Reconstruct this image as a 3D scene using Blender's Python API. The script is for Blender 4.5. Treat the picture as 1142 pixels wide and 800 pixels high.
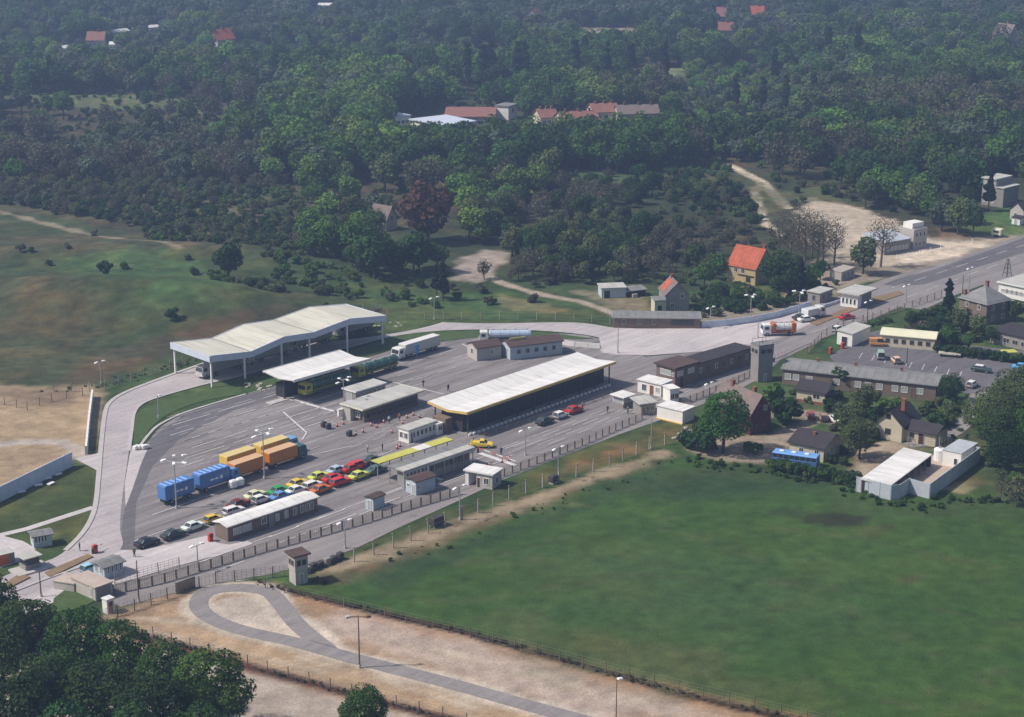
import bpy, math, random
import numpy as np
from mathutils import Vector, Matrix
from mathutils.geometry import tessellate_polygon
R = math.radians
random.seed(7); rng = np.random.default_rng(7)
scene = bpy.context.scene
for o in list(bpy.data.objects): bpy.data.objects.remove(o)

# ------------------------------------------------------------ camera, sky, sun
CAM_H = 117.0; FPX = 2000.0; CX, CY = 571.0, 400.0
PITCH = math.atan((400.0+190.0)/FPX)
cd = bpy.data.cameras.new('camera'); cam = bpy.data.objects.new('camera', cd)
scene.collection.objects.link(cam); scene.camera = cam
cam.location = (0, 0, CAM_H); cam.rotation_euler = (R(90)-PITCH, 0, 0)
cd.sensor_width = 36; cd.lens = 36*FPX/1142.0; cd.clip_start = 1; cd.clip_end = 20000
SUN_EL, SUN_AZ = 48.0, 262.0          # azimuth clockwise from +Y (262: from the left, a little towards the camera)
sd = Vector((math.sin(R(SUN_AZ))*math.cos(R(SUN_EL)), math.cos(R(SUN_AZ))*math.cos(R(SUN_EL)), math.sin(R(SUN_EL))))
w = bpy.data.worlds.new('World'); scene.world = w; w.use_nodes = True
nt = w.node_tree; bg = nt.nodes['Background']
sky = nt.nodes.new('ShaderNodeTexSky'); sky.sky_type = 'NISHITA'; sky.sun_disc = False
sky.sun_elevation = R(SUN_EL); sky.sun_rotation = R(SUN_AZ); sky.dust_density = 2.0
nt.links.new(sky.outputs[0], bg.inputs[0]); bg.inputs[1].default_value = 0.095
sl = bpy.data.lights.new('sun', 'SUN'); sl.energy = 4.4; sl.angle = R(3); sl.color = (1, 0.93, 0.84)
so = bpy.data.objects.new('sun', sl); scene.collection.objects.link(so)
so.rotation_euler = (-sd).to_track_quat('-Z', 'Y').to_euler(); so.location = (0, 0, 300)
vs = scene.view_settings; vs.view_transform = 'Standard'; vs.look = 'None'; vs.gamma = 1.0; vs.exposure = 0.20
scene.render.engine = 'CYCLES'
scene.cycles.max_bounces = 6; scene.cycles.transparent_max_bounces = 16

# ------------------------------------------------------------ helpers
cp, sp = math.cos(PITCH), math.sin(PITCH)
FW = Vector((0, cp, -sp)); UP = Vector((0, sp, cp)); RT = Vector((1, 0, 0))
ORG = Vector((0, 0, CAM_H))
def ray(px, py): return RT*((px-CX)/FPX) + UP*(-(py-CY)/FPX) + FW
def G(px, py, z=0.0):
    d = ray(px, py); return ORG + d*((z-CAM_H)/d.z)
def onplane(px, py, P, Q):            # point where the sight line meets the upright plane through P and Q
    n = Vector((Q.y-P.y, P.x-Q.x, 0)); d = ray(px, py)
    return ORG + d*((P-ORG).dot(n)/d.dot(n))
def project(x, y, z=0.0):
    v = np.stack([x, y, z-CAM_H+0*x], -1)
    zc = v@np.array(FW); return CX+FPX*(v@np.array(RT))/zc, CY-FPX*(v@np.array(UP))/zc
def G2(px, py): p = G(px, py); return (p.x, p.y)

def link(o, parent=None):
    scene.collection.objects.link(o)
    if parent is not None: o.parent = parent
    return o
def tag(o, label=None, cat=None, group=None, kind=None):
    if label: o['label'] = label
    if cat: o['category'] = cat
    if group: o['group'] = group
    if kind: o['kind'] = kind
    return o
def thing(name, label, cat, loc=(0, 0, 0), rz=0.0, group=None):
    o = bpy.data.objects.new(name, None); o.empty_display_size = .3
    o.location = loc; o.rotation_euler = (0, 0, rz); link(o)
    return tag(o, label, cat, group)

class MB:
    def __init__(s): s.v = []; s.f = []; s.m = []; s.mi = 0
    def face(s, pts):
        n = len(s.v); s.v += [tuple(p) for p in pts]; s.f.append(tuple(range(n, n+len(pts)))); s.m.append(s.mi)
    def faces(s, V, F):
        n = len(s.v); s.v += [tuple(p) for p in V]
        for f in F: s.f.append(tuple(i+n for i in f)); s.m.append(s.mi)
        return s
    def box(s, x0, x1, y0, y1, z0, z1):
        V = [(x, y, z) for z in (z0, z1) for x, y in ((x0, y0), (x1, y0), (x1, y1), (x0, y1))]
        return s.faces(V, [(3, 2, 1, 0), (4, 5, 6, 7), (0, 1, 5, 4), (1, 2, 6, 5), (2, 3, 7, 6), (3, 0, 4, 7)])
    def bevbox(s, x0, x1, y0, y1, z0, z1, b):
        L = lambda z, i: [(x0+b+i, y0+i, z), (x1-b-i, y0+i, z), (x1-i, y0+b+i, z), (x1-i, y1-b-i, z), (x1-b-i, y1-i, z), (x0+b+i, y1-i, z), (x0+i, y1-b-i, z), (x0+i, y0+b+i, z)]
        return s.loft([L(z0, b), L(z0+b, 0), L(z1-b, 0), L(z1, b)])
    def loft(s, rings, cap=True):
        n = len(rings[0]); V = [p for r in rings for p in r]; F = []
        for k in range(len(rings)-1):
            for i in range(n):
                j = (i+1) % n; F.append((k*n+i, k*n+j, (k+1)*n+j, (k+1)*n+i))
        if cap: F.append(tuple(reversed(range(n)))); F.append(tuple(range((len(rings)-1)*n, len(rings)*n)))
        return s.faces(V, F)
    def tube(s, p, q, r0, r1=None, n=8):
        r1 = r0 if r1 is None else r1
        p, q = Vector(p), Vector(q); d = (q-p).normalized()
        a = d.orthogonal().normalized(); b = d.cross(a)
        ring = lambda c, r: [c+(a*math.cos(t)+b*math.sin(t))*r for t in (2*math.pi*i/n for i in range(n))]
        return s.loft([ring(p, r0), ring(q, r1)])
    def prism(s, poly, axis, a, b):          # poly = (u,v) section, extruded along an axis
        mk = {'x': lambda t, u, v: (t, u, v), 'y': lambda t, u, v: (u, t, v), 'z': lambda t, u, v: (u, v, t)}[axis]
        return s.loft([[mk(a, u, v) for u, v in poly], [mk(b, u, v) for u, v in poly]])
    def ell(s, c, r, n=8, m=6):
        rings = []
        for k in range(1, m):
            t = math.pi*k/m; rings.append([(c[0]+r[0]*math.sin(t)*math.cos(2*math.pi*i/n), c[1]+r[1]*math.sin(t)*math.sin(2*math.pi*i/n), c[2]-r[2]*math.cos(t)) for i in range(n)])
        return s.loft(rings)
    def build(s, name, mats, parent=None, loc=None, smooth=False):
        me = bpy.data.meshes.new(name); me.from_pydata(s.v, [], s.f)
        for m in (mats if isinstance(mats, (list, tuple)) else [mats]): me.materials.append(m)
        if any(s.m): me.polygons.foreach_set('material_index', s.m)
        if smooth: me.polygons.foreach_set('use_smooth', [True]*len(s.f))
        me.validate()
        import bmesh
        bm = bmesh.new(); bm.from_mesh(me); bmesh.ops.recalc_face_normals(bm, faces=bm.faces); bm.to_mesh(me); bm.free()
        o = bpy.data.objects.new(name, me); link(o, parent)
        if loc is not None: o.location = loc
        return o

# ------------------------------------------------------------ materials
def N(nt, t, **k):
    n = nt.nodes.new(t)
    for a, b in k.items(): setattr(n, a, b)
    return n
def mat(name, col, rough=.8, var=.25, scale=.6, metal=0.0, fine=8.0, bump=0.0, spec=.3, streak=None, ids=0.0, seam=None):
    m = bpy.data.materials.new(name); m.use_nodes = True; nt = m.node_tree; L = nt.links.new
    b = nt.nodes['Principled BSDF']; b.inputs['Roughness'].default_value = rough; b.inputs['Metallic'].default_value = metal
    b.inputs['Specular IOR Level'].default_value = spec
    if var <= 0 and ids <= 0: b.inputs['Base Color'].default_value = (*col, 1); return m
    tc = N(nt, 'ShaderNodeTexCoord'); mp = N(nt, 'ShaderNodeMapping')
    L(tc.outputs['Object'], mp.inputs[0])
    if streak: mp.inputs['Scale'].default_value = streak
    n1 = N(nt, 'ShaderNodeTexNoise'); n1.inputs['Scale'].default_value = scale; n1.inputs['Detail'].default_value = 5; n1.inputs['Roughness'].default_value = .65
    n2 = N(nt, 'ShaderNodeTexNoise'); n2.inputs['Scale'].default_value = fine; n2.inputs['Detail'].default_value = 3
    L(mp.outputs[0], n1.inputs[0]); L(mp.outputs[0], n2.inputs[0])
    a = N(nt, 'ShaderNodeMath', operation='ADD'); L(n1.outputs[0], a.inputs[0]); L(n2.outputs[0], a.inputs[1])
    r = N(nt, 'ShaderNodeMapRange'); r.inputs['From Min'].default_value = .7; r.inputs['From Max'].default_value = 1.3
    r.inputs['To Min'].default_value = 1-var; r.inputs['To Max'].default_value = 1+var
    L(a.outputs[0], r.inputs[0]); fac = r.outputs[0]
    if ids > 0:
        oi = N(nt, 'ShaderNodeObjectInfo'); r2 = N(nt, 'ShaderNodeMapRange'); r2.inputs['To Min'].default_value = 1-ids; r2.inputs['To Max'].default_value = 1+ids
        L(oi.outputs['Random'], r2.inputs[0]); mm = N(nt, 'ShaderNodeMath', operation='MULTIPLY'); L(fac, mm.inputs[0]); L(r2.outputs[0], mm.inputs[1]); fac = mm.outputs[0]
    if seam:
        br = N(nt, 'ShaderNodeTexBrick'); br.offset = 0; br.inputs['Scale'].default_value = 1; br.inputs['Mortar Size'].default_value = .07; br.inputs['Brick Width'].default_value = seam; br.inputs['Row Height'].default_value = 30
        br.inputs['Color1'].default_value = (1, 1, 1, 1); br.inputs['Color2'].default_value = (.90, .90, .90, 1); br.inputs['Mortar'].default_value = (.72, .72, .72, 1); L(tc.outputs['Object'], br.inputs[0])
        sg = N(nt, 'ShaderNodeMapping'); sg.inputs['Scale'].default_value = (1.2, .12, 1); L(tc.outputs['Object'], sg.inputs[0]); n3 = N(nt, 'ShaderNodeTexNoise'); n3.inputs['Scale'].default_value = 1.0; n3.inputs['Detail'].default_value = 5; L(sg.outputs[0], n3.inputs[0])
        r3 = N(nt, 'ShaderNodeMapRange'); r3.inputs['From Min'].default_value = .5; r3.inputs['From Max'].default_value = .75; r3.inputs['To Min'].default_value = 1; r3.inputs['To Max'].default_value = .72; L(n3.outputs[0], r3.inputs[0])
        for s_ in (br.outputs[0], r3.outputs[0]):
            m4 = N(nt, 'ShaderNodeMath', operation='MULTIPLY'); L(fac, m4.inputs[0]); L(s_, m4.inputs[1]); fac = m4.outputs[0]
    v = N(nt, 'ShaderNodeVectorMath', operation='SCALE'); v.inputs[0].default_value = col; L(fac, v.inputs['Scale'])
    L(v.outputs[0], b.inputs['Base Color'])
    if bump > 0:
        bp = N(nt, 'ShaderNodeBump'); bp.inputs['Strength'].default_value = bump; bp.inputs['Distance'].default_value = .1
        L(n2.outputs[0], bp.inputs['Height']); L(bp.outputs[0], b.inputs['Normal'])
    return m
def glassy(name, col, rough=.12): return mat(name, col, rough, var=0, spec=.6)

M = {}
M['white_roof'] = mat('white_roofing', (.72, .70, .68), .7, .08, .25, fine=3, seam=2.6)
M['cream_roof'] = mat('cream_roofing', (.62, .60, .44), .8, .12, .3)
M['grey_roof'] = mat('grey_felt_roofing', (.21, .21, .21), .9, .22, .4, seam=1.8)
M['sand_roof'] = mat('gravelled_flat_roof', (.42, .35, .30), .9, .18, .5)
M['light_roof'] = mat('pale_grey_roofing', (.46, .45, .42), .85, .15, .4, seam=2.2)
M['dark_roof'] = mat('dark_felt_roofing', (.040, .034, .040), .9, .25, .5)
M['brown_roof'] = mat('brown_felt_roofing', (.085, .055, .05), .9, .25, .5)
M['wave_roof'] = mat('weathered_canopy_roofing', (.56, .54, .46), .85, .10, .15, seam=3.1)
M['fascia'] = mat('pale_blue_fascia', (.52, .56, .66), .6, .06, .5)
M['yellow_roof'] = mat('yellow_green_roofing', (.48, .46, .10), .7, .12, .4)
M['trim_yellow'] = mat('yellow_wood_trim', (.58, .40, .13), .7, .1, 1)
M['brown_wall'] = mat('brown_rendered_wall', (.17, .125, .10), .9, .18, .5)
M['grey_wall'] = mat('grey_rendered_wall', (.24, .225, .21), .9, .18, .5)
M['conc_wall'] = mat('pale_concrete_wall', (.40, .37, .34), .9, .16, .4)
M['white_wall'] = mat('white_painted_wall', (.72, .70, .66), .8, .10, .6)
M['cream_wall'] = mat('cream_rendered_wall', (.50, .45, .34), .9, .14, .5)
M['yellow_wall'] = mat('ochre_rendered_wall', (.42, .32, .16), .9, .16, .5)
M['blue_wall'] = mat('pale_blue_sheet_wall', (.40, .46, .50), .8, .12, .6)
M['blue_panel'] = mat('pale_blue_barrier', (.55, .60, .70), .7, .10, .3)
M['steel_panel'] = mat('grey_sheet_metal', (.40, .43, .47), .6, .16, .5)
M['red_wall'] = mat('dark_red_timber', (.075, .022, .025), .9, .25, .8)
M['brick'] = mat('red_brick', (.22, .09, .06), .9, .2, 1)
M['red_tile'] = mat('red_roof_tiles', (.40, .10, .05), .85, .3, .5, seam=1.1)
M['rust_tile'] = mat('weathered_red_tiles', (.24, .11, .085), .85, .25, .4)
M['old_tile'] = mat('old_grey_tiles', (.17, .13, .12), .9, .25, .5)
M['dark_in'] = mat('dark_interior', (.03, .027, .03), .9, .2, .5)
M['pane'] = glassy('window_glass', (.03, .035, .045))
M['lit_pane'] = glassy('pale_window_glass', (.35, .36, .37), .3)  # pale grey pane colour, for the whitish windows and some doors
M['frame'] = mat('white_window_frame', (.70, .69, .66), .6, .06, 1)
M['metal'] = mat('galvanised_steel', (.36, .36, .37), .5, .12, 1, metal=.3)
M['white_metal'] = mat('white_painted_steel', (.74, .74, .74), .5, .08, 1)
M['dark_metal'] = mat('dark_painted_steel', (.05, .045, .045), .6, .15, 1)
M['post'] = mat('concrete_fence_post', (.33, .29, .26), .9, .2, 1, ids=.15)
M['rust_post'] = mat('brown_fence_post', (.18, .135, .105), .9, .2, 1, ids=.2)
M['wire'] = mat('fence_wire', (.22, .19, .17), .6, .1, 1)
M['wood'] = mat('weathered_wood', (.15, .10, .07), .9, .25, 2)
M['lamp'] = mat('white_luminaire', (.82, .82, .82), .4, .04, 1)
M['tyre'] = mat('tyre_rubber', (.02, .02, .02), .9, .1, 3)
M['chassis'] = mat('chassis_black', (.035, .032, .032), .7, .15, 2)
M['carglass'] = glassy('car_glass', (.035, .045, .055), .08)
M['kerb'] = mat('kerb_stone', (.42, .39, .38), .9, .15, .5)
M['white_paint'] = mat('road_paint', (.55, .53, .53), .8, .22, .5)
M['sand'] = mat('loose_sand', (.42, .34, .25), .95, .2, .4)
M['rubble'] = mat('rubble', (.38, .34, .30), .95, .3, .8)
M['bark'] = mat('tree_bark', (.075, .055, .045), .95, .3, 2)
M['bark_pale'] = mat('pale_tree_bark', (.15, .11, .09), .95, .3, 2)
def paint(col):
    k = 'paint%.2f%.2f%.2f' % col
    if k not in M: M[k] = mat('vehicle_paint', col, .35, .06, 1, spec=.5)
    return M[k]

def leaf_mat(name, col, var=.22, tid=.28):
    m = bpy.data.materials.new(name); m.use_nodes = True; nt = m.node_tree; L = nt.links.new
    b = nt.nodes['Principled BSDF']; b.inputs['Roughness'].default_value = .75; b.inputs['Specular IOR Level'].default_value = .15
    ge = N(nt, 'ShaderNodeNewGeometry'); oi = N(nt, 'ShaderNodeObjectInfo')
    r1 = N(nt, 'ShaderNodeMapRange'); r1.inputs['To Min'].default_value = 1-var; r1.inputs['To Max'].default_value = 1+var
    r2 = N(nt, 'ShaderNodeMapRange'); r2.inputs['To Min'].default_value = 1-tid; r2.inputs['To Max'].default_value = 1+tid
    L(ge.outputs['Random Per Island'], r1.inputs[0]); L(oi.outputs['Random'], r2.inputs[0])
    mm = N(nt, 'ShaderNodeMath', operation='MULTIPLY'); L(r1.outputs[0], mm.inputs[0]); L(r2.outputs[0], mm.inputs[1])
    # the hue drifts from tree to tree
    wn = N(nt, 'ShaderNodeTexWhiteNoise', noise_dimensions='1D'); L(oi.outputs['Random'], wn.inputs['W'])
    hs = N(nt, 'ShaderNodeHueSaturation'); hs.inputs['Color'].default_value = (*col, 1)
    r3 = N(nt, 'ShaderNodeMapRange'); r3.inputs['To Min'].default_value = .475; r3.inputs['To Max'].default_value = .525; L(wn.outputs[0], r3.inputs[0]); L(r3.outputs[0], hs.inputs['Hue'])
    v = N(nt, 'ShaderNodeVectorMath', operation='SCALE'); L(hs.outputs[0], v.inputs[0]); L(mm.outputs[0], v.inputs['Scale'])
    L(v.outputs[0], b.inputs['Base Color'])
    tr = N(nt, 'ShaderNodeBsdfTranslucent'); L(v.outputs[0], tr.inputs[0]); mx = N(nt, 'ShaderNodeMixShader'); mx.inputs[0].default_value = .3
    L(b.outputs[0], mx.inputs[1]); L(tr.outputs[0], mx.inputs[2]); L(mx.outputs[0], nt.nodes['Material Output'].inputs[0])
    return m
LM = {'fresh': leaf_mat('fresh_spring_leaves', (.125, .215, .040)), 'green': leaf_mat('green_leaves', (.066, .130, .024)), 'deep': leaf_mat('deep_green_leaves', (.044, .098, .016)), 'slim': leaf_mat('poplar_leaves', (.020, .042, .018)),
      'dark': leaf_mat('dark_green_leaves', (.030, .070, .018)), 'olive': leaf_mat('olive_leaves', (.088, .115, .038)),
      'brown': leaf_mat('budding_brown_twigs', (.098, .096, .062), .3, .25), 'straw': leaf_mat('rough_grass_blades', (.088, .105, .045), .3, .3), 'dry': leaf_mat('dry_stalks', (.10, .075, .05), .3, .3), 'copper': leaf_mat('copper_leaves', (.105, .058, .038)),
      'conifer': leaf_mat('conifer_needles', (.010, .022, .014)), 'grey': leaf_mat('grey_green_leaves', (.085, .12, .075))}

# ------------------------------------------------------------ value noise
def vnoise(x, y, s, seed=0, octs=4):
    out = 0; amp = 1; tot = 0
    for o in range(octs):
        g = np.random.default_rng(seed*31+o).random((128, 128)); u, v = x/s+1000.5, y/s+1000.5
        i, j = np.floor(u).astype(int), np.floor(v).astype(int); fu, fv = u-i, v-j; fu = fu*fu*(3-2*fu); fv = fv*fv*(3-2*fv)
        a = g[i % 128, j % 128]*(1-fu)+g[(i+1) % 128, j % 128]*fu; b = g[i % 128, (j+1) % 128]*(1-fu)+g[(i+1) % 128, (j+1) % 128]*fu
        out = out+amp*(a*(1-fv)+b*fv); tot += amp; amp *= .55; s *= .5
    return out/tot
def pip_dist(x, y, poly):             # signed distance to a polygon, positive inside
    d = np.full(x.shape, 1e9); ins = np.zeros(x.shape, bool); n = len(poly)
    for k in range(n):
        x0, y0 = poly[k]; x1, y1 = poly[(k+1) % n]; ex, ey = x1-x0, y1-y0
        t = np.clip(((x-x0)*ex+(y-y0)*ey)/(ex*ex+ey*ey+1e-12), 0, 1)
        d = np.minimum(d, np.hypot(x-x0-t*ex, y-y0-t*ey))
        c = ((y0 > y) != (y1 > y)) & (x < (x1-x0)*(y-y0)/((y1-y0) if y1 != y0 else 1e-12)+x0); ins ^= c
    return np.where(ins, d, -d)
def line_dist(x, y, pts):
    d = np.full(x.shape, 1e9)
    for (x0, y0), (x1, y1) in zip(pts[:-1], pts[1:]):
        ex, ey = x1-x0, y1-y0; t = np.clip(((x-x0)*ex+(y-y0)*ey)/(ex*ex+ey*ey+1e-12), 0, 1)
        d = np.minimum(d, np.hypot(x-x0-t*ex, y-y0-t*ey))
    return d
def wpoly(pp): return [G2(*p) for p in pp]

# ------------------------------------------------------------ ground relief and colour
BUMPS = [(G2(190, 345), 34, 17, 7.0), (G2(60, 330), 30, 22, 4.0), (G2(330, 300), 26, 15, 2.8), (G2(120, 285), 40, 15, 3.4), (G2(250, 290), 25, 12, 1.6)]
def H(x, y):
    x = np.asarray(x, float); y = np.asarray(y, float); z = np.zeros(x.shape)
    for (bx, by), sx, sy, h in BUMPS: z = z+h*np.exp(-((x-bx)/sx)**2-((y-by)/sy)**2)
    far = np.clip((y-620)/250, 0, 1); z = z+far*3.0*(vnoise(x, y, 140, 5, 2)-.35)
    return z
def axis(lo, hi, step, outer_lo, outer_hi, g=1.12):
    a = list(np.arange(lo, hi+step, step)); s = step
    while a[-1] < outer_hi: s *= g; a.append(a[-1]+s)
    s = step; b = [lo]
    while b[-1] > outer_lo: s *= g; b.append(b[-1]-s)
    return np.array(b[1:][::-1]+a)
gx = axis(-165, 190, .85, -2600, 2600, 1.05); gy = axis(214, 560, .85, 20, 3600, 1.02)
X, Y = np.meshgrid(gx, gy); Z = H(X, Y)
col = np.zeros(X.shape+(3,))
GRASS = (.040, .074, .026)
col[:] = GRASS
n20 = vnoise(X, Y, 24, 1, 5); n5 = vnoise(X, Y, 5, 2, 4); n60 = vnoise(X, Y, 70, 3, 4)
def mixin(m, c):
    global col
    c = np.array(c); col = col*(1-m[..., None])+c*m[..., None]
def sm(v, a, b): t = np.clip((v-a)/(b-a), 0, 1); return t*t*(3-2*t)
# forest floor and scrub beyond the site
mixin(sm(Y, 430, 520), (.035, .048, .024))
mixin(sm(n60, .45, .6)*sm(Y, 480, 560)*.6, (.060, .055, .035))
def patch(pp, c, feather=1.0, jit=2.0, op=1.0, world=False):
    P = pp if world else wpoly(pp)
    xs, ys = [p[0] for p in P], [p[1] for p in P]; m = feather+jit+2
    i0, i1 = np.searchsorted(gy, [min(ys)-m, max(ys)+m]); j0, j1 = np.searchsorted(gx, [min(xs)-m, max(xs)+m])
    sl_ = (slice(i0, i1), slice(j0, j1)); x, y = X[sl_], Y[sl_]
    if x.size == 0: return
    d = pip_dist(x, y, P)+(n5[sl_]-.5)*2*jit+(n20[sl_]-.5)*jit
    k = sm(d, -feather, feather)*op; col[sl_] = col[sl_]*(1-k[..., None])+np.array(c)*k[..., None]
def stroke(pp, wid, c, feather=.5, jit=.5, op=1.0):
    P = wpoly(pp); xs, ys = [p[0] for p in P], [p[1] for p in P]; m = feather+jit+wid+2
    i0, i1 = np.searchsorted(gy, [min(ys)-m, max(ys)+m]); j0, j1 = np.searchsorted(gx, [min(xs)-m, max(xs)+m])
    sl_ = (slice(i0, i1), slice(j0, j1)); x, y = X[sl_], Y[sl_]
    d = wid/2-line_dist(x, y, P)+(n5[sl_]-.5)*2*jit
    k = sm(d, -feather, feather)*op; col[sl_] = col[sl_]*(1-k[..., None])+np.array(c)*k[..., None]
SAND = (.33, .245, .155); PALE = (.50, .42, .33); DIRT = (.20, .155, .11); BROWN = (.085, .065, .045); LIME = (.055, .085, .028); DEEP = (.026, .052, .022)
# left hillside
patch([(0, 232), (120, 255), (230, 290), (330, 320), (430, 350), (300, 372), (200, 395), (110, 430), (0, 435), (-200, 440), (-200, 230)], (.041, .062, .026), 3, 4)
patch([(-60, 260), (110, 262), (230, 285), (180, 300), (60, 290), (-60, 300)], (.062, .060, .036), 5, 5, .6)
patch([(-60, 310), (90, 330), (150, 400), (110, 425), (-60, 430)], (.060, .060, .032), 6, 6, .6)
patch([(60, 300), (180, 290), (300, 330), (260, 360), (170, 355), (90, 330)], (.048, .094, .032), 6, 5, .95)
for q_ in range(12): u_, v_ = random.uniform(0, 400), random.uniform(262, 400); patch([(u_, v_), (u_+random.uniform(14, 40), v_-random.uniform(1, 5)), (u_+30, v_+random.uniform(3, 8)), (u_+4, v_+5)], random.choice([(.075, .060, .036), (.062, .088, .034), (.036, .052, .024), (.085, .078, .045)]), 4, 5, .4)
patch([(110, 395), (200, 372), (300, 352), (430, 348), (430, 356), (300, 368), (195, 392), (120, 425), (60, 432)], (.062, .056, .034), 2, 3, .8)
patch([(-200, 425), (60, 432), (100, 430), (118, 440), (104, 505), (84, 520), (0, 560), (-200, 640)], SAND, 2, 2)
patch([(-100, 433), (80, 433), (95, 450), (60, 455), (0, 445), (-100, 445)], (.17, .12, .085), 2, 3, .7)
stroke([(-40, 500), (30, 493), (70, 493), (88, 503), (92, 515)], 3.5, (.36, .31, .27), .5, .4)
patch([(0, 505), (60, 500), (75, 508), (30, 520), (0, 535)], (.27, .195, .13), 2, 2, .7)
stroke([(-40, 225), (0, 236), (45, 248), (100, 262), (160, 275), (200, 290)], 2.5, (.25, .21, .15), 1, 1.5, .8)
# grass plots by the entrance road
patch([(-60, 580), (0, 552), (84, 512), (112, 525), (110, 575), (95, 598), (72, 612), (28, 604), (0, 596), (-60, 620)], (.048, .070, .024), .8, .8)
# ground between site and houses, field edge
patch([(300, 652), (345, 625), (440, 600), (560, 545), (700, 490), (760, 470), (860, 470), (960, 540), (1142, 540), (1142, 900), (880, 800), (640, 735), (420, 680)], (.036, .079, .019), 1, 1)
patch([(345, 632), (440, 602), (520, 575), (620, 545), (740, 503), (760, 508), (640, 552), (540, 590), (450, 630), (380, 655), (340, 650)], (.11, .10, .06), 2, 3, .8)
patch([(400, 640), (520, 600), (640, 560), (740, 520), (745, 528), (640, 572), (540, 612), (440, 660)], DEEP, 2, 3, .7)
stroke([(370, 635), (440, 612), (520, 582), (600, 556), (660, 532), (740, 506)], 4, (.30, .23, .155), 1.5, 2.2, .9)
patch([(200, 655), (300, 652), (400, 680), (520, 708), (640, 740), (900, 803), (1000, 830), (1000, 900), (0, 900), (0, 700), (110, 690)], (.31, .215, .14), 1, 1)
patch([(300, 655), (440, 690), (640, 742), (900, 803), (840, 803), (640, 752), (440, 706), (330, 672)], (.30, .165, .085), 2, 2.5, .75)
patch([(380, 680), (520, 716), (700, 770), (800, 800), (640, 800), (480, 740), (360, 700)], (.37, .30, .26), 3, 3, .8)
patch([(110, 692), (210, 700), (340, 735), (520, 780), (620, 803), (520, 803), (300, 748), (200, 718)], (.38, .27, .17), 1, 2, .75)
patch([(245, 668), (280, 663), (305, 678), (320, 700), (280, 700), (240, 688)], (.40, .34, .285), 1, 1)
patch([(110, 690), (200, 716), (300, 745), (520, 803), (490, 803), (290, 755), (190, 728), (105, 700)], (.11, .06, .045), .8, .7, .85)
stroke([(108, 694), (200, 720), (300, 750), (420, 782), (520, 808)], 1.6, (.035, .02, .016), .5, .6, .95)
patch([(-60, 700), (190, 728), (290, 755), (470, 803), (300, 900), (-60, 900)], (.36, .30, .25), 1, 1)
stroke([(285, 650), (360, 668), (440, 688), (520, 706), (640, 740), (760, 774), (880, 803)], 2.0, (.030, .018, .014), .5, .8, 1)
stroke([(366, 725), (345, 708), (325, 690), (308, 670), (290, 659), (262, 654), (235, 659), (220, 670), (226, 684), (262, 701), (340, 719), (400, 736), (500, 762), (600, 790), (660, 806)], 5.2, (.45, .385, .32), .5, 1.2, .9)
for q_ in [[(225, 700), (330, 726), (420, 752), (560, 792)], [(150, 690), (240, 700), (330, 716)], [(420, 712), (560, 748), (700, 788)], [(470, 722), (600, 756), (720, 788)], [(330, 735), (430, 762), (540, 796)], [(160, 705), (260, 728), (360, 752)]]: stroke(q_, 1.1, (.30, .24, .18), .6, .9, .55); stroke([(a+6, b-1.6) for a, b in q_], .8, (.46, .39, .31), .6, .9, .5)
# roadside verge with worn grass
patch([(340, 622), (440, 595), (520, 560), (610, 520), (690, 487), (750, 466), (790, 468), (762, 492), (690, 515), (560, 560), (470, 590), (395, 620), (345, 640)], (.058, .078, .026), .8, .8)
patch([(600, 535), (700, 497), (720, 500), (640, 530)], (.13, .09, .042), 2, 4, .6)
patch([(640, 520), (740, 478), (752, 482), (690, 510)], (.12, .085, .04), 2, 4, .5)
# houses plot
patch([(760, 500), (800, 488), (860, 485), (885, 500), (880, 520), (800, 515)], (.28, .22, .17), 1.5, 1.5)
patch([(880, 440), (960, 450), (985, 462), (960, 475), (880, 470), (850, 455)], (.06, .085, .035), 2, 2)
stroke([(860, 462), (900, 462), (945, 470)], 6, (.25, .20, .16), 1, 1)
stroke([(862, 492), (880, 482), (905, 470)], 4, (.27, .22, .17), 1, 1)
patch([(955, 495), (1015, 492), (1050, 500), (1000, 505), (975, 530), (945, 535)], (.33, .26, .19), 1.2, 1.5)
patch([(945, 525), (860, 517), (780, 520), (640, 545), (760, 560), (940, 545)], DEEP, 3, 2, .8)
patch([(900, 545), (952, 540), (952, 552), (1000, 560), (1060, 560), (1142, 545), (1142, 580), (950, 575)], (.04, .075, .024), 2, 2)
patch([(1050, 545), (1090, 530), (1110, 540), (1070, 552)], (.30, .25, .14), 1, 1.5, .8)
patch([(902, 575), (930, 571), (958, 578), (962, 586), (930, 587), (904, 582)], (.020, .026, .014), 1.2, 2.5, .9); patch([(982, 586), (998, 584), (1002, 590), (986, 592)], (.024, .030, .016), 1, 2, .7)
patch([(560, 620), (700, 600), (900, 640), (1000, 700), (860, 720), (640, 690)], (.050, .088, .035), 12, 10, .5)
patch([(560, 690), (760, 720), (900, 780), (760, 770), (600, 730)], (.085, .092, .042), 8, 8, .6)
patch([(900, 420), (1142, 430), (1142, 560), (1080, 545), (1000, 490), (930, 445)], (.045, .075, .028), 2, 2, .8)
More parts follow.
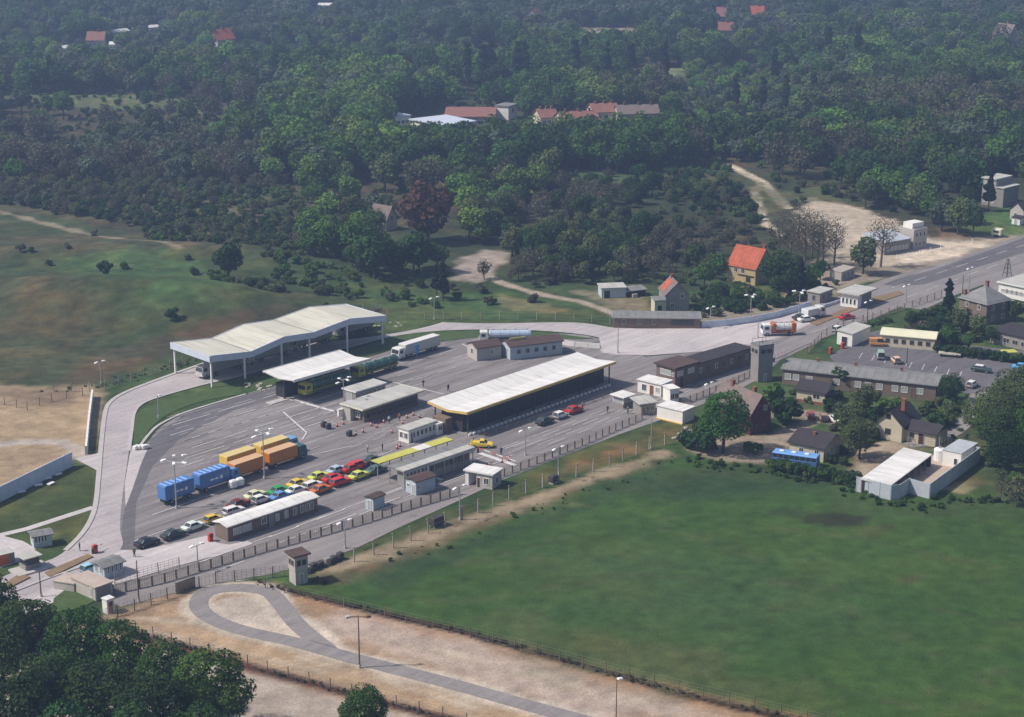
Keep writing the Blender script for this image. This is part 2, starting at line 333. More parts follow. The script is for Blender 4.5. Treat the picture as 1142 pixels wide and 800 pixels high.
# behind the road: house plots, tracks and sand
patch([(440, 352), (500, 330), (560, 325), (640, 335), (670, 350), (560, 355)], (.048, .085, .028), 1.5, 2)
patch([(560, 330), (640, 345), (620, 350), (560, 345)], (.17, .15, .08), 2, 3, .6)
stroke([(690, 352), (650, 337), (600, 328), (560, 316), (545, 308), (540, 296)], 3.2, (.34, .28, .22), .6, .8)
patch([(505, 312), (515, 288), (540, 278), (566, 283), (552, 305), (535, 318)], (.30, .25, .21), 2, 3)
patch([(640, 325), (700, 322), (730, 345), (690, 350)], (.21, .18, .12), 2, 3, .7)
patch([(760, 330), (830, 318), (860, 330), (790, 350)], (.06, .085, .035), 2, 3)
patch([(905, 290), (1060, 262), (1142, 258), (1142, 268), (1050, 300), (960, 315), (890, 350), (780, 362), (760, 355), (870, 330)], (.26, .215, .165), 1.5, 1.5)
patch([(885, 235), (905, 222), (960, 232), (985, 240), (1040, 268), (1112, 268), (1090, 280), (1000, 300), (930, 290), (890, 262)], (.42, .35, .27), 2, 4)
patch([(1000, 278), (1060, 270), (1100, 272), (1060, 290), (1010, 292)], (.56, .47, .37), 1.5, 3)
patch([(1045, 255), (1085, 262), (1090, 268), (1050, 266)], (.19, .13, .08), 1, 2, .8)
stroke([(812, 184), (832, 194), (848, 202), (862, 216), (878, 232)], 4.0, (.52, .44, .33), .8, .8)
stroke([(850, 204), (842, 214), (848, 232), (852, 248), (870, 262)], 3.2, (.45, .38, .28), .8, 1)
patch([(740, 186), (810, 188), (870, 212), (960, 205), (1000, 225), (900, 225), (860, 245), (830, 215), (740, 196)], (.062, .080, .036), 3, 6, .8)
patch([(1060, 250), (1142, 225), (1142, 262), (1085, 262)], (.055, .105, .034), 1.5, 2)
patch([(760, 85), (900, 85), (905, 160), (780, 165)], (.07, .11, .045), 10, 8, .8); patch([(0, 52), (560, 52), (560, 84), (0, 84)], (.07, .105, .05), 15, 10, .7); patch([(590, 188), (740, 184), (740, 204), (600, 204)], (.055, .09, .035), 3, 4)
# far clearings
patch([(0, 106), (180, 108), (270, 122), (250, 130), (100, 122), (0, 114)], (.085, .125, .055), 4, 6)
patch([(690, 78), (760, 78), (745, 92), (695, 90)], (.11, .16, .08), 3, 5)
patch([(630, 32), (720, 34), (710, 46), (650, 44)], (.26, .21, .16), 5, 8)
patch([(-40, 210), (240, 205), (330, 220), (300, 238), (120, 245), (-40, 232)], (.060, .072, .040), 4, 6)
patch([(500, 208), (560, 206), (600, 214), (520, 220)], (.055, .085, .034), 3, 4)
for q_ in range(46):
    u_, v_ = random.uniform(420, 1180), random.uniform(570, 800)
    if v_ > 700+(u_-520)*.29: continue
    a_ = random.uniform(4, 22); patch([(u_-a_, v_), (u_, v_-a_*.22), (u_+a_, v_+a_*.08), (u_+a_*.2, v_+a_*.28)], random.choice([(.022, .042, .014), (.06, .068, .026), (.03, .052, .018), (.055, .082, .03)]), 1.4, 2.4, random.uniform(.35, .8))
for q_ in ([(470, 640), (620, 600), (760, 575), (960, 600), (1150, 640)], [(520, 670), (700, 640), (900, 650), (1150, 700)], [(420, 660), (640, 690), (860, 745), (1060, 800)], [(640, 560), (840, 620), (1100, 760)]):
    stroke(q_, .5, (.055, .078, .03), .5, 1.2, .45); stroke([(a+3, b+2.6) for a, b in q_], .5, (.055, .078, .03), .5, 1.2, .45)
# mottling: worn and lush grass
n9 = vnoise(X, Y, 9, 12, 4); n3 = vnoise(X, Y, 2.6, 13, 3)
isg = np.clip(1-(col[..., 0]-.10)/.08, 0, 1)[..., None]; yl = isg*sm(n9, .42, .68)[..., None]*np.array([.50, .16, .10]); yl0 = yl
q_ = .35+.65*isg[..., 0]; mead = sm(pip_dist(X, Y, wpoly([(330, 670), (500, 600), (760, 520), (1300, 560), (1300, 900), (900, 803), (640, 740)])), -4, 8); q_ = q_*(1-.65*mead)
g = (1+q_*(.76*n5-.38))*(1+q_*(.64*n20-.32))*(1+q_*(.5*n3-.25)); col = col*g[..., None]; col = col*(1+yl0*(1-.6*mead[..., None]))
n1 = vnoise(X, Y, 1.7, 17, 2); col = col*(.75+.5*n1)[..., None]
col[..., 0] *= 1+isg[..., 0]*(-.10+.28*vnoise(X, Y, 14, 9, 4)); col = np.clip(col, 0, .9)
nx, ny = len(gx), len(gy)
V = np.stack([X, Y, Z], -1).reshape(-1, 3)
idx = np.arange(nx*ny).reshape(ny, nx)
Fq = np.stack([idx[:-1, :-1], idx[:-1, 1:], idx[1:, 1:], idx[1:, :-1]], -1).reshape(-1, 4)
def np_mesh(name, V, F, k=4):
    me = bpy.data.meshes.new(name); me.vertices.add(len(V)); me.vertices.foreach_set('co', np.asarray(V, np.float32).ravel())
    me.loops.add(F.size); me.loops.foreach_set('vertex_index', F.astype(np.int32).ravel())
    me.polygons.add(len(F)); me.polygons.foreach_set('loop_start', np.arange(0, F.size, k, dtype=np.int32)); me.polygons.foreach_set('loop_total', np.full(len(F), k, np.int32))
    me.update(); me.validate(); return me
me = np_mesh('ground', V, Fq)
ca = me.color_attributes.new('GroundColor', 'FLOAT_COLOR', 'POINT')
ca.data.foreach_set('color', np.concatenate([col.reshape(-1, 3), np.ones((nx*ny, 1))], 1).astype(np.float32).ravel())
gm = bpy.data.materials.new('ground_cover'); gm.use_nodes = True; nt = gm.node_tree; L = nt.links.new; b = nt.nodes['Principled BSDF']
b.inputs['Roughness'].default_value = .95; b.inputs['Specular IOR Level'].default_value = .1
at = N(nt, 'ShaderNodeAttribute', attribute_name='GroundColor'); tc = N(nt, 'ShaderNodeTexCoord')
fs = []
for sc, lo, hi in ((.45, .80, 1.20), (2.5, .74, 1.26)):
    n = N(nt, 'ShaderNodeTexNoise'); n.inputs['Scale'].default_value = sc; n.inputs['Detail'].default_value = 6; n.inputs['Roughness'].default_value = .7; L(tc.outputs['Object'], n.inputs[0])
    r = N(nt, 'ShaderNodeMapRange'); r.inputs['From Min'].default_value = .3; r.inputs['From Max'].default_value = .7; r.inputs['To Min'].default_value = lo; r.inputs['To Max'].default_value = hi; L(n.outputs[0], r.inputs[0]); fs.append(r.outputs[0])
mm = N(nt, 'ShaderNodeMath', operation='MULTIPLY'); L(fs[0], mm.inputs[0]); L(fs[1], mm.inputs[1])
v = N(nt, 'ShaderNodeVectorMath', operation='SCALE'); L(at.outputs['Color'], v.inputs[0]); L(mm.outputs[0], v.inputs['Scale']); L(v.outputs[0], b.inputs['Base Color'])
bp = N(nt, 'ShaderNodeBump'); bp.inputs['Strength'].default_value = .5; bp.inputs['Distance'].default_value = .25; L(fs[1], bp.inputs['Height']); L(bp.outputs[0], b.inputs['Normal'])
me.materials.append(gm); me.polygons.foreach_set('use_smooth', [True]*len(me.polygons))
link(bpy.data.objects.new('ground', me))['kind'] = 'structure'

# ------------------------------------------------------------ paving
LANE = (G(687, 404, 5.2)-G(521, 461, 5.2)); LANE.z = 0; LANE.normalize(); LANG = math.atan2(LANE.y, LANE.x)
PERP = Vector((-LANE.y, LANE.x, 0))
def road_mat(name, c, c2, streaky=.25, joints=0.0, ang=LANG):
    m = bpy.data.materials.new(name); m.use_nodes = True; nt = m.node_tree; L = nt.links.new; b = nt.nodes['Principled BSDF']
    b.inputs['Roughness'].default_value = .9; b.inputs['Specular IOR Level'].default_value = .2
    tc = N(nt, 'ShaderNodeTexCoord'); mp = N(nt, 'ShaderNodeMapping'); mp.inputs['Rotation'].default_value = (0, 0, -ang); L(tc.outputs['Object'], mp.inputs[0])
    m2 = N(nt, 'ShaderNodeMapping'); m2.inputs['Scale'].default_value = (.06, 1.1, 1); L(mp.outputs[0], m2.inputs[0])
    def nz(vec, s, d=5, r=.65):
        n = N(nt, 'ShaderNodeTexNoise'); n.inputs['Scale'].default_value = s; n.inputs['Detail'].default_value = d; n.inputs['Roughness'].default_value = r; L(vec, n.inputs[0]); return n.outputs[0]
    def mr(x, a, bb, lo, hi):
        r = N(nt, 'ShaderNodeMapRange'); r.inputs['From Min'].default_value = a; r.inputs['From Max'].default_value = bb; r.inputs['To Min'].default_value = lo; r.inputs['To Max'].default_value = hi; L(x, r.inputs[0]); return r.outputs[0]
    big = mr(nz(mp.outputs[0], .05), .35, .65, 0, 1)
    mx = N(nt, 'ShaderNodeMix', data_type='RGBA'); mx.inputs[6].default_value = (*c, 1); mx.inputs[7].default_value = (*c2, 1); L(big, mx.inputs[0])
    st = mr(nz(m2.outputs[0], .6, 6), .3, .7, 1-streaky, 1+streaky); fi = mr(nz(mp.outputs[0], 1.6, 4, .7), .3, .7, .9, 1.1)
    m3 = N(nt, 'ShaderNodeMapping'); m3.inputs['Scale'].default_value = (.14, .5, 1); m3.inputs['Location'].default_value = (7, 3, 0); L(mp.outputs[0], m3.inputs[0])
    oil = mr(nz(m3.outputs[0], 1.0, 6, .75), .56, .68, 1, .74)
    q0 = N(nt, 'ShaderNodeMath', operation='MULTIPLY'); L(st, q0.inputs[0]); L(oil, q0.inputs[1]); q = N(nt, 'ShaderNodeMath', operation='MULTIPLY'); L(q0.outputs[0], q.inputs[0]); L(fi, q.inputs[1]); f = q.outputs[0]
    if joints:
        br = N(nt, 'ShaderNodeTexBrick'); br.offset = 0; br.inputs['Scale'].default_value = 1; br.inputs['Mortar Size'].default_value = .06; br.inputs['Brick Width'].default_value = 6; br.inputs['Row Height'].default_value = 3.6
        br.inputs['Color1'].default_value = (1, 1, 1, 1); br.inputs['Color2'].default_value = (.93, .93, .93, 1); br.inputs['Mortar'].default_value = (joints,)*3+(1,); L(mp.outputs[0], br.inputs[0])
        q2 = N(nt, 'ShaderNodeMath', operation='MULTIPLY'); L(f, q2.inputs[0]); L(br.outputs[0], q2.inputs[1]); f = q2.outputs[0]
    v = N(nt, 'ShaderNodeVectorMath', operation='SCALE'); L(mx.outputs[2], v.inputs[0]); L(f, v.inputs['Scale']); L(v.outputs[0], b.inputs['Base Color'])
    return m
M['asphalt'] = road_mat('asphalt', (.180, .163, .165), (.225, .205, .205), .42)
M['asphalt_dark'] = road_mat('dark_asphalt', (.115, .11, .12), (.14, .13, .14), .2)
M['asphalt_mid'] = road_mat('patrol_road_asphalt', (.205, .186, .186), (.25, .228, .225), .15)
M['concrete'] = road_mat('road_concrete', (.36, .325, .335), (.43, .39, .39), .14, .78)
M['concrete2'] = road_mat('bleached_concrete', (.43, .395, .40), (.50, .455, .455), .14, .85)
def sheet(name, pp, z, m, world=False, parent=None):
    P = [Vector((*q, z)) for q in (pp if world else wpoly(pp))]
    tris = tessellate_polygon([P]); b_ = MB(); b_.v = [tuple(p) for p in P]
    for t in tris:
        a, b2, c = (P[i] for i in t); t = t if (b2-a).cross(c-a).z > 0 else t[::-1]
        b_.f.append(tuple(t)); b_.m.append(0)
    o = b_.build(name, m, parent)
    if parent is None: o['kind'] = 'structure'
    return o
def smooth(pts, n=6):                 # Catmull-Rom through pixel points
    P = [pts[0]]+list(pts)+[pts[-1]]; out = []
    for i in range(1, len(P)-2):
        p0, p1, p2, p3 = (np.array(q, float) for q in P[i-1:i+3])
        for t in np.linspace(0, 1, n, endpoint=False): out.append(tuple(.5*((2*p1)+(-p0+p2)*t+(2*p0-5*p1+4*p2-p3)*t*t+(-p0+3*p1-3*p2+p3)*t**3)))
    return out+[tuple(pts[-1])]
def ribbon_pts(P, wid):
    n = len(P); Lf, Rt = [], []
    for i in range(n):
        d = (P[min(i+1, n-1)]-P[max(i-1, 0)]); d.normalize(); q = Vector((-d.y, d.x, 0))*wid/2; Lf.append(P[i]+q); Rt.append(P[i]-q)
    return Lf, Rt
def ribbon(name, pp, wid, z0, z1, m, mb=None, kind='structure'):
    P = [G(*q) for q in pp]; Lf, Rt = ribbon_pts(P, wid); own = mb is None; mb = mb or MB()
    for i in range(len(P)-1):
        a, b_, c, d = Lf[i], Rt[i], Rt[i+1], Lf[i+1]
        if z1 > z0+.02:
            mb.loft([[(p.x, p.y, z0) for p in (a, b_, c, d)], [(p.x, p.y, z1) for p in (a, b_, c, d)]])
        else: mb.face([(p.x, p.y, z1) for p in (a, b_, c, d)])
    if own:
        o = mb.build(name, m); o['kind'] = kind; return o

out_edge = smooth([(-60, 672), (0, 645), (30, 633), (62, 622), (82, 606), (97, 588), (106, 566), (110, 530), (113, 495), (117, 462), (123, 449), (138, 439), (165, 428), (215, 410), (260, 395), (330, 372), (400, 356), (450, 358), (540, 361), (640, 360), (690, 366), (760, 366), (830, 358), (878, 348), (905, 340)])
in_edge = smooth([(905, 362), (860, 380), (800, 391), (722, 396), (672, 394), (668, 377), (600, 369), (520, 368), (470, 371), (430, 377), (395, 386), (330, 402), (270, 419), (225, 430), (185, 441), (160, 450), (150, 461), (147, 480), (143, 510), (136, 560), (134, 590), (135, 612), (100, 640), (40, 672), (-60, 715)])
apron = [(126, 620)]+smooth([(128, 585), (133, 555), (146, 520), (166, 492), (180, 476), (205, 462), (250, 448), (300, 433)])+smooth([(300, 433), (370, 410), (420, 396), (455, 386), (500, 380), (560, 372), (640, 373), (672, 379)])+[(720, 398), (800, 391), (860, 380), (905, 362), (915, 380), (870, 402), (845, 424), (800, 444), (750, 463), (690, 484), (620, 511), (560, 535), (500, 563), (440, 590), (395, 612), (345, 628), (300, 640), (240, 650), (190, 662), (135, 676), (110, 668), (110, 640)]
sheet('apron', apron, .02, M['asphalt'])
sheet('truck_road', out_edge+in_edge, .06, M['concrete'])
# paler paving round the junctions
sheet('entrance_paving', [(30, 672), (62, 655), (112, 628), (134, 614), (160, 614), (195, 606), (236, 597), (242, 606), (256, 608), (276, 604), (282, 607), (250, 618), (190, 634), (130, 652), (110, 668), (70, 668), (20, 690)], .09, M['concrete2'])
sheet('junction_paving', [(668, 377), (672, 394), (722, 397), (800, 391), (860, 379), (905, 361), (945, 350), (1000, 328), (1010, 322), (960, 326), (905, 341), (878, 349), (830, 359), (760, 367), (690, 367)], .10, M['concrete2'])
sheet('east_road', [(905, 341), (950, 326), (985, 312), (1010, 305), (1060, 292), (1142, 262), (1220, 232), (1220, 262), (1142, 292), (1090, 308), (1010, 340), (960, 362), (900, 385), (860, 403), (845, 424), (830, 432), (800, 445), (780, 430), (840, 402), (905, 362)], .13, M['asphalt_mid'])
sheet('east_carriageway', [(985, 318), (1000, 312), (1040, 302), (1142, 266), (1220, 238), (1220, 252), (1142, 282), (1068, 306), (1030, 318), (1000, 320)], .16, M['asphalt_dark'])
sheet('patrol_road', [(110, 668), (135, 656), (200, 641), (240, 631), (330, 606), (440, 575), (520, 549), (600, 515), (690, 478), (745, 457), (800, 440), (845, 419), (848, 424), (800, 445), (750, 464), (690, 485), (620, 512), (560, 536), (500, 564), (440, 591), (395, 613), (345, 629), (300, 641), (240, 651), (190, 663), (135, 677)], .05, M['asphalt_mid'])
sheet('dark_turning_lane', [(134, 617), (136, 585), (141, 555), (152, 520), (168, 490), (205, 463), (250, 449), (300, 434), (330, 426), (345, 432), (260, 458), (200, 490), (170, 520), (152, 560), (150, 600), (158, 612)], .035, M['asphalt_dark'])
sheet('car_park', [(925, 398), (945, 385), (968, 372), (990, 366), (1050, 382), (1142, 392), (1200, 398), (1200, 440), (1125, 432), (1080, 440), (1045, 428), (930, 404)], .05, M['asphalt_dark'])
sheet('side_yard', [(1004, 343), (1010, 338), (1090, 308), (1142, 291), (1220, 262), (1220, 330), (1113, 331), (1096, 318), (1062, 331), (1030, 346)], .08, M['asphalt_mid'])
sheet('gate_paving', [(84, 512), (112, 505), (116, 524), (110, 526)], .05, M['concrete2'])
sheet('kiosk_paving', [(0, 597), (26, 604), (40, 612), (30, 624), (0, 634), (-40, 640), (-40, 600)], .055, M['concrete2'])
sheet('track_wedge', [(147, 498), (167, 496), (158, 516), (148, 545), (140, 566), (139, 540), (144, 510)], .055, M['concrete2'])
ribbon('footpath', [(-30, 607), (0, 597), (30, 590), (104, 566)], 1.6, .03, .03, M['concrete2'])
ribbon('garden_path', smooth([(1094, 436), (1084, 452), (1078, 468), (1064, 482), (1040, 492), (1012, 497)]), 3.2, .03, .03, M['asphalt_mid'])
b1 = MB()
ribbon('x', smooth([(366, 725), (347, 710), (330, 695), (315, 676), (300, 661), (275, 656), (245, 657), (226, 664), (222, 677), (236, 690), (270, 703), (340, 719), (400, 736), (500, 762), (600, 790), (660, 806), (760, 830)], 8)[:96], 3.0, .03, .03, None, b1)
ribbon('x', smooth([(330, 716.5), (360, 725), (400, 736), (500, 762), (600, 790), (660, 806), (760, 830)], 8), 3.0, .045, .045, None, b1)
b1.build('patrol_track', M['asphalt_mid'])['kind'] = 'structure'
# kerbs along the truck road, and the green strips with their kerbs
k = MB()
ribbon('x', [p for p in out_edge if 70 < p[0] < 420], .9, .06, .18, None, k)
ribbon('x', [p for p in in_edge if p[0] < 440 and p[0] > 132 and p[1] < 505], .7, .06, .18, None, k)
ribbon('x', smooth([(156, 498), (166, 485), (178, 474), (205, 461), (250, 447), (274, 440)]), .6, .02, .14, None, k)
ribbon('x', [(110, 626), (50, 647), (12, 662), (0, 668)], .4, .09, .2, None, k)
k.build('kerb', M['kerb'])['kind'] = 'structure'
tg = mat('mown_grass', (.052, .086, .024), .95, .3, .5, fine=3, bump=.4)
sheet('grass_strip', smooth([(150, 500), (149, 480), (151, 465), (160, 456), (200, 443), (240, 434), (268, 428)])+smooth([(270, 440), (230, 447), (195, 459), (172, 474), (160, 490)]), .10, tg)
sheet('grass_verge', smooth([(276, 428), (310, 414), (352, 402), (400, 389), (432, 379), (470, 373), (520, 370), (600, 371), (662, 378)])+smooth([(640, 379), (560, 375), (520, 378), (475, 384), (440, 390), (410, 398), (360, 412), (300, 431)]), .09, tg)
sheet('kiosk_lawn', [(60, 668), (72, 659), (96, 655), (112, 668), (96, 676), (76, 682), (58, 684)], .11, tg)
sheet('barracks_lawn', [(803, 446), (842, 426), (866, 430), (905, 436), (905, 442), (850, 446)], .11, tg)
# road islands
isl = mat('earth_island', (.21, .145, .085), .95, .3, .5)
def island(pp, name='traffic_island', m=isl):
    P = wpoly(pp); b_ = MB(); b_.prism(P, 'z', .02, .26); o = b_.build(name, m); o['kind'] = 'structure'
island([(50, 640), (98, 619), (104, 622), (56, 645)])
island([(0, 656), (22, 641), (34, 645), (0, 662)])
island([(903, 361), (952, 341), (958, 345), (910, 364)])
island([(972, 333), (1003, 325), (1008, 329), (975, 340)])
# paint: lane lines on the apron
pm = MB()
def lines(a, b_, wid=.18, z=.10, dash=None):
    A, B = G(*a), G(*b_); d = (B-A); Ln = d.length; d.normalize(); q = Vector((-d.y, d.x, 0))*wid/2; t = 0
    while t < Ln:
        e = min(Ln, t+(dash[0] if dash else Ln)); p0, p1 = A+d*t, A+d*e
        pm.face([(*(p0-q).xy, z), (*(p0+q).xy, z), (*(p1+q).xy, z), (*(p1-q).xy, z)][::-1]); t = e+(dash[1] if dash else 1)
def lane(a, length, wid=.18, dash=None, z=.10):
    A = G(*a); B = A+LANE*length; d = LANE; q = PERP*wid/2; t = 0
    while t < length:
        e = min(length, t+(dash[0] if dash else length)); p0, p1 = A+d*t, A+d*e
        pm.face([(*(p0-q).xy, z), (*(p1-q).xy, z), (*(p1+q).xy, z), (*(p0+q).xy, z)]); t = e+(dash[1] if dash else 1)
for i, (px, py, ln) in enumerate([(192, 475, 30), (190, 486, 42), (205, 492, 52), (214, 500, 62), (206, 512, 66), (200, 522, 62), (228, 524, 24), (178, 545, 10), (170, 575, 20)]):
    lane((px, py), ln, .22, (6 if i % 2 else 10, 2.2))
for i in range(12): lane((186+i*4.5, 466+i*6.6), random.uniform(14, 40), .12, (random.uniform(2, 5), random.uniform(1.5, 4)))
for i in range(10): lane((390+i*9, 500-i*5), random.uniform(8, 22), .12, (random.uniform(2, 4), 3))
for px, py, ln in [(150, 604, 70), (300, 600, 22), (330, 588, 62), (312, 606, 60), (420, 556, 26), (350, 594, 50), (222, 628, 16), (236, 640, 10)]: lane((px, py), ln, .22, (7, 4))
for k_ in range(5): lane((560+k_*13, 500-k_*1.0), 62, .16, (5, 4))
for k_ in range(4): lane((415+k_*14, 408+k_*6), 26, .16, (6, 3))
lines((328, 447), (375, 460), .9); lines((375, 460), (385, 455), 1.5); lines((310, 443), (335, 449), .3)
lines((316, 460), (342, 483), .35); lines((342, 483), (337, 491), .3)
lines((430, 425), (495, 440), .35); lines((535, 506), (576, 520), 1.2, .12); lines((478, 530), (493, 536), .9)
lines((515, 384), (525, 389), .3); lines((330, 512), (392, 498), .2)
for a, b_ in [((995, 322), (1142, 274)), ((905, 372), (1000, 342)), ((1010, 333), (1142, 285))]: lines(a, b_, .2, .2, (6, 5))
for k_ in range(9):
    p = G(958+k_*14, 400+k_*2.6); q = p+Vector((1.6, 4.4, 0)); pm.face([(p.x-.08, p.y, .09), (p.x+.08, p.y, .09), (q.x+.08, q.y, .09), (q.x-.08, q.y, .09)])
o = pm.build('road_markings', M['white_paint']); o['kind'] = 'structure'
# ------------------------------------------------------------ buildings
class Bld:
    """local frame: x along the visible long side from a to b, y away from the camera, z up"""
    def __init__(s, name, label, cat, a, b, wid, h, group=None, zpix=0.0, back=None, world=False):
        A, B = (a, b) if world else (G(*a, zpix), G(*b, zpix)); A = Vector((A.x, A.y, 0)); B = Vector((B.x, B.y, 0)); d = B-A
        s.L = d.length; s.h = h; s.ang = math.atan2(d.y, d.x)
        n = Vector((-d.y, d.x, 0)).normalized()
        if back is not None: Cc = G(*back, zpix); s.w = abs((Vector((Cc.x, Cc.y, 0))-A).dot(n))
        else: s.w = wid
        s.A = A; s.d = d.normalized(); s.n = n
        s.t = thing(name, label, cat, (A.x, A.y, float(H(A.x, A.y))), s.ang, group)
    def W(s, x, y, z=0): return s.A+s.d*x+s.n*y+Vector((0, 0, z))
    def walls(s, m, h=None, x0=0, x1=None, y0=0, y1=None, z0=0, gable=None, gable_y=None, name='wall'):
        x1 = s.L if x1 is None else x1; y1 = s.w if y1 is None else y1; h = s.h if h is None else h; b = MB()
        if gable: b.prism([(y0, z0), (y1, z0), (y1, h), ((y0+y1)/2, h+gable), (y0, h)], 'x', x0, x1)
        elif gable_y: b.prism([(x0, z0), (x1, z0), (x1, h), ((x0+x1)/2, h+gable_y), (x0, h)], 'y', y0, y1)
        else: b.box(x0, x1, y0, y1, z0, h)
        return b.build(name, M[m] if isinstance(m, str) else m, s.t)
    def plinth(s, m='brick', h=.45):
        b = MB(); b.box(-.05, s.L+.05, -.05, s.w+.05, 0, h); return b.build('plinth', M[m], s.t)
    def flat(s, m, over=.35, th=.25, z=None, x0=0, x1=None, y0=0, y1=None, fascia=None, name='roof'):
        x1 = s.L if x1 is None else x1; y1 = s.w if y1 is None else y1; z = s.h+.01 if z is None else z
        b = MB(); b.box(x0-over, x1+over, y0-over, y1+over, z, z+th); r = b.build(name, M[m], s.t)
        if fascia:
            f = MB(); o = over; e = .06
            f.box(x0-o-e, x1+o+e, y0-o-e, y0-o-.003, z-.05, z+th+.06); f.box(x0-o-e, x0-o-.003, y0-o-.003, y1+o, z-.05, z+th+.06)
            f.box(x1+o+.003, x1+o+e, y0-o-.003, y1+o, z-.05, z+th+.06); f.build('fascia', M[fascia], r)
        return r
    def gable(s, m, rise, over=.35, th=.18, z=None, x0=0, x1=None, y0=0, y1=None, axis='x', name='roof'):
        x1 = s.L if x1 is None else x1; y1 = s.w if y1 is None else y1; z = s.h if z is None else z; b = MB()
        lo, hi = (y0, y1) if axis == 'x' else (x0, x1); mid = (lo+hi)/2; sl_ = rise/(mid-lo); e = .02
        sec = [(lo-over, z-over*sl_+e), (mid, z+rise+e), (hi+over, z-over*sl_+e), (hi+over, z-over*sl_+th+e), (mid, z+rise+th+e), (lo-over, z-over*sl_+th+e)]
        if axis == 'x': b.prism(sec, 'x', x0-over, x1+over)
        else: b.prism(sec, 'y', y0-over, y1+over)
        r = b.build(name, M[m], s.t)
        return r
    def butterfly(s, m, dip, over=0, th=.22, z=None):
        z = s.h if z is None else z; sec = [(-over, z), (s.w*.5, z-dip), (s.w+over, z), (s.w+over, z+th), (s.w*.5, z-dip+th), (-over, z+th)]
        b = MB(); b.prism(sec, 'x', -over, s.L+over); return b.build('roof', M[m], s.t)
    def hip(s, m, rise, over=.4, ridge=.2):
        b = MB(); o = over; z = s.h+.02; x0, x1, y0, y1 = -o, s.L+o, -o, s.w+o; k_ = s.w/2+o; rx0, rx1 = min(x0+k_, (x0+x1)/2-ridge), max(x1-k_, (x0+x1)/2+ridge); ym = (y0+y1)/2
        b.faces([(x0, y0, z), (x1, y0, z), (x1, y1, z), (x0, y1, z), (rx0, ym, z+rise), (rx1, ym, z+rise)], [(0, 1, 5, 4), (1, 2, 5), (2, 3, 4, 5), (3, 0, 4), (3, 2, 1, 0)])
        return b.build('roof', M[m], s.t)
    def mono(s, m, z0, z1, over=.3, th=.2, axis='y'):
        b = MB(); o = over
        if axis == 'y': b.prism([(-o, z0), (s.w+o, z1), (s.w+o, z1+th), (-o, z0+th)], 'x', -o, s.L+o)
        else: b.prism([(-o, z0), (s.L+o, z1), (s.L+o, z1+th), (-o, z0+th)], 'y', -o, s.w+o)
        return b.build('roof', M[m], s.t)
    def opening(s, face, u, z, w_, h_, kind='window', frame='frame', pane='pane', off=0.0, bars=1):
        """framed opening on a face; u is its centre along the face"""
        b = MB(); p = MB(); e = .05
        def bx(mb, u0, u1, z0, z1, d0, d1):
            if face == 'f': mb.box(u0, u1, off-d1, off-d0, z0, z1)
            elif face == 'b': mb.box(u0, u1, s.w-off+d0, s.w-off+d1, z0, z1)
            elif face == 'l': mb.box(off-d1, off-d0, u0, u1, z0, z1)
            else: mb.box(s.L-off+d0, s.L-off+d1, u0, u1, z0, z1)
        t = .09; u0, u1, z0, z1 = u-w_/2, u+w_/2, z, z+h_
        bx(b, u0, u0+t, z0, z1, .003, .08); bx(b, u1-t, u1, z0, z1, .003, .08); bx(b, u0+t, u1-t, z1-t, z1, .003, .08)
        if kind == 'window':
            bx(b, u0+t, u1-t, z0, z0+t, .003, .08)
            for i in range(bars): c = u0+(i+1)*(w_)/(bars+1); bx(b, c-.03, c+.03, z0+t, z1-t, .03, .08)
        bx(p, u0+t, u1-t, z0+(t if kind == 'window' else 0), z1-t, .003, .03)
        o = b.build(kind, M[frame], s.t); p.build('pane' if kind == 'window' else 'door_leaf', M[pane], o); return o
    def row(s, face, n, z, w_, h_, u0=.08, u1=.92, **k_):
        T = s.L if face in 'fb' else s.w
        for i in range(n): s.opening(face, T*(u0+(u1-u0)*((i+.5)/n)), z, w_, h_, **k_)
    def chimney(s, x, y, z0, z1, r, m='brick', w_=.7):
        b = MB(); b.box(x-w_/2, x+w_/2, y-w_/2, y+w_/2, z0, z1); b.box(x-w_/2-.08, x+w_/2+.08, y-w_/2-.08, y+w_/2+.08, z1+.002, z1+.15); return b.build('chimney', M[m], r)
    def part(s, name, mb, m): return mb.build(name, M[m], s.t)
    def columns(s, pts, h, m='white_metal', r=.16, name='column'):
        for x, y in pts: b = MB(); b.box(x-r, x+r, y-r, y+r, 0, h(x, y) if callable(h) else h); b.build(name, M[m], s.t)

# wavy canopy over the lorry lane
Fl = G(236, 433); Fr = G(430, 352.5, 7.0); Fr.z = 0
B0 = Bld('lorry_canopy', 'long grey wave-roofed canopy with pale blue fascia over the outer lorry road', 'canopy', Fl, Fr, 10, 7, world=True)
fp = [(235, 397.5), (280, 392.5), (317, 376), (350, 371), (390, 356), (430, 352.5)]; bpz = [(185, 382.5), (227, 377.5), (265, 362.5), (306, 359), (345, 344), (382.5, 340)]
f3 = [onplane(*q, Fl, Fr) for q in fp]
wv = []
for q, f in zip(bpz, f3):
    g_ = G(*q, f.z); wv.append((g_-f).dot(B0.n))
B0.w = sum(wv)/6; xs_ = [(f-Fl).dot(B0.d) for f in f3]; zs_ = [max(5.9, min(8.3, f.z)) for f in f3]
rt = MB()
sec = [(x, z) for x, z in zip(xs_, zs_)]+[(x, z-.25) for x, z in list(zip(xs_, zs_))[::-1]]
rt.prism(sec, 'y', .15, B0.w-.15)
rf = rt.build('roof', M['wave_roof'], B0.t)
fa = MB(); secf = [(x, z+.12) for x, z in zip(xs_, zs_)]+[(x, z-1.35) for x, z in list(zip(xs_, zs_))[::-1]]
fa.prism(secf, 'y', -.02, .147); fa.prism(secf, 'y', B0.w-.147, B0.w+.02)
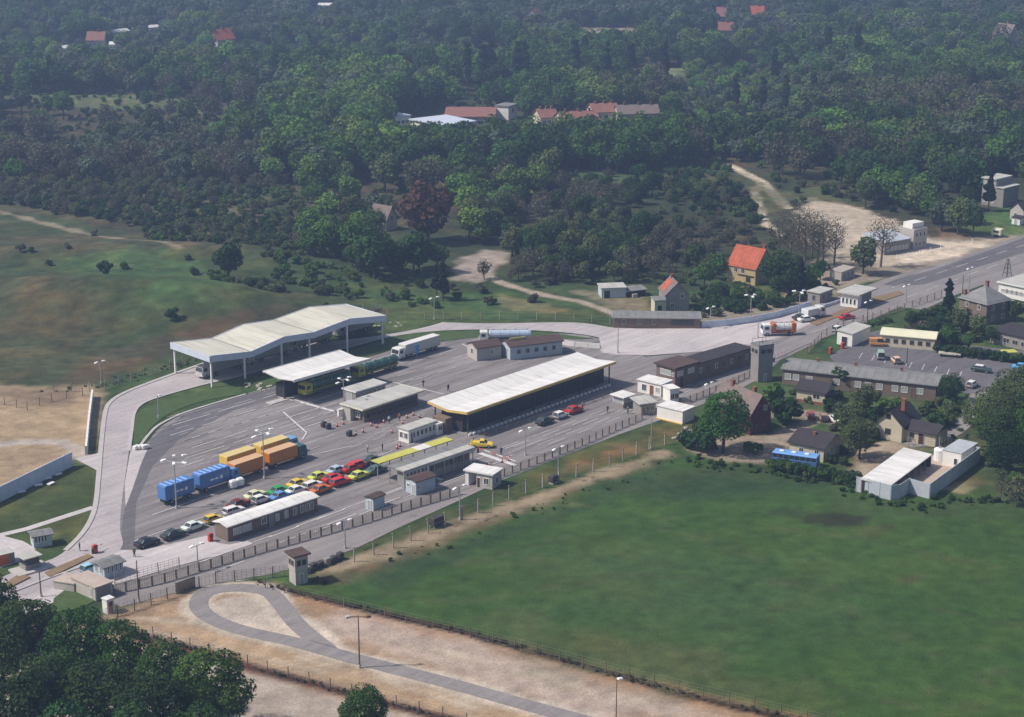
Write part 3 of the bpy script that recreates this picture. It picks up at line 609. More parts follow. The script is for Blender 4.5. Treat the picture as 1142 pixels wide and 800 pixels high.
fa.box(-.16, -.003, -.02, B0.w+.02, zs_[0]-1.35, zs_[0]+.12); fa.box(xs_[-1]+.003, xs_[-1]+.16, -.02, B0.w+.02, zs_[-1]-1.35, zs_[-1]+.12)
fa.build('fascia', M['fascia'], B0.t)
zi = lambda x: float(np.interp(x, xs_, zs_))-.3
B0.columns([(x, y) for x in [.5, xs_[1]-1.5, xs_[2]-.5, xs_[3]-1, xs_[4]-.5, xs_[5]-.6] for y in (.55, B0.w-.55)], lambda x, y: zi(x), r=.17)
for x in (xs_[1], xs_[3]):
    b = MB(); z = zi(x)+.3; b.prism([(x-.06, z+.01), (x+.06, z+.01), (x+.06, z+.1), (x-.06, z+.1)], 'y', .2, B0.w-.2); b.build('roof_seam', M['grey_roof'], rf)
b = MB(); 
for i in range(1, 14):
    x = B0.L*i/14; b.box(x-.08, x+.08, .3, B0.w-.3, zi(x)-.35, zi(x)+.02)
B0.part('cross_beams', b, 'metal')

# small butterfly canopy
B = Bld('checking_canopy', 'short white butterfly-roofed canopy over the green tank lorry', 'canopy', (327.5, 425.5), (413.7, 401), 8, 5.4, zpix=5.4, back=(293.7, 415))
B.butterfly('white_roof', .55, 0); b = MB()
b.box(0, B.L, -.1, -.003, 5.15, 5.72); b.box(0, B.L, B.w+.003, B.w+.1, 5.15, 5.72); B.part('roof_edge', b, 'frame')
B.columns([(x, B.w*.5) for x in np.linspace(1.5, B.L-1.5, 4)], 4.84, 'dark_metal', .2)
b = MB(); b.box(2, B.L-3, B.w*.5+.4, B.w-1.6, 0, 3.0); B.part('control_cabin', b, 'dark_in')
b = MB(); b.box(-3, B.L+1, B.w*.5-1, B.w*.5+.9, .0, .18); B.part('platform', b, 'kerb')

# main canopy
B = Bld('main_customs_canopy', 'longest bright white butterfly roof with yellow trim over the dark customs hall', 'canopy', (521, 461), (687, 404), 8, 5.2, zpix=5.2, back=(479, 448))
BM_ = B
B.butterfly('white_roof', .6, 0, .2)
b = MB(); b.box(0, B.L, -.12, -.003, 4.82, 5.36); b.prism([(0, 4.9), (B.w*.5, 4.3), (B.w, 4.9), (B.w, 5.4), (B.w*.5, 4.8), (0, 5.4)], 'x', -.12, -.003); B.part('fascia', b, 'trim_yellow')
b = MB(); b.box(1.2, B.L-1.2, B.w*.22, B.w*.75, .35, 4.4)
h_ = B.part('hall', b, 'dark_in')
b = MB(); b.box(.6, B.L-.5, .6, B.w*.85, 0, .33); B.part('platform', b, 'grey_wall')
b = MB(); yy = B.w*.22
for i in range(26):
    x = 2.0+i*(B.L-4)/26; b.box(x, x+(B.L-4)/26*.78, yy-.05, yy-.004, 1.5, 2.9)
b.build('glazing', M['pane'], h_)
for i in range(30):
    pass
b = MB()
for i in range(34):
    x = .8+i*(B.L-1.6)/34; b.box(x, x+.75, .25, .58, 0, .48)
B.part('kerb_blocks', b, 'white_wall')
B.columns([(x, .9) for x in np.linspace(1.2, B.L-1.2, 10)], 5.05, 'dark_metal', .11)
B.columns([(x, B.w-.9) for x in np.linspace(1.2, B.L-1.2, 10)], 5.05, 'dark_metal', .11)
b = MB(); b.box(-1.2, 2.6, B.w*.45, B.w*.78, .0, 3.1); B.part('end_room', b, 'brown_wall')

# inspection booth block west of the main canopy
B = Bld('inspection_office', 'low dark inspection office with overhanging pale beige roof, left of the main canopy', 'office', (405, 472), (466, 452), 5, 3.0)
B.walls('brown_wall', x0=.3); B.flat('light_roof', .9, .25, fascia='cream_roof')
B.row('f', 9, .9, 1.3, 1.3, .04, .96, frame='dark_metal'); B.row('l', 2, .9, 1.4, 1.3, .1, .9)
B = Bld('screening_shed', 'grey low shed with a row of narrow white uprights behind the inspection office', 'shed', (397, 451), (430, 441), 4, 2.6)
B.walls('grey_wall'); B.flat('light_roof', .2, .2, fascia='white_wall'); B.row('f', 7, .5, .8, 1.7, .05, .98); B.opening('l', B.w*.5, .2, 1.6, 2.2, pane='lit_pane')
B = Bld('brown_pillar_hut', 'small square brown hut with a flat roof at the left end of the inspection office', 'hut', (391, 470), (400, 467), 2.6, 3.0)
B.walls('conc_wall'); B.flat('light_roof', .2, .15); B.opening('f', B.L*.5, .8, .8, 1.3)
B = Bld('white_notice_box', 'white square notice box on a post beside the traffic bollards', 'notice box', (378, 469), (384, 467.5), .5, 2.2)
B.walls('white_wall', z0=.9); B.columns([(.4, .25), (B.L-.4, .25)], .9, 'metal', .05, 'leg'); B.flat('white_roof', .05, .06)

# long white booth
B = Bld('passport_booth', 'white panelled passport booth with grey roof and red door left of the yellow canopy', 'booth', (456, 495), (487, 484), 2.8, 2.7)
B.walls('white_wall'); B.flat('light_roof', .2, .16); B.row('f', 6, .9, .85, 1.2, .1, .98, bars=0); B.row('l', 2, .8, 1.0, 1.3, .04, .96); B.opening('f', B.L*.06+.4, .02, .8, 2.1, kind='door', pane='brick')
B = Bld('small_glass_cabin', 'tiny white glazed cabin between the long white booth and the main canopy', 'booth', (488, 486), (494, 484), 1.8, 2.3)
B.walls('white_wall'); B.flat('white_roof', .15, .12); B.opening('f', B.L/2, .9, B.L*.8, 1.1)
# yellow and grey canopy
B = Bld('yellow_canopy', 'narrow yellow-green canopy with one white panel over the car lane', 'canopy', (423, 517), (506, 490.5), 2.4, 3.6, zpix=3.6)
seg = [(0, .53, 'yellow_roof'), (.53, .70, 'white_roof'), (.70, 1.0, 'yellow_roof')]
for a_, c_, m_ in seg:
    b = MB(); b.box(B.L*a_+.01, B.L*c_-.01, 0, B.w, 3.45, 3.62); B.part('roof_panel', b, m_)
B.columns([(x, B.w*.5) for x in np.linspace(.6, B.L-.6, 7)], 3.44, 'metal', .07)
B = Bld('car_lane_canopy', 'long flat grey canopy with glazed booths under it beside the yellow canopy', 'canopy', (450, 526), (530, 499), 7, 3.7, zpix=3.7)
B.w = 4.6
B.flat('light_roof', 0, .22, z=3.5, y1=2.2, name='roof'); B.flat('grey_roof', 0, .2, z=3.44, y0=2.21, y1=B.w, name='roof')
b = MB(); b.box(0, B.L, -.1, -.003, 3.1, 3.78); B.part('fascia', b, 'light_roof')
b = MB(); b.box(0.8, B.L-.8, .7, 2.6, .1, 3.3); c_ = B.part('booth_row', b, 'grey_wall')
b = MB()
for i in range(16): x = 1.0+i*(B.L-2)/16; b.box(x, x+(B.L-2)/16*.72, .62, .695, 1.6, 2.9)
b.build('glazing', M['pane'], c_)
b = MB()
for i in range(7): x = B.L*.04+i*.95; b.box(x, x+.55, .5, .61, 1.7, 3.0)
b.build('white_shutters', M['white_wall'], c_)
B.columns([(x, .25) for x in np.linspace(.4, B.L-.4, 8)]+[(x, B.w-.3) for x in np.linspace(.4, B.L-.4, 8)], 3.43, 'metal', .07)
# blue sheds
B = Bld('blue_shed', 'larger pale blue shed with dark roof beside the car lanes', 'shed', (464, 553), (485.5, 546), 4.2, 2.6, back=(451, 549))
B.walls('blue_wall'); B.gable('brown_roof', .35, .25); B.opening('f', B.L*.12, 1.1, .7, .8); B.opening('l', B.w*.72, 1.2, .8, .7); B.opening('l', B.w*.25, .02, .8, 2.0, kind='door', pane='lit_pane')
B = Bld('blue_shed', 'smaller pale blue hut with dark roof nearest the low barracks', 'shed', (416.5, 570.5), (429, 565), 2.6, 2.3, back=(408.5, 567.5))
B.walls('blue_wall'); B.gable('brown_roof', .25, .2); B.opening('l', B.w*.5, .02, .8, 1.9, kind='door', pane='lit_pane')
# white roofed gate hut
B = Bld('white_gate_hut', 'white roofed gate hut with brown side by the grass verge', 'hut', (519, 541), (549, 546.5), 3.6, 2.8)
B.walls('conc_wall', x0=B.L*.42); B.walls('white_wall', x0=0, x1=B.L*.12, name='end_wall')
B.flat('white_roof', .3, .28); B.opening('f', B.L*.78, .8, 1.1, 1.3); B.opening('r', B.w*.5, .8, 1.1, 1.2); B.opening('f', B.L*.5, .02, .8, 2.0, kind='door', pane='red_wall')
# low barracks at left
B = Bld('low_barracks', 'low brown barracks with long white roof by the queue of cars', 'barracks', (254.5, 604.5), (354.5, 570.5), 3.6, 2.7)
B.walls('brown_wall', gable=.35); B.gable('white_roof', .35, .3)
for x in (.05, .10, .155, .205): B.opening('f', B.L*(x+.03), .8, .9, 1.3, pane='lit_pane')
B.opening('f', B.L*.39, 1.1, 1.2, 1.2, pane='pane'); b = MB()
b.box(B.L*.44, B.L*.5, -.2, -.003, 0, 2.7); B.part('drain_panel', b, 'grey_wall')
for x in (.54, .64, .74, .82, .88, .93): B.opening('f', B.L*x, .8, .85, 1.4, pane='lit_pane' if x < .7 else 'pane')
# guard booths
B = Bld('guard_booth', 'pale blue guard booth with grey roof at the lawn edge on the left', 'booth', (38, 612), (58.5, 608.5), 3.0, 2.1, back=(31, 607))
B.walls('blue_wall'); B.gable('grey_roof', .3, .35); B.row('f', 4, .9, .45, 1.3, .05, .75, bars=0); B.row('l', 3, .9, .5, 1.2)
B = Bld('guard_booth', 'pale blue guard booth with dark grey roof and the light blue car beside it', 'booth', (117, 647.5), (138, 640), 3.2, 2.2, back=(107, 641))
B.walls('blue_wall'); B.gable('grey_roof', .35, .4); B.row('f', 4, .9, .45, 1.2, .1, .95, bars=0); B.row('l', 2, .9, .6, 1.2)
B = Bld('island_booth', 'grey glazed booth on the traffic island near the left edge', 'booth', (29, 639), (46, 634), 2.2, 2.5)
B.walls('grey_wall', h=1.1); b = MB(); b.box(.15, B.L-.15, .15, B.w-.15, 1.1, 2.3); B.part('glazing', b, 'pane'); B.flat('light_roof', .3, .16, z=2.31)
b = MB(); b.box(-1.8, B.L+1.4, -1.2, B.w+.4, .0, .32); B.part('island_base', b, 'kerb')
# flat roofed entrance building
B = Bld('entrance_block', 'flat beige-roofed concrete block at the corner of the fence, above the grove', 'building', (107, 671), (126, 664), 6, 2.2, back=(82, 658))
B.walls('conc_wall'); B.flat('sand_roof', .15, .2); B.opening('l', 1.1, .4, .7, 1.6, frame='white_wall', pane='lit_pane'); b = MB(); b.box(.4, B.L-.4, -.06, -.003, .3, 2.2); B.part('shutter', b, 'grey_wall')
B = Bld('side_block', 'long low beige concrete wall-like block behind the entrance block', 'building', (83, 661), (96, 652), 5.5, 1.4, back=(68, 652))
B.walls('conc_wall'); B.flat('sand_roof', .1, .15)
B = Bld('sentry_box', 'small white sentry box at the corner of the fence', 'sentry box', (120, 685.5), (128, 682.5), 1.8, 2.3, back=(114.5, 683))
B.walls('white_wall'); B.flat('white_roof', .12, .15); B.opening('f', B.L*.5, .02, .7, 1.9, kind='door', pane='brick', frame='brick')
B = Bld('orange_container', 'orange tool container on the left picture edge', 'container', (-8, 634), (17, 628), 2.4, 1.9)
B.walls('grey_wall', x0=0, x1=B.L*.3, name='grey_end'); B.walls(paint((.60, .13, .03)), x0=B.L*.3+.01, x1=B.L*.75); B.walls('grey_wall', x0=B.L*.75+.01, name='grey_end'); B.flat('light_roof', .05, .05, z=1.92)

def watchtower(label, a, b_, wid, h, cabin=2.6, roof='brown_roof', wallm='conc_wall', over=.5):
    B = Bld('watchtower', label, 'watchtower', a, b_, wid, h, group=None); L_, w_ = B.L, B.w
    s = MB(); s.box(0, L_, 0, w_, 0, h-cabin); B.part('shaft', s, wallm)
    s = MB(); s.box(-.08, L_+.08, -.08, w_+.08, h-cabin+.003, h); B.part('cabin', s, wallm)
    B.flat(roof, over, .28, z=h+.003)
    for fce, T in (('f', L_), ('l', w_), ('r', w_)):
        for i in range(2): B.opening(fce, T*(.28+.44*i), h-1.75, T*.36, 1.05, off=-.08 if fce != 'r' else -.08, frame='grey_wall', bars=0)
    B.opening('f', L_*.5, .02, .8, 1.9, kind='door', pane='metal'); return B
watchtower('stubby concrete watchtower with brown overhanging roof by the lower left fence', (330, 653.5), (343.5, 650), 2.2, 5.0)
B = watchtower('tall grey concrete watchtower beside the east barracks and the junction', (845, 427), (861, 424.5), 3.0, 8.2, 2.2, 'grey_roof', 'grey_wall', .1)
b = MB()
for x in (.1, B.L-.1): 
    for y in (.1, B.w-.1): b.tube((x, y, 8.4), (x, y, 9.3), .04)
b.tube((.1, .1, 9.3), (B.L-.1, .1, 9.3), .04); b.tube((.1, B.w-.1, 9.3), (B.L-.1, B.w-.1, 9.3), .04); b.tube((B.L/2, B.w/2, 8.4), (B.L/2, B.w/2, 10.2), .05); B.part('roof_rail', b, 'dark_metal')

# office wing
B = Bld('office_wing', 'long two-storey brown office wing with flat dark roof beside the patrol road', 'office building', (752.5, 434), (840, 407.5), 6, 4.6, back=(731, 428))
L1 = B.L*.27
B.walls('brown_wall', x1=L1); B.walls('brown_wall', x0=L1+.01, h=3.9, name='wing_wall', y0=.5); B.flat('brown_roof', .45, .25, x1=L1, fascia='brown_roof'); B.flat('dark_roof', .25, .22, x0=L1+.5, z=3.95, y0=.5)
for u in (.22, .72): B.opening('f', L1*u, 2.6, 2.0, 1.2, bars=2, pane='lit_pane')
B.opening('l', B.w*.5, 2.6, B.w*.55, 1.3, bars=3, pane='lit_pane'); B.opening('l', B.w*.12, 2.7, .6, .8)
B.opening('f', L1*.3, .02, 1, 2.1, kind='door', pane='dark_in', frame='wood')
for i in range(7): B.opening('f', L1+(B.L-L1)*(i+.7)/7.4, 1.7, .8, 1.2, off=.5, bars=0, pane='pane', frame='brown_roof' if i % 2 else 'frame')
# white garages and kiosks
B = Bld('white_garage', 'white garage with flat roof and dark doorway under the office wing', 'garage', (711, 437), (737, 443), 4, 2.7)
B.walls('white_wall'); B.flat('white_roof', .25, .2); B.opening('f', B.L*.6, .02, .9, 2.1, kind='door', pane='brick', frame='brick'); B.opening('f', B.L*.28, .6, 1.2, 1.5); B.opening('f', B.L*.85, .8, 1, 1.2, pane='lit_pane')
B = Bld('kiosk', 'white roofed open kiosk standing alone on the lanes', 'kiosk', (695, 456.5), (706, 453), 3.0, 2.5)
B.walls('grey_wall', h=1.0); B.columns([(.1, .1), (B.L-.1, .1), (.1, B.w-.1), (B.L-.1, B.w-.1)], 2.5, 'white_metal', .08, 'post'); b = MB(); b.box(.12, B.L-.12, .12, B.w-.12, 1.0, 2.45); B.part('glazing', b, 'lit_pane'); B.flat('white_roof', .5, .16)
B = Bld('lean_to', 'blue-grey and pink roofed lean-to beside the white flat block', 'shed', (714, 464), (731, 461.5), 3.6, 2.5)
B.walls('grey_wall', x0=.2); B.mono('light_roof', 2.45, 2.8, .4); B.row('f', 3, .7, .9, 1.2, frame='cream_wall')
B = Bld('white_block', 'white windowless block with flat roof at the edge of the lawn', 'building', (732.5, 466.5), (761, 473.5), 4.2, 2.7)
B.walls('white_wall'); B.flat('white_roof', .15, .16)
b = MB(); b.box(-.1, B.L+.1, -.35, -.003, 0, .2); B.part('plinth', b, 'trim_yellow')
B = Bld('white_kiosk', 'small square white kiosk with dark windows between the garage and the white block', 'kiosk', (747, 450), (757, 448.5), 3, 3.0)
B.walls('white_wall'); B.flat('white_roof', .2, .18); B.row('f', 2, .8, 1, 1.3, .05, .98)

# dark red barn
B = Bld('dark_red_barn', 'tall dark red barn with old grey tiled roof beside the big round tree', 'barn', (836.5, 486), (859, 481), 8, 4.6)
B.w = 12.0
B.walls('red_wall', gable_y=3.4); r_ = B.gable('old_tile', 3.4, .35, axis='y'); B.chimney(B.L*.5+.3, 2.6, 7.4, 9.0, r_); B.chimney(B.L*.5-.1, 9.0, 7.4, 8.9, r_)
B.opening('f', B.L*.7, 4.8, .9, 1.1, frame='frame'); B.opening('f', B.L*.3, 1.3, .9, 1.1, frame='red_wall'); B.opening('f', B.L*.65, 1.3, .9, 1.1, frame='red_wall')
# east barracks
B = Bld('east_barracks', 'very long brown barracks with shallow grey roof between the car park and the houses', 'barracks', (872, 428), (1043, 447.5), 8.5, 3.4)
B.walls('brown_wall', gable=.9); r_ = B.gable('grey_roof', .9, .4)
for x in (.045, .085): B.opening('f', B.L*x, 1.1, 1.9, 1.4, pane='lit_pane', bars=2)
B.opening('f', B.L*.18, 1.5, 1.5, .9, pane='lit_pane')
for x in (.36, .50, .565, .64, .74, .80, .90): B.opening('f', B.L*x, 1.1, 1.4, 1.4, pane='lit_pane')
B.opening('f', B.L*.86, .02, 1, 2.1, kind='door', pane='wood', frame='wood'); B.opening('r', B.w*.5, 1, 1.4, 1.4)
for x in (.2, .45, .75): B.chimney(B.L*x, 5.2, 3.8, 5.0, r_, w_=.5)
# houses
B = Bld('cream_house', 'small cream house with dark gable roof and brick plinth before the east barracks', 'house', (888, 448), (919.5, 453), 6, 2.9)
B.walls('cream_wall', gable=1.3); B.gable('dark_roof', 1.3, .45); B.plinth('brick', .7); B.opening('f', B.L*.7, 1.2, 1.6, 1.2); B.opening('r', B.w*.5, 1.2, 1.2, 1.2)
B = Bld('lean_to_shed', 'low dark shed at the right end of the cream house', 'shed', (921, 453), (933, 450), 5, 2.2)
B.walls('dark_in'); B.mono('dark_roof', 2.2, 2.7, .3)
B = Bld('beige_house', 'beige gabled house with brick chimney and dark side wing', 'house', (977, 488), (1005, 494), 8, 3.5)
B.walls('cream_wall', gable_y=2.5); r_ = B.gable('dark_roof', 2.5, .4, axis='y'); B.chimney(B.L*.72, 3.5, 5.6, 7.9, r_, w_=.8)
b = MB(); b.box(B.L+.01, B.L+6.5, 1.6, 7.2, 0, 2.6); B.part('wing', b, 'cream_wall')
b = MB(); b.prism([(1.1, 2.5), (4.4, 3.7), (7.6, 2.5), (7.6, 2.7), (4.4, 3.9), (1.1, 2.7)], 'x', B.L+.02, B.L+6.9); B.part('wing_roof', b, 'dark_roof')
B.opening('f', B.L*.45, 1.2, 1.2, 1.2, frame='dark_metal'); B.opening('f', B.L*.45, 4.4, .9, 1.0, frame='dark_metal')
B.opening('f', B.L+3.4, .02, 1, 2.1, kind='door', pane='red_wall', off=1.6, frame='red_wall'); B.opening('f', B.L+1.5, 1.1, .9, .9, off=1.6, frame='dark_metal')
B = Bld('black_roofed_house', 'beige bungalow with broad black roof behind the blue bus', 'house', (880, 508), (918, 516), 9, 2.8)
B.walls('cream_wall', gable=1.5); r_ = B.gable('dark_roof', 1.5, .4); B.opening('f', B.L*.35, 1.2, 1, 1); B.opening('f', B.L*.8, 1.0, 1.0, 1.3); B.chimney(B.L*.5, 3.4, 3.5, 4.5, r_, w_=.5)
B.opening('r', B.w*.4, 1, 1, 1.2)
# blue bus parked in front of it
B = Bld('parked_bus', 'long blue bus parked behind the hedge by the black-roofed house', 'bus', (860.5, 517), (910.5, 524), 2.5, 2.9)
b = MB(); b.bevbox(0, B.L, 0, B.w, .45, 1.35, .08); b.build('body', paint((.05, .13, .30)), B.t)
b = MB(); b.box(.06, B.L-.06, .05, B.w-.05, 1.351, 2.05); B.part('windows', b, 'pane')
b = MB()
for x in np.linspace(.1, B.L-.1, 9): b.box(x-.05, x+.05, .0, B.w, 1.352, 2.05)
b.build('window_posts', paint((.08, .22, .45)), B.t)
b = MB(); b.bevbox(0, B.L, 0, B.w, 2.052, 2.4, .12); r_ = b.build('roof', paint((.16, .34, .68)), B.t)
for x in (.18, .45, .74): b = MB(); b.bevbox(B.L*x-.45, B.L*x+.45, .85, 1.6, 2.405, 2.55, .04); b.build('roof_hatch', M['white_wall'], r_)
for x in (1.9, B.L-2.2):
    for y in (-.02, B.w-.28): b = MB(); b.tube((x, y, .48), (x, y+.3, .48), .48, .48, 14); b.build('wheel', M['tyre'], B.t)

# sheet metal compound
cw = 2.9
cpts = [(954.5, 548), (993, 558), (1003, 557), (1013, 550), (1036, 556.5), (1092, 515), (1066, 509)]
def wall_line(name, label, cat, pts, h, m, th=.12, z0=0, group=None, ribs=0, close=False, partname='panel', zfun=None, topcap=None):
    P = [G(*q) for q in pts]; t = thing(name, label, cat, (P[0].x, P[0].y, 0), 0, group); O = Vector((P[0].x, P[0].y, 0))
    for a, c in zip(P[:-1], P[1:]):
        a = a-O; c = c-O; d = (c-a); Ln = d.length; d.normalize(); n = Vector((-d.y, d.x, 0)); k_ = max(1, int(Ln/ribs)) if ribs else 1
        for i in range(k_):
            p, q = a+d*(Ln*i/k_+.01), a+d*(Ln*(i+1)/k_-.01); b = MB()
            b.loft([[(*(v).xy, z) for v in (p-n*th/2, q-n*th/2, q+n*th/2, p+n*th/2)] for z in (z0, h)])
            if ribs: b.loft([[(*(v).xy, z) for v in (p-n*(th/2+.06), p+d*.15-n*(th/2+.06), p+d*.15+n*(th/2+.06), p+n*(th/2+.06))] for z in (z0, h+.05)])
            b.build(partname, M[m], t)
    return t
wall_line('compound_fence', 'grey sheet metal fence round the white-roofed yard at the field edge', 'fence', cpts, cw, 'steel_panel', .1, ribs=2.2)
B = Bld('white_roofed_shed', 'open-fronted shed with one long bright white sloping roof in the fenced yard', 'shed', (993, 542), (1040, 506.5), 6, 2.6, zpix=2.6, back=(962.5, 533))
B.mono('white_roof', 2.4, 2.6, 0, .2); b = MB(); b.box(.2, B.L-.2, B.w-.3, B.w-.1, 0, 2.5); B.part('back_wall', b, 'brown_wall'); b = MB(); b.box(.2, .4, .3, B.w-.35, 0, 2.39); b.box(B.L-.4, B.L-.2, .3, B.w-.35, 0, 2.39); b.box(.45, B.L-.45, B.w*.5, B.w-.4, 0, 2.35); B.part('stalls', b, 'dark_in')
B.columns([(x, .2) for x in np.linspace(.3, B.L-.3, 8)], 2.39, 'wood', .1)
B = Bld('yard_cabin', 'white-walled cabin with pale blue-grey roof at the far end of the fenced yard', 'cabin', (1050.5, 518.5), (1071, 523), 7.5, 3.0)
B.walls('white_wall'); B.flat('steel_panel', .12, .15); B.opening('f', B.L*.72, .5, .8, 1.4, bars=0)
B = Bld('white_tank', 'white curved tank standing beside the yard cabin', 'tank', (1040, 514), (1046, 515), 2, 2.4)
b = MB(); b.tube((1, 1, 0), (1, 1, 2.2), 1.1, 1.1, 14); b.ell((1, 1, 2.2), (1.1, 1.1, .35), 14); B.part('shell', b, 'white_metal')
b = MB(); b.tube((1, 1, 2.5), (1, 1, 2.75), .3, .3, 10); B.part('lid', b, 'metal')
sheet('yard_paving', [(995, 557), (1010, 548), (1036, 555), (1090, 515), (1068, 509), (1040, 508), (1000, 540)], .05, mat('trodden_sand', (.42, .34, .27), .95, .2, .4))

# car park buildings
B = Bld('cream_roofed_shed', 'long shed with a pale cream curved roof at the back of the car park', 'shed', (982, 386), (1042, 391.5), 5.5, 2.9)
B.walls('cream_wall'); b = MB(); n_ = 8
sec = [(-.3+(B.w+.6)*i/n_, 2.92+.9*math.sin(math.pi*i/n_)) for i in range(n_+1)]+[(B.w+.3, 2.75), (-.3, 2.75)]
b.prism(sec, 'x', -.3, B.L+.3); B.part('roof', b, 'cream_roof'); B.row('f', 6, 1.0, 1, 1, .05, .95, frame='wood'); B.opening('r', B.w*.5, .02, 2.2, 2.2, kind='door', pane='wood', frame='wood')
B = Bld('white_parking_shed', 'white lean-to shed by the car park entrance', 'shed', (950, 387), (970, 378), 4, 3.0)
B.walls('white_wall'); B.mono('light_roof', 3.0, 3.3, .2); B.opening('l', B.w*.5, .02, 1.6, 2.2, kind='door', pane='dark_in')
B = Bld('pyramid_house', 'square brown house with hipped grey roof and chimney above the car park', 'house', (1099, 363), (1125, 357), 9, 5.2, back=(1076, 353))
B.walls('brown_wall'); r_ = B.hip('grey_roof', 3.4, .5); B.chimney(B.L*.55, B.w*.5, 7.6, 9.6, r_); B.chimney(.9, B.w*.9, 5.5, 7.2, r_)
for u in (.28, .72): B.opening('f', B.L*u, 3.4, 1, 1.3); B.opening('f', B.L*u, .8, 1, 1.3); B.opening('l', B.w*u, 3.4, 1, 1.3); B.opening('l', B.w*u, .8, 1, 1.3)
B = Bld('black_shed', 'wide low building with dark flat roof at the right picture edge', 'building', (1104, 382), (1150, 393), 9, 3.0)
B.walls('grey_wall'); B.flat('dark_roof', .4, .3); B.row('f', 4, .8, 1.6, 1.2, frame='conc_wall')
B = Bld('white_hall', 'long white hall with pale-edged roof at the right picture edge', 'hall', (1113, 330), (1170, 342), 12, 3.6)
B.walls('white_wall'); B.flat('light_roof', .4, .3, fascia='frame'); B.row('f', 9, 1.2, 2.2, 1.0, pane='lit_pane')
B = Bld('timber_stack', 'stack of brown timber beams beside the white hall', 'timber stack', (1118, 338), (1142, 347), 3, .9)
for i in range(5):
    for j in range(2): b = MB(); b.box(0, B.L*(.8+.04*i), i*.6, i*.6+.5, j*.32+.003, j*.32+.3); b.build('beam', M['sand' if (i+j) % 2 else 'wood'], B.t)
# customs canopies on the road
B = Bld('road_canopy', 'grey flat-roofed checkpoint booth with white front on the east road', 'checkpoint booth', (956, 345), (973, 338), 5, 3.6, back=(941, 340))
B.walls('white_wall', x1=.25*B.L); B.walls('grey_wall', x0=.25*B.L+.01, x1=B.L*.9, name='side_wall'); B.flat('light_roof', .8, .35); B.row('l', 4, .9, .7, 1.6, .06, .96, bars=0)
B = Bld('road_booth', 'small weathered grey booth left of the checkpoint booth on the east road', 'booth', (914, 339), (928, 334), 3.6, 2.7)
B.walls('grey_wall'); B.flat('light_roof', .3, .2); B.row('f', 2, .9, 1, 1.1, frame='grey_wall'); B.opening('l', B.w*.5, .6, .9, 1.4, frame='grey_wall')
# red roofed house etc
B = Bld('red_roofed_house', 'yellow house with steep bright red tiled roof on the wood edge', 'house', (811, 313), (842, 319), 8.5, 4.6)
B.walls('yellow_wall', gable=4.6); r_ = B.gable('red_tile', 4.6, .3); B.chimney(B.L*.92, B.w*.5+.6, 8.2, 10.2, r_, w_=.8)
for u in (.3, .55): B.opening('f', B.L*u, 2.8, 1.2, 1.3)
b = MB(); b.box(B.L*.38, B.L*.95, -.25, -.003, 2.3, 2.5); B.part('balcony_slab', b, 'dark_metal'); B.opening('r', B.w*.5, 3.2, 1.1, 1.4); B.opening('f', B.L*.75, .6, 1.4, 1.4, frame='dark_metal')
B = Bld('grey_ruin_house', 'grey rendered house with partly red patched roof behind the long grey shed', 'house', (742, 349), (768, 348), 7.5, 4.6)
B.walls('grey_wall', gable_y=3.0); r_ = B.gable('old_tile', 3.0, .3, axis='y'); b = MB(); b.prism([(.2, 4.9), (B.L*.42, 7.3), (B.L*.42, 7.42), (.2, 5.02)], 'y', 3, 7); b.build('red_patch', M['red_tile'], r_)
B.opening('f', B.L*.3, 1.2, 1, 1.3); B.opening('f', B.L*.7, 3.6, 1, 1.2); B.chimney(B.L*.5, 6, 7.2, 8.4, r_)
b = MB(); b.box(-3.0, -.01, -1, 3.2, 0, 3.4); B.part('annex', b, 'cream_wall'); b = MB(); b.box(-3.2, -.02, -1.2, 3.4, 3.41, 3.6); B.part('annex_roof', b, 'grey_roof'); b = MB(); b.box(-2.2, -1.2, -1.06, -1.004, .1, 2.2); B.part('annex_door', b, 'dark_in')
B = Bld('garden_garage', 'small white flat-roofed garage with dark door on the hillside track', 'garage', (671, 333), (698, 332), 5, 2.6)
B.walls('blue_wall'); B.flat('light_roof', .3, .2); B.opening('f', B.L*.22, .02, 1.8, 2.1, kind='door', pane='dark_in')
B = Bld('woodpile_shed', 'low dark broken shed at the right of the garden garage', 'shed', (700, 332), (720, 330), 3, 1.6)
B.walls('dark_in'); B.mono('grey_roof', 1.6, 2.0, .4); b = MB(); b.box(1, 2.4, -1, -.2, 0, 1); B.part('crate_pile', b, 'rubble')
B = Bld('long_grey_shed', 'long low grey-brown shed with flat grey roof along the far side of the road', 'shed', (684, 366), (781, 367), 6, 2.6)
B.walls('brown_wall'); B.flat('grey_roof', .2, .2, fascia='light_roof'); 
for u in (.12, .3, .47): B.opening('f', B.L*u, 1.0, .9, 1.2, frame='conc_wall')
for u in (.70, .76, .83, .89): B.opening('f', B.L*u, 1.0, 1.5, 1.2, frame='dark_metal')
B = Bld('stone_hut', 'small brown stone hut with dark roof beside the grey hangar', 'hut', (532, 403), (559, 399), 4.5, 3.0, back=(520, 397))
B.walls('conc_wall', gable=.9); B.gable('brown_roof', .9, .3); B.opening('l', B.w*.5, 1.1, 1.2, 1.4); B.opening('f', B.L*.6, 1.2, .8, 1)
B = Bld('grey_hangar', 'pale blue-grey hangar with dark roof behind the main canopy', 'hangar', (569, 402), (627, 395), 5.5, 3.2)
B.walls('blue_wall', gable=.8); B.gable('brown_roof', .8, .35); B.row('f', 5, 1.3, .9, 1.0, frame='grey_wall'); B.opening('l', B.w*.5, .02, 2.2, 2.4, kind='door', pane='lit_pane')
b = MB(); b.box(B.L*.06, B.L*.36, B.w*.5-.6, B.w*.5-.35, 4.35, 4.6); B.part('ridge_strip', b, 'yellow_roof')
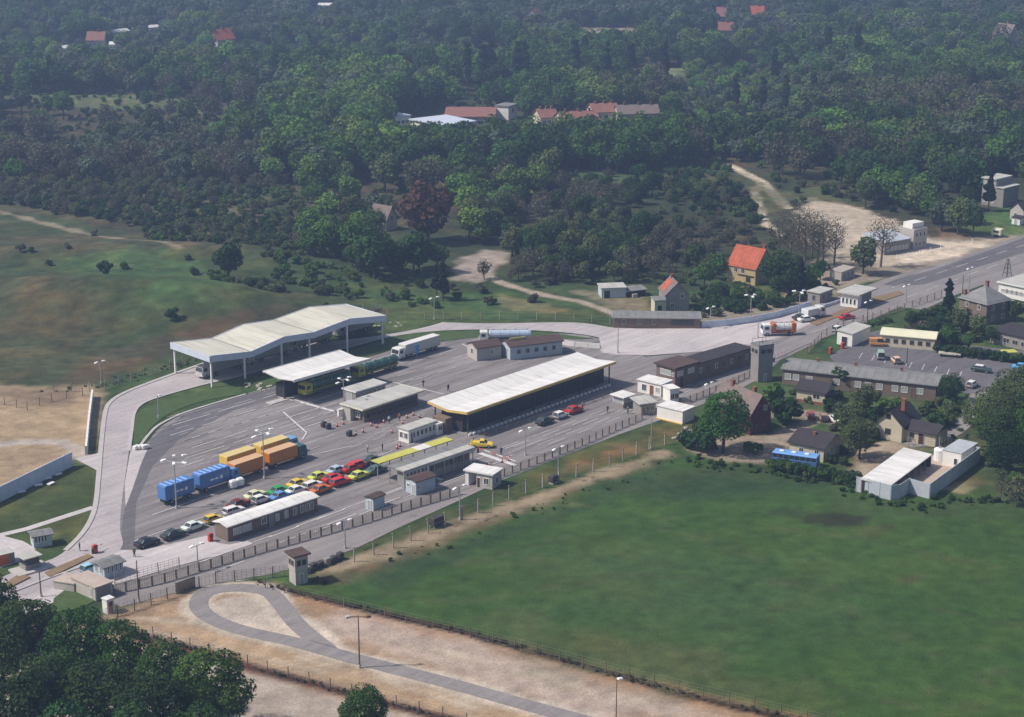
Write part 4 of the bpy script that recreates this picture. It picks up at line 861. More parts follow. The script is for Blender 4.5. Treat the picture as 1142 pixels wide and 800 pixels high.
B = Bld('concrete_works', 'square concrete building with white roof block at the sand pit', 'building', (1018, 279), (1033, 276), 6, 6.0)
B.walls('conc_wall'); B.walls('white_wall', x0=.4, x1=B.L-.6, y0=1, y1=4.5, z0=6.01, h=7.6, name='roof_block'); B.row('f', 3, 3.6, .9, 1.4, bars=0); B.row('f', 3, .8, .9, 1.4, bars=0); B.opening('r', 2, 3.5, 1, 1.4)
B = Bld('works_annex', 'lower grey annex with pale sloping roof left of the concrete building', 'building', (986, 285), (1015, 280), 9, 3.6)
B.walls('grey_wall'); B.mono('steel_panel', 3.6, 4.6, .2); B.row('f', 6, .9, 1, 1.3, pane='lit_pane')
B = Bld('grey_villa', 'tall grey villa with flat roofs half hidden by the dark conifer at right', 'house', (1094, 228), (1118, 232), 9, 9.5)
B.walls('grey_wall', h=8.6, x1=B.L*.65); B.walls('grey_wall', h=6.2, x0=B.L*.65+.01, name='side_wall'); B.flat('light_roof', .4, .4, z=8.62, x1=B.L*.6); B.flat('light_roof', .3, .3, z=6.22, x0=B.L*.68)
for z in (1, 4, 6.8): B.row('f', 3, z, 1, 1.4, .05, .62, pane='lit_pane')
B = Bld('garden_house', 'small house with pink gable and dark roof right of the grey villa', 'house', (1126, 244), (1141, 247), 6, 3.2)
B.walls('conc_wall', gable_y=2.2); B.gable('dark_roof', 2.2, .3, axis='y'); B.opening('f', B.L*.4, 1, 1, 1.3)
B = Bld('white_caravan', 'cream caravan parked at the main road edge below the villa', 'caravan', (1105, 264), (1116, 265.5), 2.4, 2.4)
b = MB(); b.bevbox(0, B.L, 0, B.w, .5, 2.5, .2); B.part('body', b, 'cream_roof'); b = MB(); b.box(B.L*.2, B.L*.8, -.02, .05, 1.4, 2.0); B.part('window', b, 'pane')
for x in (B.L*.4, B.L*.6): b = MB(); b.tube((x, -.02, .35), (x, .2, .35), .35, .35, 12); b.build('wheel', M['tyre'], B.t)
B = Bld('pale_garden_shed', 'tiny white-fronted garden shed below the small pink-gabled house', 'shed', (1128, 250), (1137, 251.5), 2.5, 2.0)
B.walls('white_wall'); B.mono('dark_roof', 2.0, 2.4, .2); B.opening('f', B.L*.5, .02, 1, 1.7, kind='door', pane='lit_pane')
B = Bld('ruined_hut', 'roofless pale concrete hut under the bare trees by the verge', 'hut', (938, 314), (953, 308), 3.5, 2.4)
B.walls('conc_wall'); B.mono('rubble', 2.41, 2.6, .05, .12); B.row('f', 3, .5, .9, 1.3, frame='conc_wall', pane='dark_in')

# far houses
def far_house(label, a, b_, wid, h, rise, wall, roof, axis_='x', cat='house', name='house', n=3):
    B = Bld(name, label, cat, a, b_, wid, h)
    if axis_ == 'x': B.walls(wall, gable=rise); r = B.gable(roof, rise, .5)
    else: B.walls(wall, gable_y=rise); r = B.gable(roof, rise, .5, axis='y')
    B.row('f', n, h*.35, 1.3, 1.5); B.chimney(B.L*.6, B.w*.5, h+rise*.5, h+rise+1.2, r, w_=.9); return B
far_house('far pale house with pinkish gable above the sandy clearing near the top', (582, 32), (602, 33), 10, 5, 6, 'conc_wall', 'rust_tile', 'y')
far_house('far house with wide red roof in the wood at upper left', (243, 54), (262, 52), 10, 5, 5, 'conc_wall', 'red_tile')
far_house('far house with dull red roof among trees at the upper left', (97, 54), (116, 54), 10, 5, 4, 'conc_wall', 'rust_tile')
far_house('far house with red roof, left one of the pair at the top right', (800, 30), (812, 30), 10, 6, 5, 'conc_wall', 'rust_tile')
far_house('far house with orange roof, right one of the pair at the top right', (838, 28), (852, 28), 10, 6, 5, 'conc_wall', 'red_tile')
far_house('far pinkish house low among trees below the pair at the top right', (801, 46), (818, 46), 8, 5, 4, 'conc_wall', 'rust_tile')
far_house('far grey church-like gabled house at the right picture edge near the top', (1123, 58), (1136, 57), 12, 8, 6, 'conc_wall', 'old_tile', 'y')
for lab, a, b_, wl in [('larger far white-roofed shed at upper left', (127, 42), (145, 40), 6), ('smaller far white-roofed shed right of the larger one at upper left', (166, 37), (178, 36), 5), ('far long grey-white shed near the right edge at the top', (1097, 58), (1108, 57), 6), ('small far white hut with dark roof at upper left among the trees', (69, 60), (79, 59), 5), ('tiny far white hut at the far upper left', (35, 56), (43, 55), 5), ('far white hut highest in the wood at upper left', (52, 22), (60, 22), 5), ('far white hut beside the dull red-roofed far house', (122, 55), (129, 55), 5), ('far pale hut with white roof at the top above the long green wood', (353, 12), (372, 12), 8), ('far white gable left of the poplars at the top', (484, 66), (490, 66), 5), ('bright far white gable between the two poplar clumps', (556, 68), (563, 68), 5), ('far pale shed below the pair of orange-roofed houses at the top', (856, 40), (862, 40), 5)]:
    B = Bld('white_shed', lab, 'shed', a, b_, wl, 3); B.walls('white_wall', gable=1.2); B.gable('white_roof', 1.2, .3); B.row('f', 2, .8, 1.2, 1.2)
B = Bld('factory_hall', 'far factory hall with white wall and long blue-grey roof in the wood', 'factory', (490, 155), (530, 150), 20, 5)
B.walls('white_wall'); B.flat('fascia', .5, .5); B.row('f', 8, 2.0, 2.6, 1.6, bars=2)
B = Bld('factory_shed', 'far flat brown factory shed behind the white factory hall', 'factory', (496, 143), (552, 143), 26, 4.4)
B.walls('conc_wall'); B.flat('rust_tile', .4, .4, z=4.41) ; B.row('f', 6, 1.6, 2.4, 1.4)
B = Bld('factory_annex', 'low far white annex left of the white factory hall', 'factory', (441, 142), (458, 140), 14, 4)
B.walls('white_wall'); B.flat('fascia', .3, .4); B.row('f', 3, 1.2, 1.6, 1.4)
B = Bld('factory_gatehouse', 'small far white gatehouse at the right of the factory sheds', 'building', (567, 134), (577, 131), 6, 5.5)
B.walls('white_wall'); B.flat('grey_roof', .4, .4); B.opening('f', B.L/2, 2.5, 2, 2)
for lab, a, b_, wd, wl, rf_ in [('far block with long orange tiled roof right of the factory', (627, 148), (668, 146), 14, 'conc_wall', 'rust_tile'), ('far cream block with weathered tiled roof behind the orange-roofed block', (662, 138), (690, 137), 14, 'cream_wall', 'rust_tile'), ('far long barrack with brown roof at the right of the orange-roofed block', (690, 140), (735, 139), 14, 'conc_wall', 'old_tile'), ('far low house with faded orange roof left of the orange-roofed block', (603, 144), (622, 143), 12, 'cream_wall', 'rust_tile')]:
    B = Bld('estate_block', lab, 'building', a, b_, wd*.8, 4.6); B.walls(wl, gable=2.8); r_ = B.gable(rf_, 2.8, .5); B.row('f', max(3, int(B.L/5)), 1.8, 1.6, 1.6)
    for x in (.2, .55, .85): B.chimney(B.L*x, wd*.4, 5.8, 8.4, r_, w_=.8)
B = Bld('hidden_cottage', 'pale pink gable of a cottage beside the copper tree', 'house', (431, 258), (443, 255), 7, 3.6)
B.walls('cream_wall', gable_y=3.6); B.gable('old_tile', 3.6, .4, axis='y'); B.opening('f', B.L*.5, 3, 1.2, 1.4)
B = Bld('red_roofed_cabin', 'tiny cabin with orange roof in the scrub left of the grey villa', 'cabin', (1057, 212), (1066, 213), 5, 2.5)
B.walls('conc_wall', gable=1.2); B.gable('red_tile', 1.2, .3); B.opening('f', B.L*.5, .8, 1, 1)

# ------------------------------------------------------------ walls, barriers, fences
wall_line('concrete_screen_wall', 'tall pale blue screen wall of concrete panels beside the left lawn', 'wall', [(-40, 578), (0, 560), (81, 520)], 2.9, 'blue_panel', .16, ribs=2.5)
wall_line('concrete_screen_wall', 'pale blue screen wall seen end-on between the sand and the lorry road', 'wall', [(96.5, 507), (100, 470), (103.5, 443)], 1.7, 'white_wall', .4, ribs=2.5)
wall_line('road_screen_wall', 'low white curving screen wall on the far side of the junction', 'wall', [(782, 366), (810, 364), (840, 360), (865, 355), (888, 348), (905, 343)], 1.7, 'blue_panel', .14, ribs=2.5)
wall_line('white_barrier', 'long white barrier wall right of the grey hangar', 'barrier', [(622, 384), (640, 386.5), (669, 389)], 1.2, 'white_wall', .15, ribs=3)
0 and wall_line('grey_screen', 'pale vertical screen wall above the right end of the main canopy', 'wall', [(671, 394), (700, 397), (722, 399)], 2.0, 'fascia', .12, ribs=3)
wall_line('road_crash_wall', 'low pale wall strip between the carriageways by the checkpoint booth', 'wall', [(893, 352), (915, 345), (942, 336)], .9, 'blue_panel', .2, ribs=3)
wall_line('gate_panel', 'dark wire gate panel on the lower fence by the turning loop', 'gate', [(196, 663), (218, 655)], 1.9, 'rust_post', .06, ribs=1.0)

def fence(name, label, pts, h, spacing, postm='post', pr=.07, wires=4, wire_r=.018, lattice=0.0, group=None, wirem='wire', lean=0.0):
    P = [G(*q) for q in pts]; O = Vector((P[0].x, P[0].y, 0)); t = thing(name, label, 'fence', tuple(O), 0, group)
    tot = sum((c-a).length for a, c in zip(P[:-1], P[1:])); n = min(100, max(2, int(tot/spacing))); W_ = MB(); out = []
    for i in range(n):
        s_ = tot*i/(n-1)
        for a, c in zip(P[:-1], P[1:]):
            l = (c-a).length
            if s_ <= l+1e-6: out.append(a+(c-a)*(s_/l)); break
            s_ -= l
        else: out.append(P[-1])
    pb = MB(); pb.box(-pr, pr, -pr, pr, 0, h)
    if lean: pb.loft([[(-pr, -pr, h), (pr, -pr, h), (pr, pr, h), (-pr, pr, h)], [(-pr-lean, -pr-lean, h+.45), (pr-lean, -pr-lean, h+.45), (pr-lean, pr-lean, h+.5), (-pr-lean, pr-lean, h+.5)]])
    proto = pb.build('post', M[postm], t)
    for i, p in enumerate(out):
        o = proto if i == 0 else proto.copy()
        if i: scene.collection.objects.link(o); o.parent = t
        o.location = (p.x-O.x, p.y-O.y, float(H(p.x, p.y))); o.rotation_euler = (random.uniform(-.04, .04), random.uniform(-.04, .04), random.uniform(-.2, .2)+.5)
    for a, c in zip(out[:-1], out[1:]):
        a = a-O; c = c-O
        for k_ in range(wires):
            z = h*(.12+.84*k_/(max(1, wires-1))); W_.tube((a.x, a.y, z), (c.x, c.y, z), wire_r, n=3)
        if lattice:
            m_ = max(1, int((c-a).length/lattice))
            for j in range(m_): p = a+(c-a)*(j+.5)/m_; W_.tube((p.x, p.y, .1), (p.x, p.y, h*.96), wire_r*.8, n=3)
    W_.build('wire_mesh', M[wirem], t); return t
fence('post_fence', 'brown post and wire fence along the near edge of the green field', [(296, 656), (360, 672), (440, 691.5), (560, 720), (700, 757), (880, 800), (960, 820)], 1.8, 3.6, 'rust_post', .055, 4, .014, 1.6)
fence('post_fence', 'pale concrete-posted fence along the grass strip beside the patrol road', [(395, 627), (440, 611), (480, 594), (520, 578), (560, 560), (620, 539), (680, 521), (728, 500), (760, 492)], 2.3, 4.0, 'post', .10, 3, .015, lean=.25)
fence('post_fence', 'long brown railing fence between the car lanes and the patrol road', [(126, 663), (180, 651), (235, 634), (280, 620), (340, 603), (400, 586), (450, 570), (512, 552)], 1.7, 2.1, 'rust_post', .1, 8, .04, .35)
fence('post_fence', 'brown railing fence along the patrol road right of the white gate hut', [(553, 535), (600, 517), (650, 497), (690, 479), (716, 468)], 1.6, 2.2, 'rust_post', .1, 7, .035, .45)
fence('post_fence', 'brown railing fence in front of the office wing', [(762, 452), (800, 437), (842, 418)], 1.6, 2.2, 'rust_post', .1, 7, .035, .45)
fence('post_fence', 'brown wire fence along the sandy strip below the patrol road', [(112, 694), (150, 681), (196, 665), (236, 651), (290, 646), (325, 642)], 2.0, 2.8, 'rust_post', .08, 7, .03, .7)
fence('post_fence', 'brown fence along the dark ditch crossing the sandy ground at the bottom', [(112, 690), (200, 718), (300, 748), (420, 781), (520, 806)], 1.5, 3.4, 'rust_post', .06, 4, .018, 1.2)
fence('post_fence', 'low brown bollard fence along the right side of the main canopy', [(528, 493), (580, 475), (640, 457), (682, 440)], 1.0, 3.0, 'rust_post', .07, 2, .03)
fence('post_fence', 'wire fence behind the lorry canopy at the foot of the hillside', [(60, 437), (112, 437), (150, 424), (186, 413), (250, 392), (330, 366), (420, 350)], 2.2, 3.6, 'post', .07, 5, .02, 1.2)
fence('post_fence', 'old brown fence round the sandy lot on the left', [(-30, 450), (10, 452), (30, 458), (60, 447), (92, 441)], 1.8, 3.0, 'rust_post', .07, 4, .02, 1.0)
fence('post_fence', 'wire fence behind the road at the foot of the wood', [(432, 357), (500, 357), (580, 357), (640, 358), (680, 362)], 2.0, 4.0, 'post', .07, 3, .02)
fence('post_fence', 'brown fence with low hedge between the east road and the gardens', [(900, 395), (916, 378), (940, 364), (975, 356), (1010, 345), (1050, 332)], 1.8, 3.2, 'rust_post', .08, 5, .03, .8)
fence('post_fence', 'pale posts round the sand pit in front of the concrete building', [(1000, 290), (1030, 284), (1060, 277), (1084, 272)], 1.6, 4.0, 'white_metal', .07, 2, .02)
fence('post_fence', 'grey fence across the far end of the sheet metal yard', [(1012, 500), (1040, 499), (1066, 503)], 2.4, 2.2, 'metal', .06, 5, .025, .6)
fence('post_fence', 'grey handrail fence between entrance block and booth at the left', [(128, 652), (160, 645), (200, 634)], 2.0, 2.6, 'post', .07, 5, .03, .7)

# ------------------------------------------------------------ light masts and poles
def mast(label, base, h, heads=2, spread=1.6, r=.11, m='metal', head='flood', name='light_mast', cat='light mast', big=1.0):
    p = G(*base); t = thing(name, label, cat, (p.x, p.y, float(H(p.x, p.y))), LANG if heads == 2 else .3)
    b = MB(); b.tube((0, 0, 0), (0, 0, h), r*1.2, r*.7, 8); b.build('pole', M[m], t)
    b = MB(); b.tube((0, 0, 0), (0, 0, .5), r*2.2, r*2.0, 8); b.build('footing', M['kerb'], t)
    b = MB(); tips = []
    for i in range(heads):
        a = 2*math.pi*i/heads+(0 if heads == 2 else .4); z = h-(.0 if heads <= 3 else .35*(i % 3)); q = (spread*math.cos(a), spread*math.sin(a), z); tips.append((q, a)); b.tube((0, 0, z-.15), q, .05, n=6)
    if heads: b.build('arms', M[m], t)
    for q, a in tips:
        hb = MB(); hb.bevbox(-.42*big, .42*big, -.24*big, .24*big, -.1*big, .14*big, .05); o = hb.build('lamp_head', M['lamp'], t); o.location = (q[0], q[1], q[2]); o.rotation_euler = (0, .15, a)
    return t
mast('tall mast with a ring of six white floodlights beside the blue lorry', (197, 567), 9.6, 6, 2.1, .13, big=1.15)
mast('tall mast with three floodlights in front of the yellow and orange lorries', (295, 534), 9.4, 4, 1.9, .13, big=1.1)
mast('mast with four floodlights in front of the green tank lorry', (384, 461), 7.6, 4, 1.5, .1)
mast('twin-headed lamp mast on the car lanes right of the yellow pick-up', (586, 508), 5.3, 2, 1.4)
mast('twin-headed lamp mast on the verge behind the white gate hut', (622.5, 536), 6.4, 2, 1.3)
mast('twin-headed lamp mast on the fence line left of the white gate hut', (513, 580), 6.2, 2, 1.3)
mast('twin-headed lamp mast on the patrol road left of the small blue hut', (385, 612), 4.9, 2, 1.3)
mast('twin-headed lamp mast beside the patrol road in front of the office wing', (790, 452), 4.8, 2, 1.1)
mast('mast with white double lamps below the red-roofed house', (837, 354), 5.6, 3, 1.3, big=1.1)
mast('mast with three white lamps by the dark trees near the east road', (891, 352), 6.2, 3, 1.5, big=1.2)
mast('twin-headed lamp mast left of the checkpoint booth on the east road', (1010, 338), 4.6, 2, 1.3)
mast('twin-headed lamp mast on the dark post right of the checkpoint booth', (967, 361), 5.6, 2, 1.3, m='dark_metal')
mast('twin-headed lamp mast beside the main carriageway near the conifer', (1080, 326), 6.5, 2, 1.3)
mast('twin-headed lamp mast above the long grey shed', (792, 366), 5.2, 2, 1.3)
mast('twin-headed lamp mast at the foot of the wood by the road bend', (484.5, 357), 5.6, 2, 1.3)
mast('lamp mast at the foot of the bare hillside on the left', (113, 428), 5.0, 2, 1.0)
mast('thin lamp mast on the curved grass strip', (177, 466), 4.8, 1, .6)
mast('thin lamp mast in the pale entrance paving right of the fence corner', (221, 637), 4.6, 2, 1.1)
mast('thin concrete pole on the verge between the white block and the fence', (726, 501), 6.4, 0, m='post', name='utility_pole', cat='pole')
mast('thin pole at the right of the lorry canopy', (428, 383), 4.6, 0, m='dark_metal', name='utility_pole', cat='pole')
mast('dark pole standing in the car park', (1011, 408), 4.3, 0, m='dark_metal', name='utility_pole', cat='pole')
mast('tall brown timber pole at the corner of the lower fence', (155, 672), 7.2, 0, m='wood', name='utility_pole', cat='pole')
mast('brown timber pole on the small lawn above the grove', (46, 666), 4.4, 0, m='wood', name='utility_pole', cat='pole')
mast('dark timber pole right of the conifer beside the main road', (1073, 330), 5.6, 0, m='wood', name='utility_pole', cat='pole')
mast('thin pale pole behind the main canopy near the long grey shed', (689, 394), 6.0, 0, m='post', name='utility_pole', cat='pole')
mast('thin pole on the junction left of the tall watchtower', (845, 377), 5.0, 0, m='post', name='utility_pole', cat='pole')
t = mast('dark timber pole with a crossbar lamp on the sandy ground at the bottom', (401, 745), 8.3, 0, m='wood', name='lamp_pole', cat='lamp pole')
b = MB(); b.tube((-1.5, .4, 8.1), (1.5, -.4, 8.1), .09); b.tube((0, 0, 8.1), (.9, -1.1, 8.35), .07); b.build('crossbar', M['wood'], t)
b = MB(); b.bevbox(-1.8, -1.1, .1, .6, 7.95, 8.3, .05); b.build('lamp_head', M['light_roof'], t); b = MB(); b.bevbox(1.1, 1.8, -.6, -.1, 7.95, 8.3, .05); b.build('lamp_head', M['wood'], t)
t = mast('thin pole with a single white lamp near the field fence at the bottom', (687, 806), 6.4, 1, .6, .08, m='wood', name='lamp_pole', cat='lamp pole')
p = G(1123, 309); t = thing('lattice_pylon', 'small steel lattice pylon by the white hall at the right', 'pylon', tuple(p), .4)
for sx in (-1, 1):
    for sy in (-1, 1): b = MB(); b.tube((sx*.9, sy*.9, 0), (sx*.2, sy*.2, 5), .08, n=5); b.build('leg', M['dark_metal'], t)
b = MB()
for z in (1.2, 2.4, 3.6, 4.8): q = .9-.14*z; b.tube((-q, -q, z), (q, -q, z), .05, n=4); b.tube((-q, q, z), (q, q, z), .05, n=4); b.tube((-q, -q, z), (-q, q, z), .05, n=4); b.tube((q, -q, z), (q, q, z), .05, n=4)
b.build('bracing', M['dark_metal'], t)

# ------------------------------------------------------------ cars
def car_parts(kind, col):
    """+x forward; returns body mesh builder with slots body"""
    b = MB(); g = MB()
    Ln, Wd = {'sedan': (4.5, 1.72), 'hatch': (3.9, 1.6), 'wagon': (4.4, 1.7), 'van': (4.3, 1.75), 'pickup': (4.5, 1.7)}[kind]; hw = Wd/2; x0, x1 = -Ln/2, Ln/2
    prof = {'sedan': [(x0, .55, .86), (x0+.15, .3, .95), (x0+.9, .28, .98), (-.9, .26, .98), (.6, .26, .95), (x1-.5, .28, .86), (x1-.1, .32, .76), (x1, .42, .66)]}['sedan']
    top = {'sedan': .96, 'hatch': .95, 'wagon': .98, 'van': 1.0, 'pickup': .96}[kind]
    rings = []
    for x, zl, zh in prof:
        x = x*Ln/4.5; k_ = .93 if x in (prof[0][0]*Ln/4.5, prof[-1][0]*Ln/4.5) else 1; h_ = hw*k_
        rings.append([(x, -h_, zl+.1), (x, -h_*.9, zl), (x, h_*.9, zl), (x, h_, zl+.1), (x, h_, zh-.12), (x, h_*.9, zh), (x, -h_*.9, zh), (x, -h_, zh-.12)])
    b.loft(rings)
    cab = {'sedan': (-1.55, -1.0, .35, 1.0, 1.40), 'hatch': (-1.85, -1.35, .25, .85, 1.40), 'wagon': (-2.15, -1.85, .3, .95, 1.42), 'van': (-2.1, -2.0, .9, 1.6, 1.85), 'pickup': (-.5, -.35, .45, 1.05, 1.45)}[kind]
    xb, xrb, xrf, xf, zr = cab; zb = .93; a, c_ = hw*.9, hw*.74
    g.loft([[(xb, -a, zb), (xf, -a, zb), (xf, a, zb), (xb, a, zb)], [(xrb, -c_, zr-.03), (xrf, -c_, zr-.03), (xrf, c_, zr-.03), (xrb, c_, zr-.03)]])
    b.bevbox(xrb-.06, xrf+.06, -c_-.04, c_+.04, zr-.03, zr+.06, .03)
    for xp in (xrb+.02, (xrb+xrf)/2, xrf-.05):            # pillars
        xq = xb+.05 if xp == xrb+.02 else (xf-.08 if xp == xrf-.05 else xp)
        for s in (-1, 1): b.tube((xq, s*a*1.01, zb), (xp, s*c_*1.01, zr), .035, n=4)
    if kind == 'van': b.bevbox(xb+.1, xrf-1.1, -a-.01, a+.01, 1.0, zr, .06)
    if kind == 'pickup': b.box(x0+.1, -.6, -hw*.95, -hw*.85, .9, 1.15); b.box(x0+.1, -.6, hw*.85, hw*.95, .9, 1.15); b.box(x0+.1, x0+.2, -hw*.85, hw*.85, .9, 1.15)
    return b, g, Ln, hw
proto_car = {}
wheel_me = None
def car(label, px, kind='sedan', col=(.6, .6, .6), ang=None, group=None, cat='car', roofcol=None):
    global wheel_me
    p = G(*px); a = LANG if ang is None else ang
    t = thing('car' if kind not in ('van', 'pickup') else kind, label, cat, (p.x, p.y, .11), a, group)
    if kind not in proto_car:
        b, g, Ln, hw = car_parts(kind, col); proto_car[kind] = (b, g, Ln, hw)
    b, g, Ln, hw = proto_car[kind]
    b.build('body', paint(col), t); g2 = g.build('windows', M['carglass'], t)
    if roofcol: rb = MB(); rb.bevbox(-1.3, .5, -.66, .66, 1.42, 1.49, .02); rb.build('roof_panel', paint(roofcol), t)
    for sx in (-.31, .31):
        for sy in (-1, 1):
            if wheel_me is None:
                wb = MB(); wb.tube((0, -.1, 0), (0, .1, 0), .31, .31, 14); wb.mi = 1; wb.tube((0, -.108, 0), (0, .108, 0), .17, .17, 10); o = wb.build('wheel', [M['tyre'], M['metal']], t); wheel_me = o.data
            else: o = bpy.data.objects.new('wheel', wheel_me); link(o, t)
            o.location = (sx*Ln, sy*(hw-.09), .31)
    lb = MB()
    for s in (-1, 1): lb.box(Ln/2-.06, Ln/2+.012, s*hw*.62-.14, s*hw*.62+.14, .5, .64)
    lb.build('headlights', M['lamp'], t)
    lb = MB()
    for s in (-1, 1): lb.box(-Ln/2-.012, -Ln/2+.05, s*hw*.7-.12, s*hw*.7+.12, .62, .76)
    lb.build('tail_lights', paint((.35, .01, .01)), t)
    return t
WH, RD, YL, GN, BL, BK, DG, OR = (.72, .71, .68), (.50, .025, .02), (.70, .48, .04), (.03, .30, .07), (.12, .28, .55), (.02, .02, .024), (.03, .05, .045), (.55, .14, .03)
LB = (.38, .50, .60); YG = (.58, .62, .10); MR = (.16, .02, .02); CRM = (.62, .58, .45)
GQ = 'cars queueing at the low barracks'
cars = [
 ('black car, last of the queue at the left end', (164, 609), 'sedan', BK), ('dark car with pale roof rack, second from the left end of the queue', (193, 600), 'sedan', DG),
 ('white car with green tint, third from the left end of the queue', (216, 591), 'sedan', (.62, .70, .64)), ('small yellow car behind the left gable of the low barracks', (238, 583), 'hatch', YL),
 ('white van-like car just behind the low barracks', (261, 573.5), 'wagon', WH), ('dark red car behind the white van-like car', (266, 566), 'sedan', MR),
 ('white car just above the middle of the barracks roof', (291, 561), 'hatch', WH), ('cream car beside the bright green car', (285, 556), 'sedan', (.66, .64, .40)),
 ('bright green car in the middle of the queue', (311, 551), 'sedan', GN), ('blue car half hidden by the barracks roof under the green car', (313, 557), 'sedan', BL),
 ('yellow car right of the green car', (332, 543), 'sedan', YL), ('white car in front of the yellow car', (331, 550.5), 'sedan', WH), ('pale white car behind the right end of the barracks', (349, 545), 'wagon', WH),
 ('orange-red car at the right end of the barracks roof', (358, 549.5), 'sedan', OR), ('lemon yellow car in the back row of the queue', (356, 535), 'sedan', YG),
 ('light blue car in the back row', (376, 528), 'sedan', LB), ('red car left in the cluster of red cars', (371, 537), 'sedan', RD), ('large red car lowest in the cluster of red cars', (379.5, 541), 'wagon', (.60, .03, .03)),
 ('red car behind, left of the pair nearest the dark car', (392, 526), 'sedan', RD), ('red car behind, right of the pair nearest the dark car', (400, 522), 'wagon', (.55, .04, .05)),
 ('dark green car at the head of the back row', (415.5, 517), 'sedan', DG), ('yellow-green car in the front row', (400.5, 534), 'sedan', YG), ('dark green car with pale window at the head of the front row', (420, 527.5), 'sedan', (.07, .13, .13))]
for i, (lab, px, kd, c_) in enumerate(cars): car(lab, px, kd, c_, LANG+random.uniform(-.04, .04), GQ)
G3 = 'cars leaving along the lanes right of the main canopy'
car('dark green car, left one of three leaving beside the main canopy', (607.5, 473), 'sedan', DG, None, G3); car('white car, middle one of three leaving beside the main canopy', (625, 466.5), 'hatch', WH, None, G3); car('red car, right one of three leaving beside the main canopy', (640, 460.5), 'sedan', RD, None, G3)
t = car('yellow pick-up with its cab at the end of the grey canopy', (537.5, 499), 'pickup', (.75, .55, .08), LANG-.9, None, 'pick-up')
car('light blue car tucked beside the guard booth', (101, 638), 'hatch', (.30, .55, .68), LANG)
car('bright red car on the east road near the checkpoint booth', (944, 356.5), 'sedan', RD, LANG-.3)
car('white car at the fence bend by the car park', (934, 370), 'hatch', WH, LANG)
GP = 'vehicles in the car park'
car('pale blue-roofed green van facing the camera in the car park', (982, 400), 'van', (.30, .40, .36), LANG+.6, GP, 'van'); car('cream and orange car in the car park', (999, 405), 'hatch', (.66, .45, .34), LANG+.8, GP)
car('dark car with white roof parked at the right of the car park', (1094, 415), 'sedan', DG, -.5, GP, 'car', (.72, .72, .72)); car('small orange van beside the cream-roofed shed', (979, 386), 'van', (.55, .28, .09), -.1, GP, 'van')
car('white car beside the round bush at the car park exit', (1084, 432), 'hatch', WH, .9, GP)
car('bright blue car at the right picture edge', (1140, 413), 'sedan', (.10, .35, .65), -.4, GP)
GH = 'cars parked between the houses'
car('dull red car parked behind the black-roofed house', (904, 467), 'hatch', (.30, .06, .07), LANG+.7, GH); car('tan car second from the left behind the black-roofed house', (918, 469), 'hatch', (.35, .22, .14), LANG+.7, GH)
car('white car third from the left behind the black-roofed house', (931, 471), 'sedan', WH, LANG+.9, GH); car('white and pale blue van right of the cars behind the black-roofed house', (941, 474), 'van', (.62, .68, .70), LANG+.7, GH, 'van')
car('white car at the right picture edge near the verge of the car park', (899, 359), 'sedan', WH, LANG-.4); car('dark car beside the orange tank lorry on the east road', (893, 357), 'sedan', DG, LANG-.4)

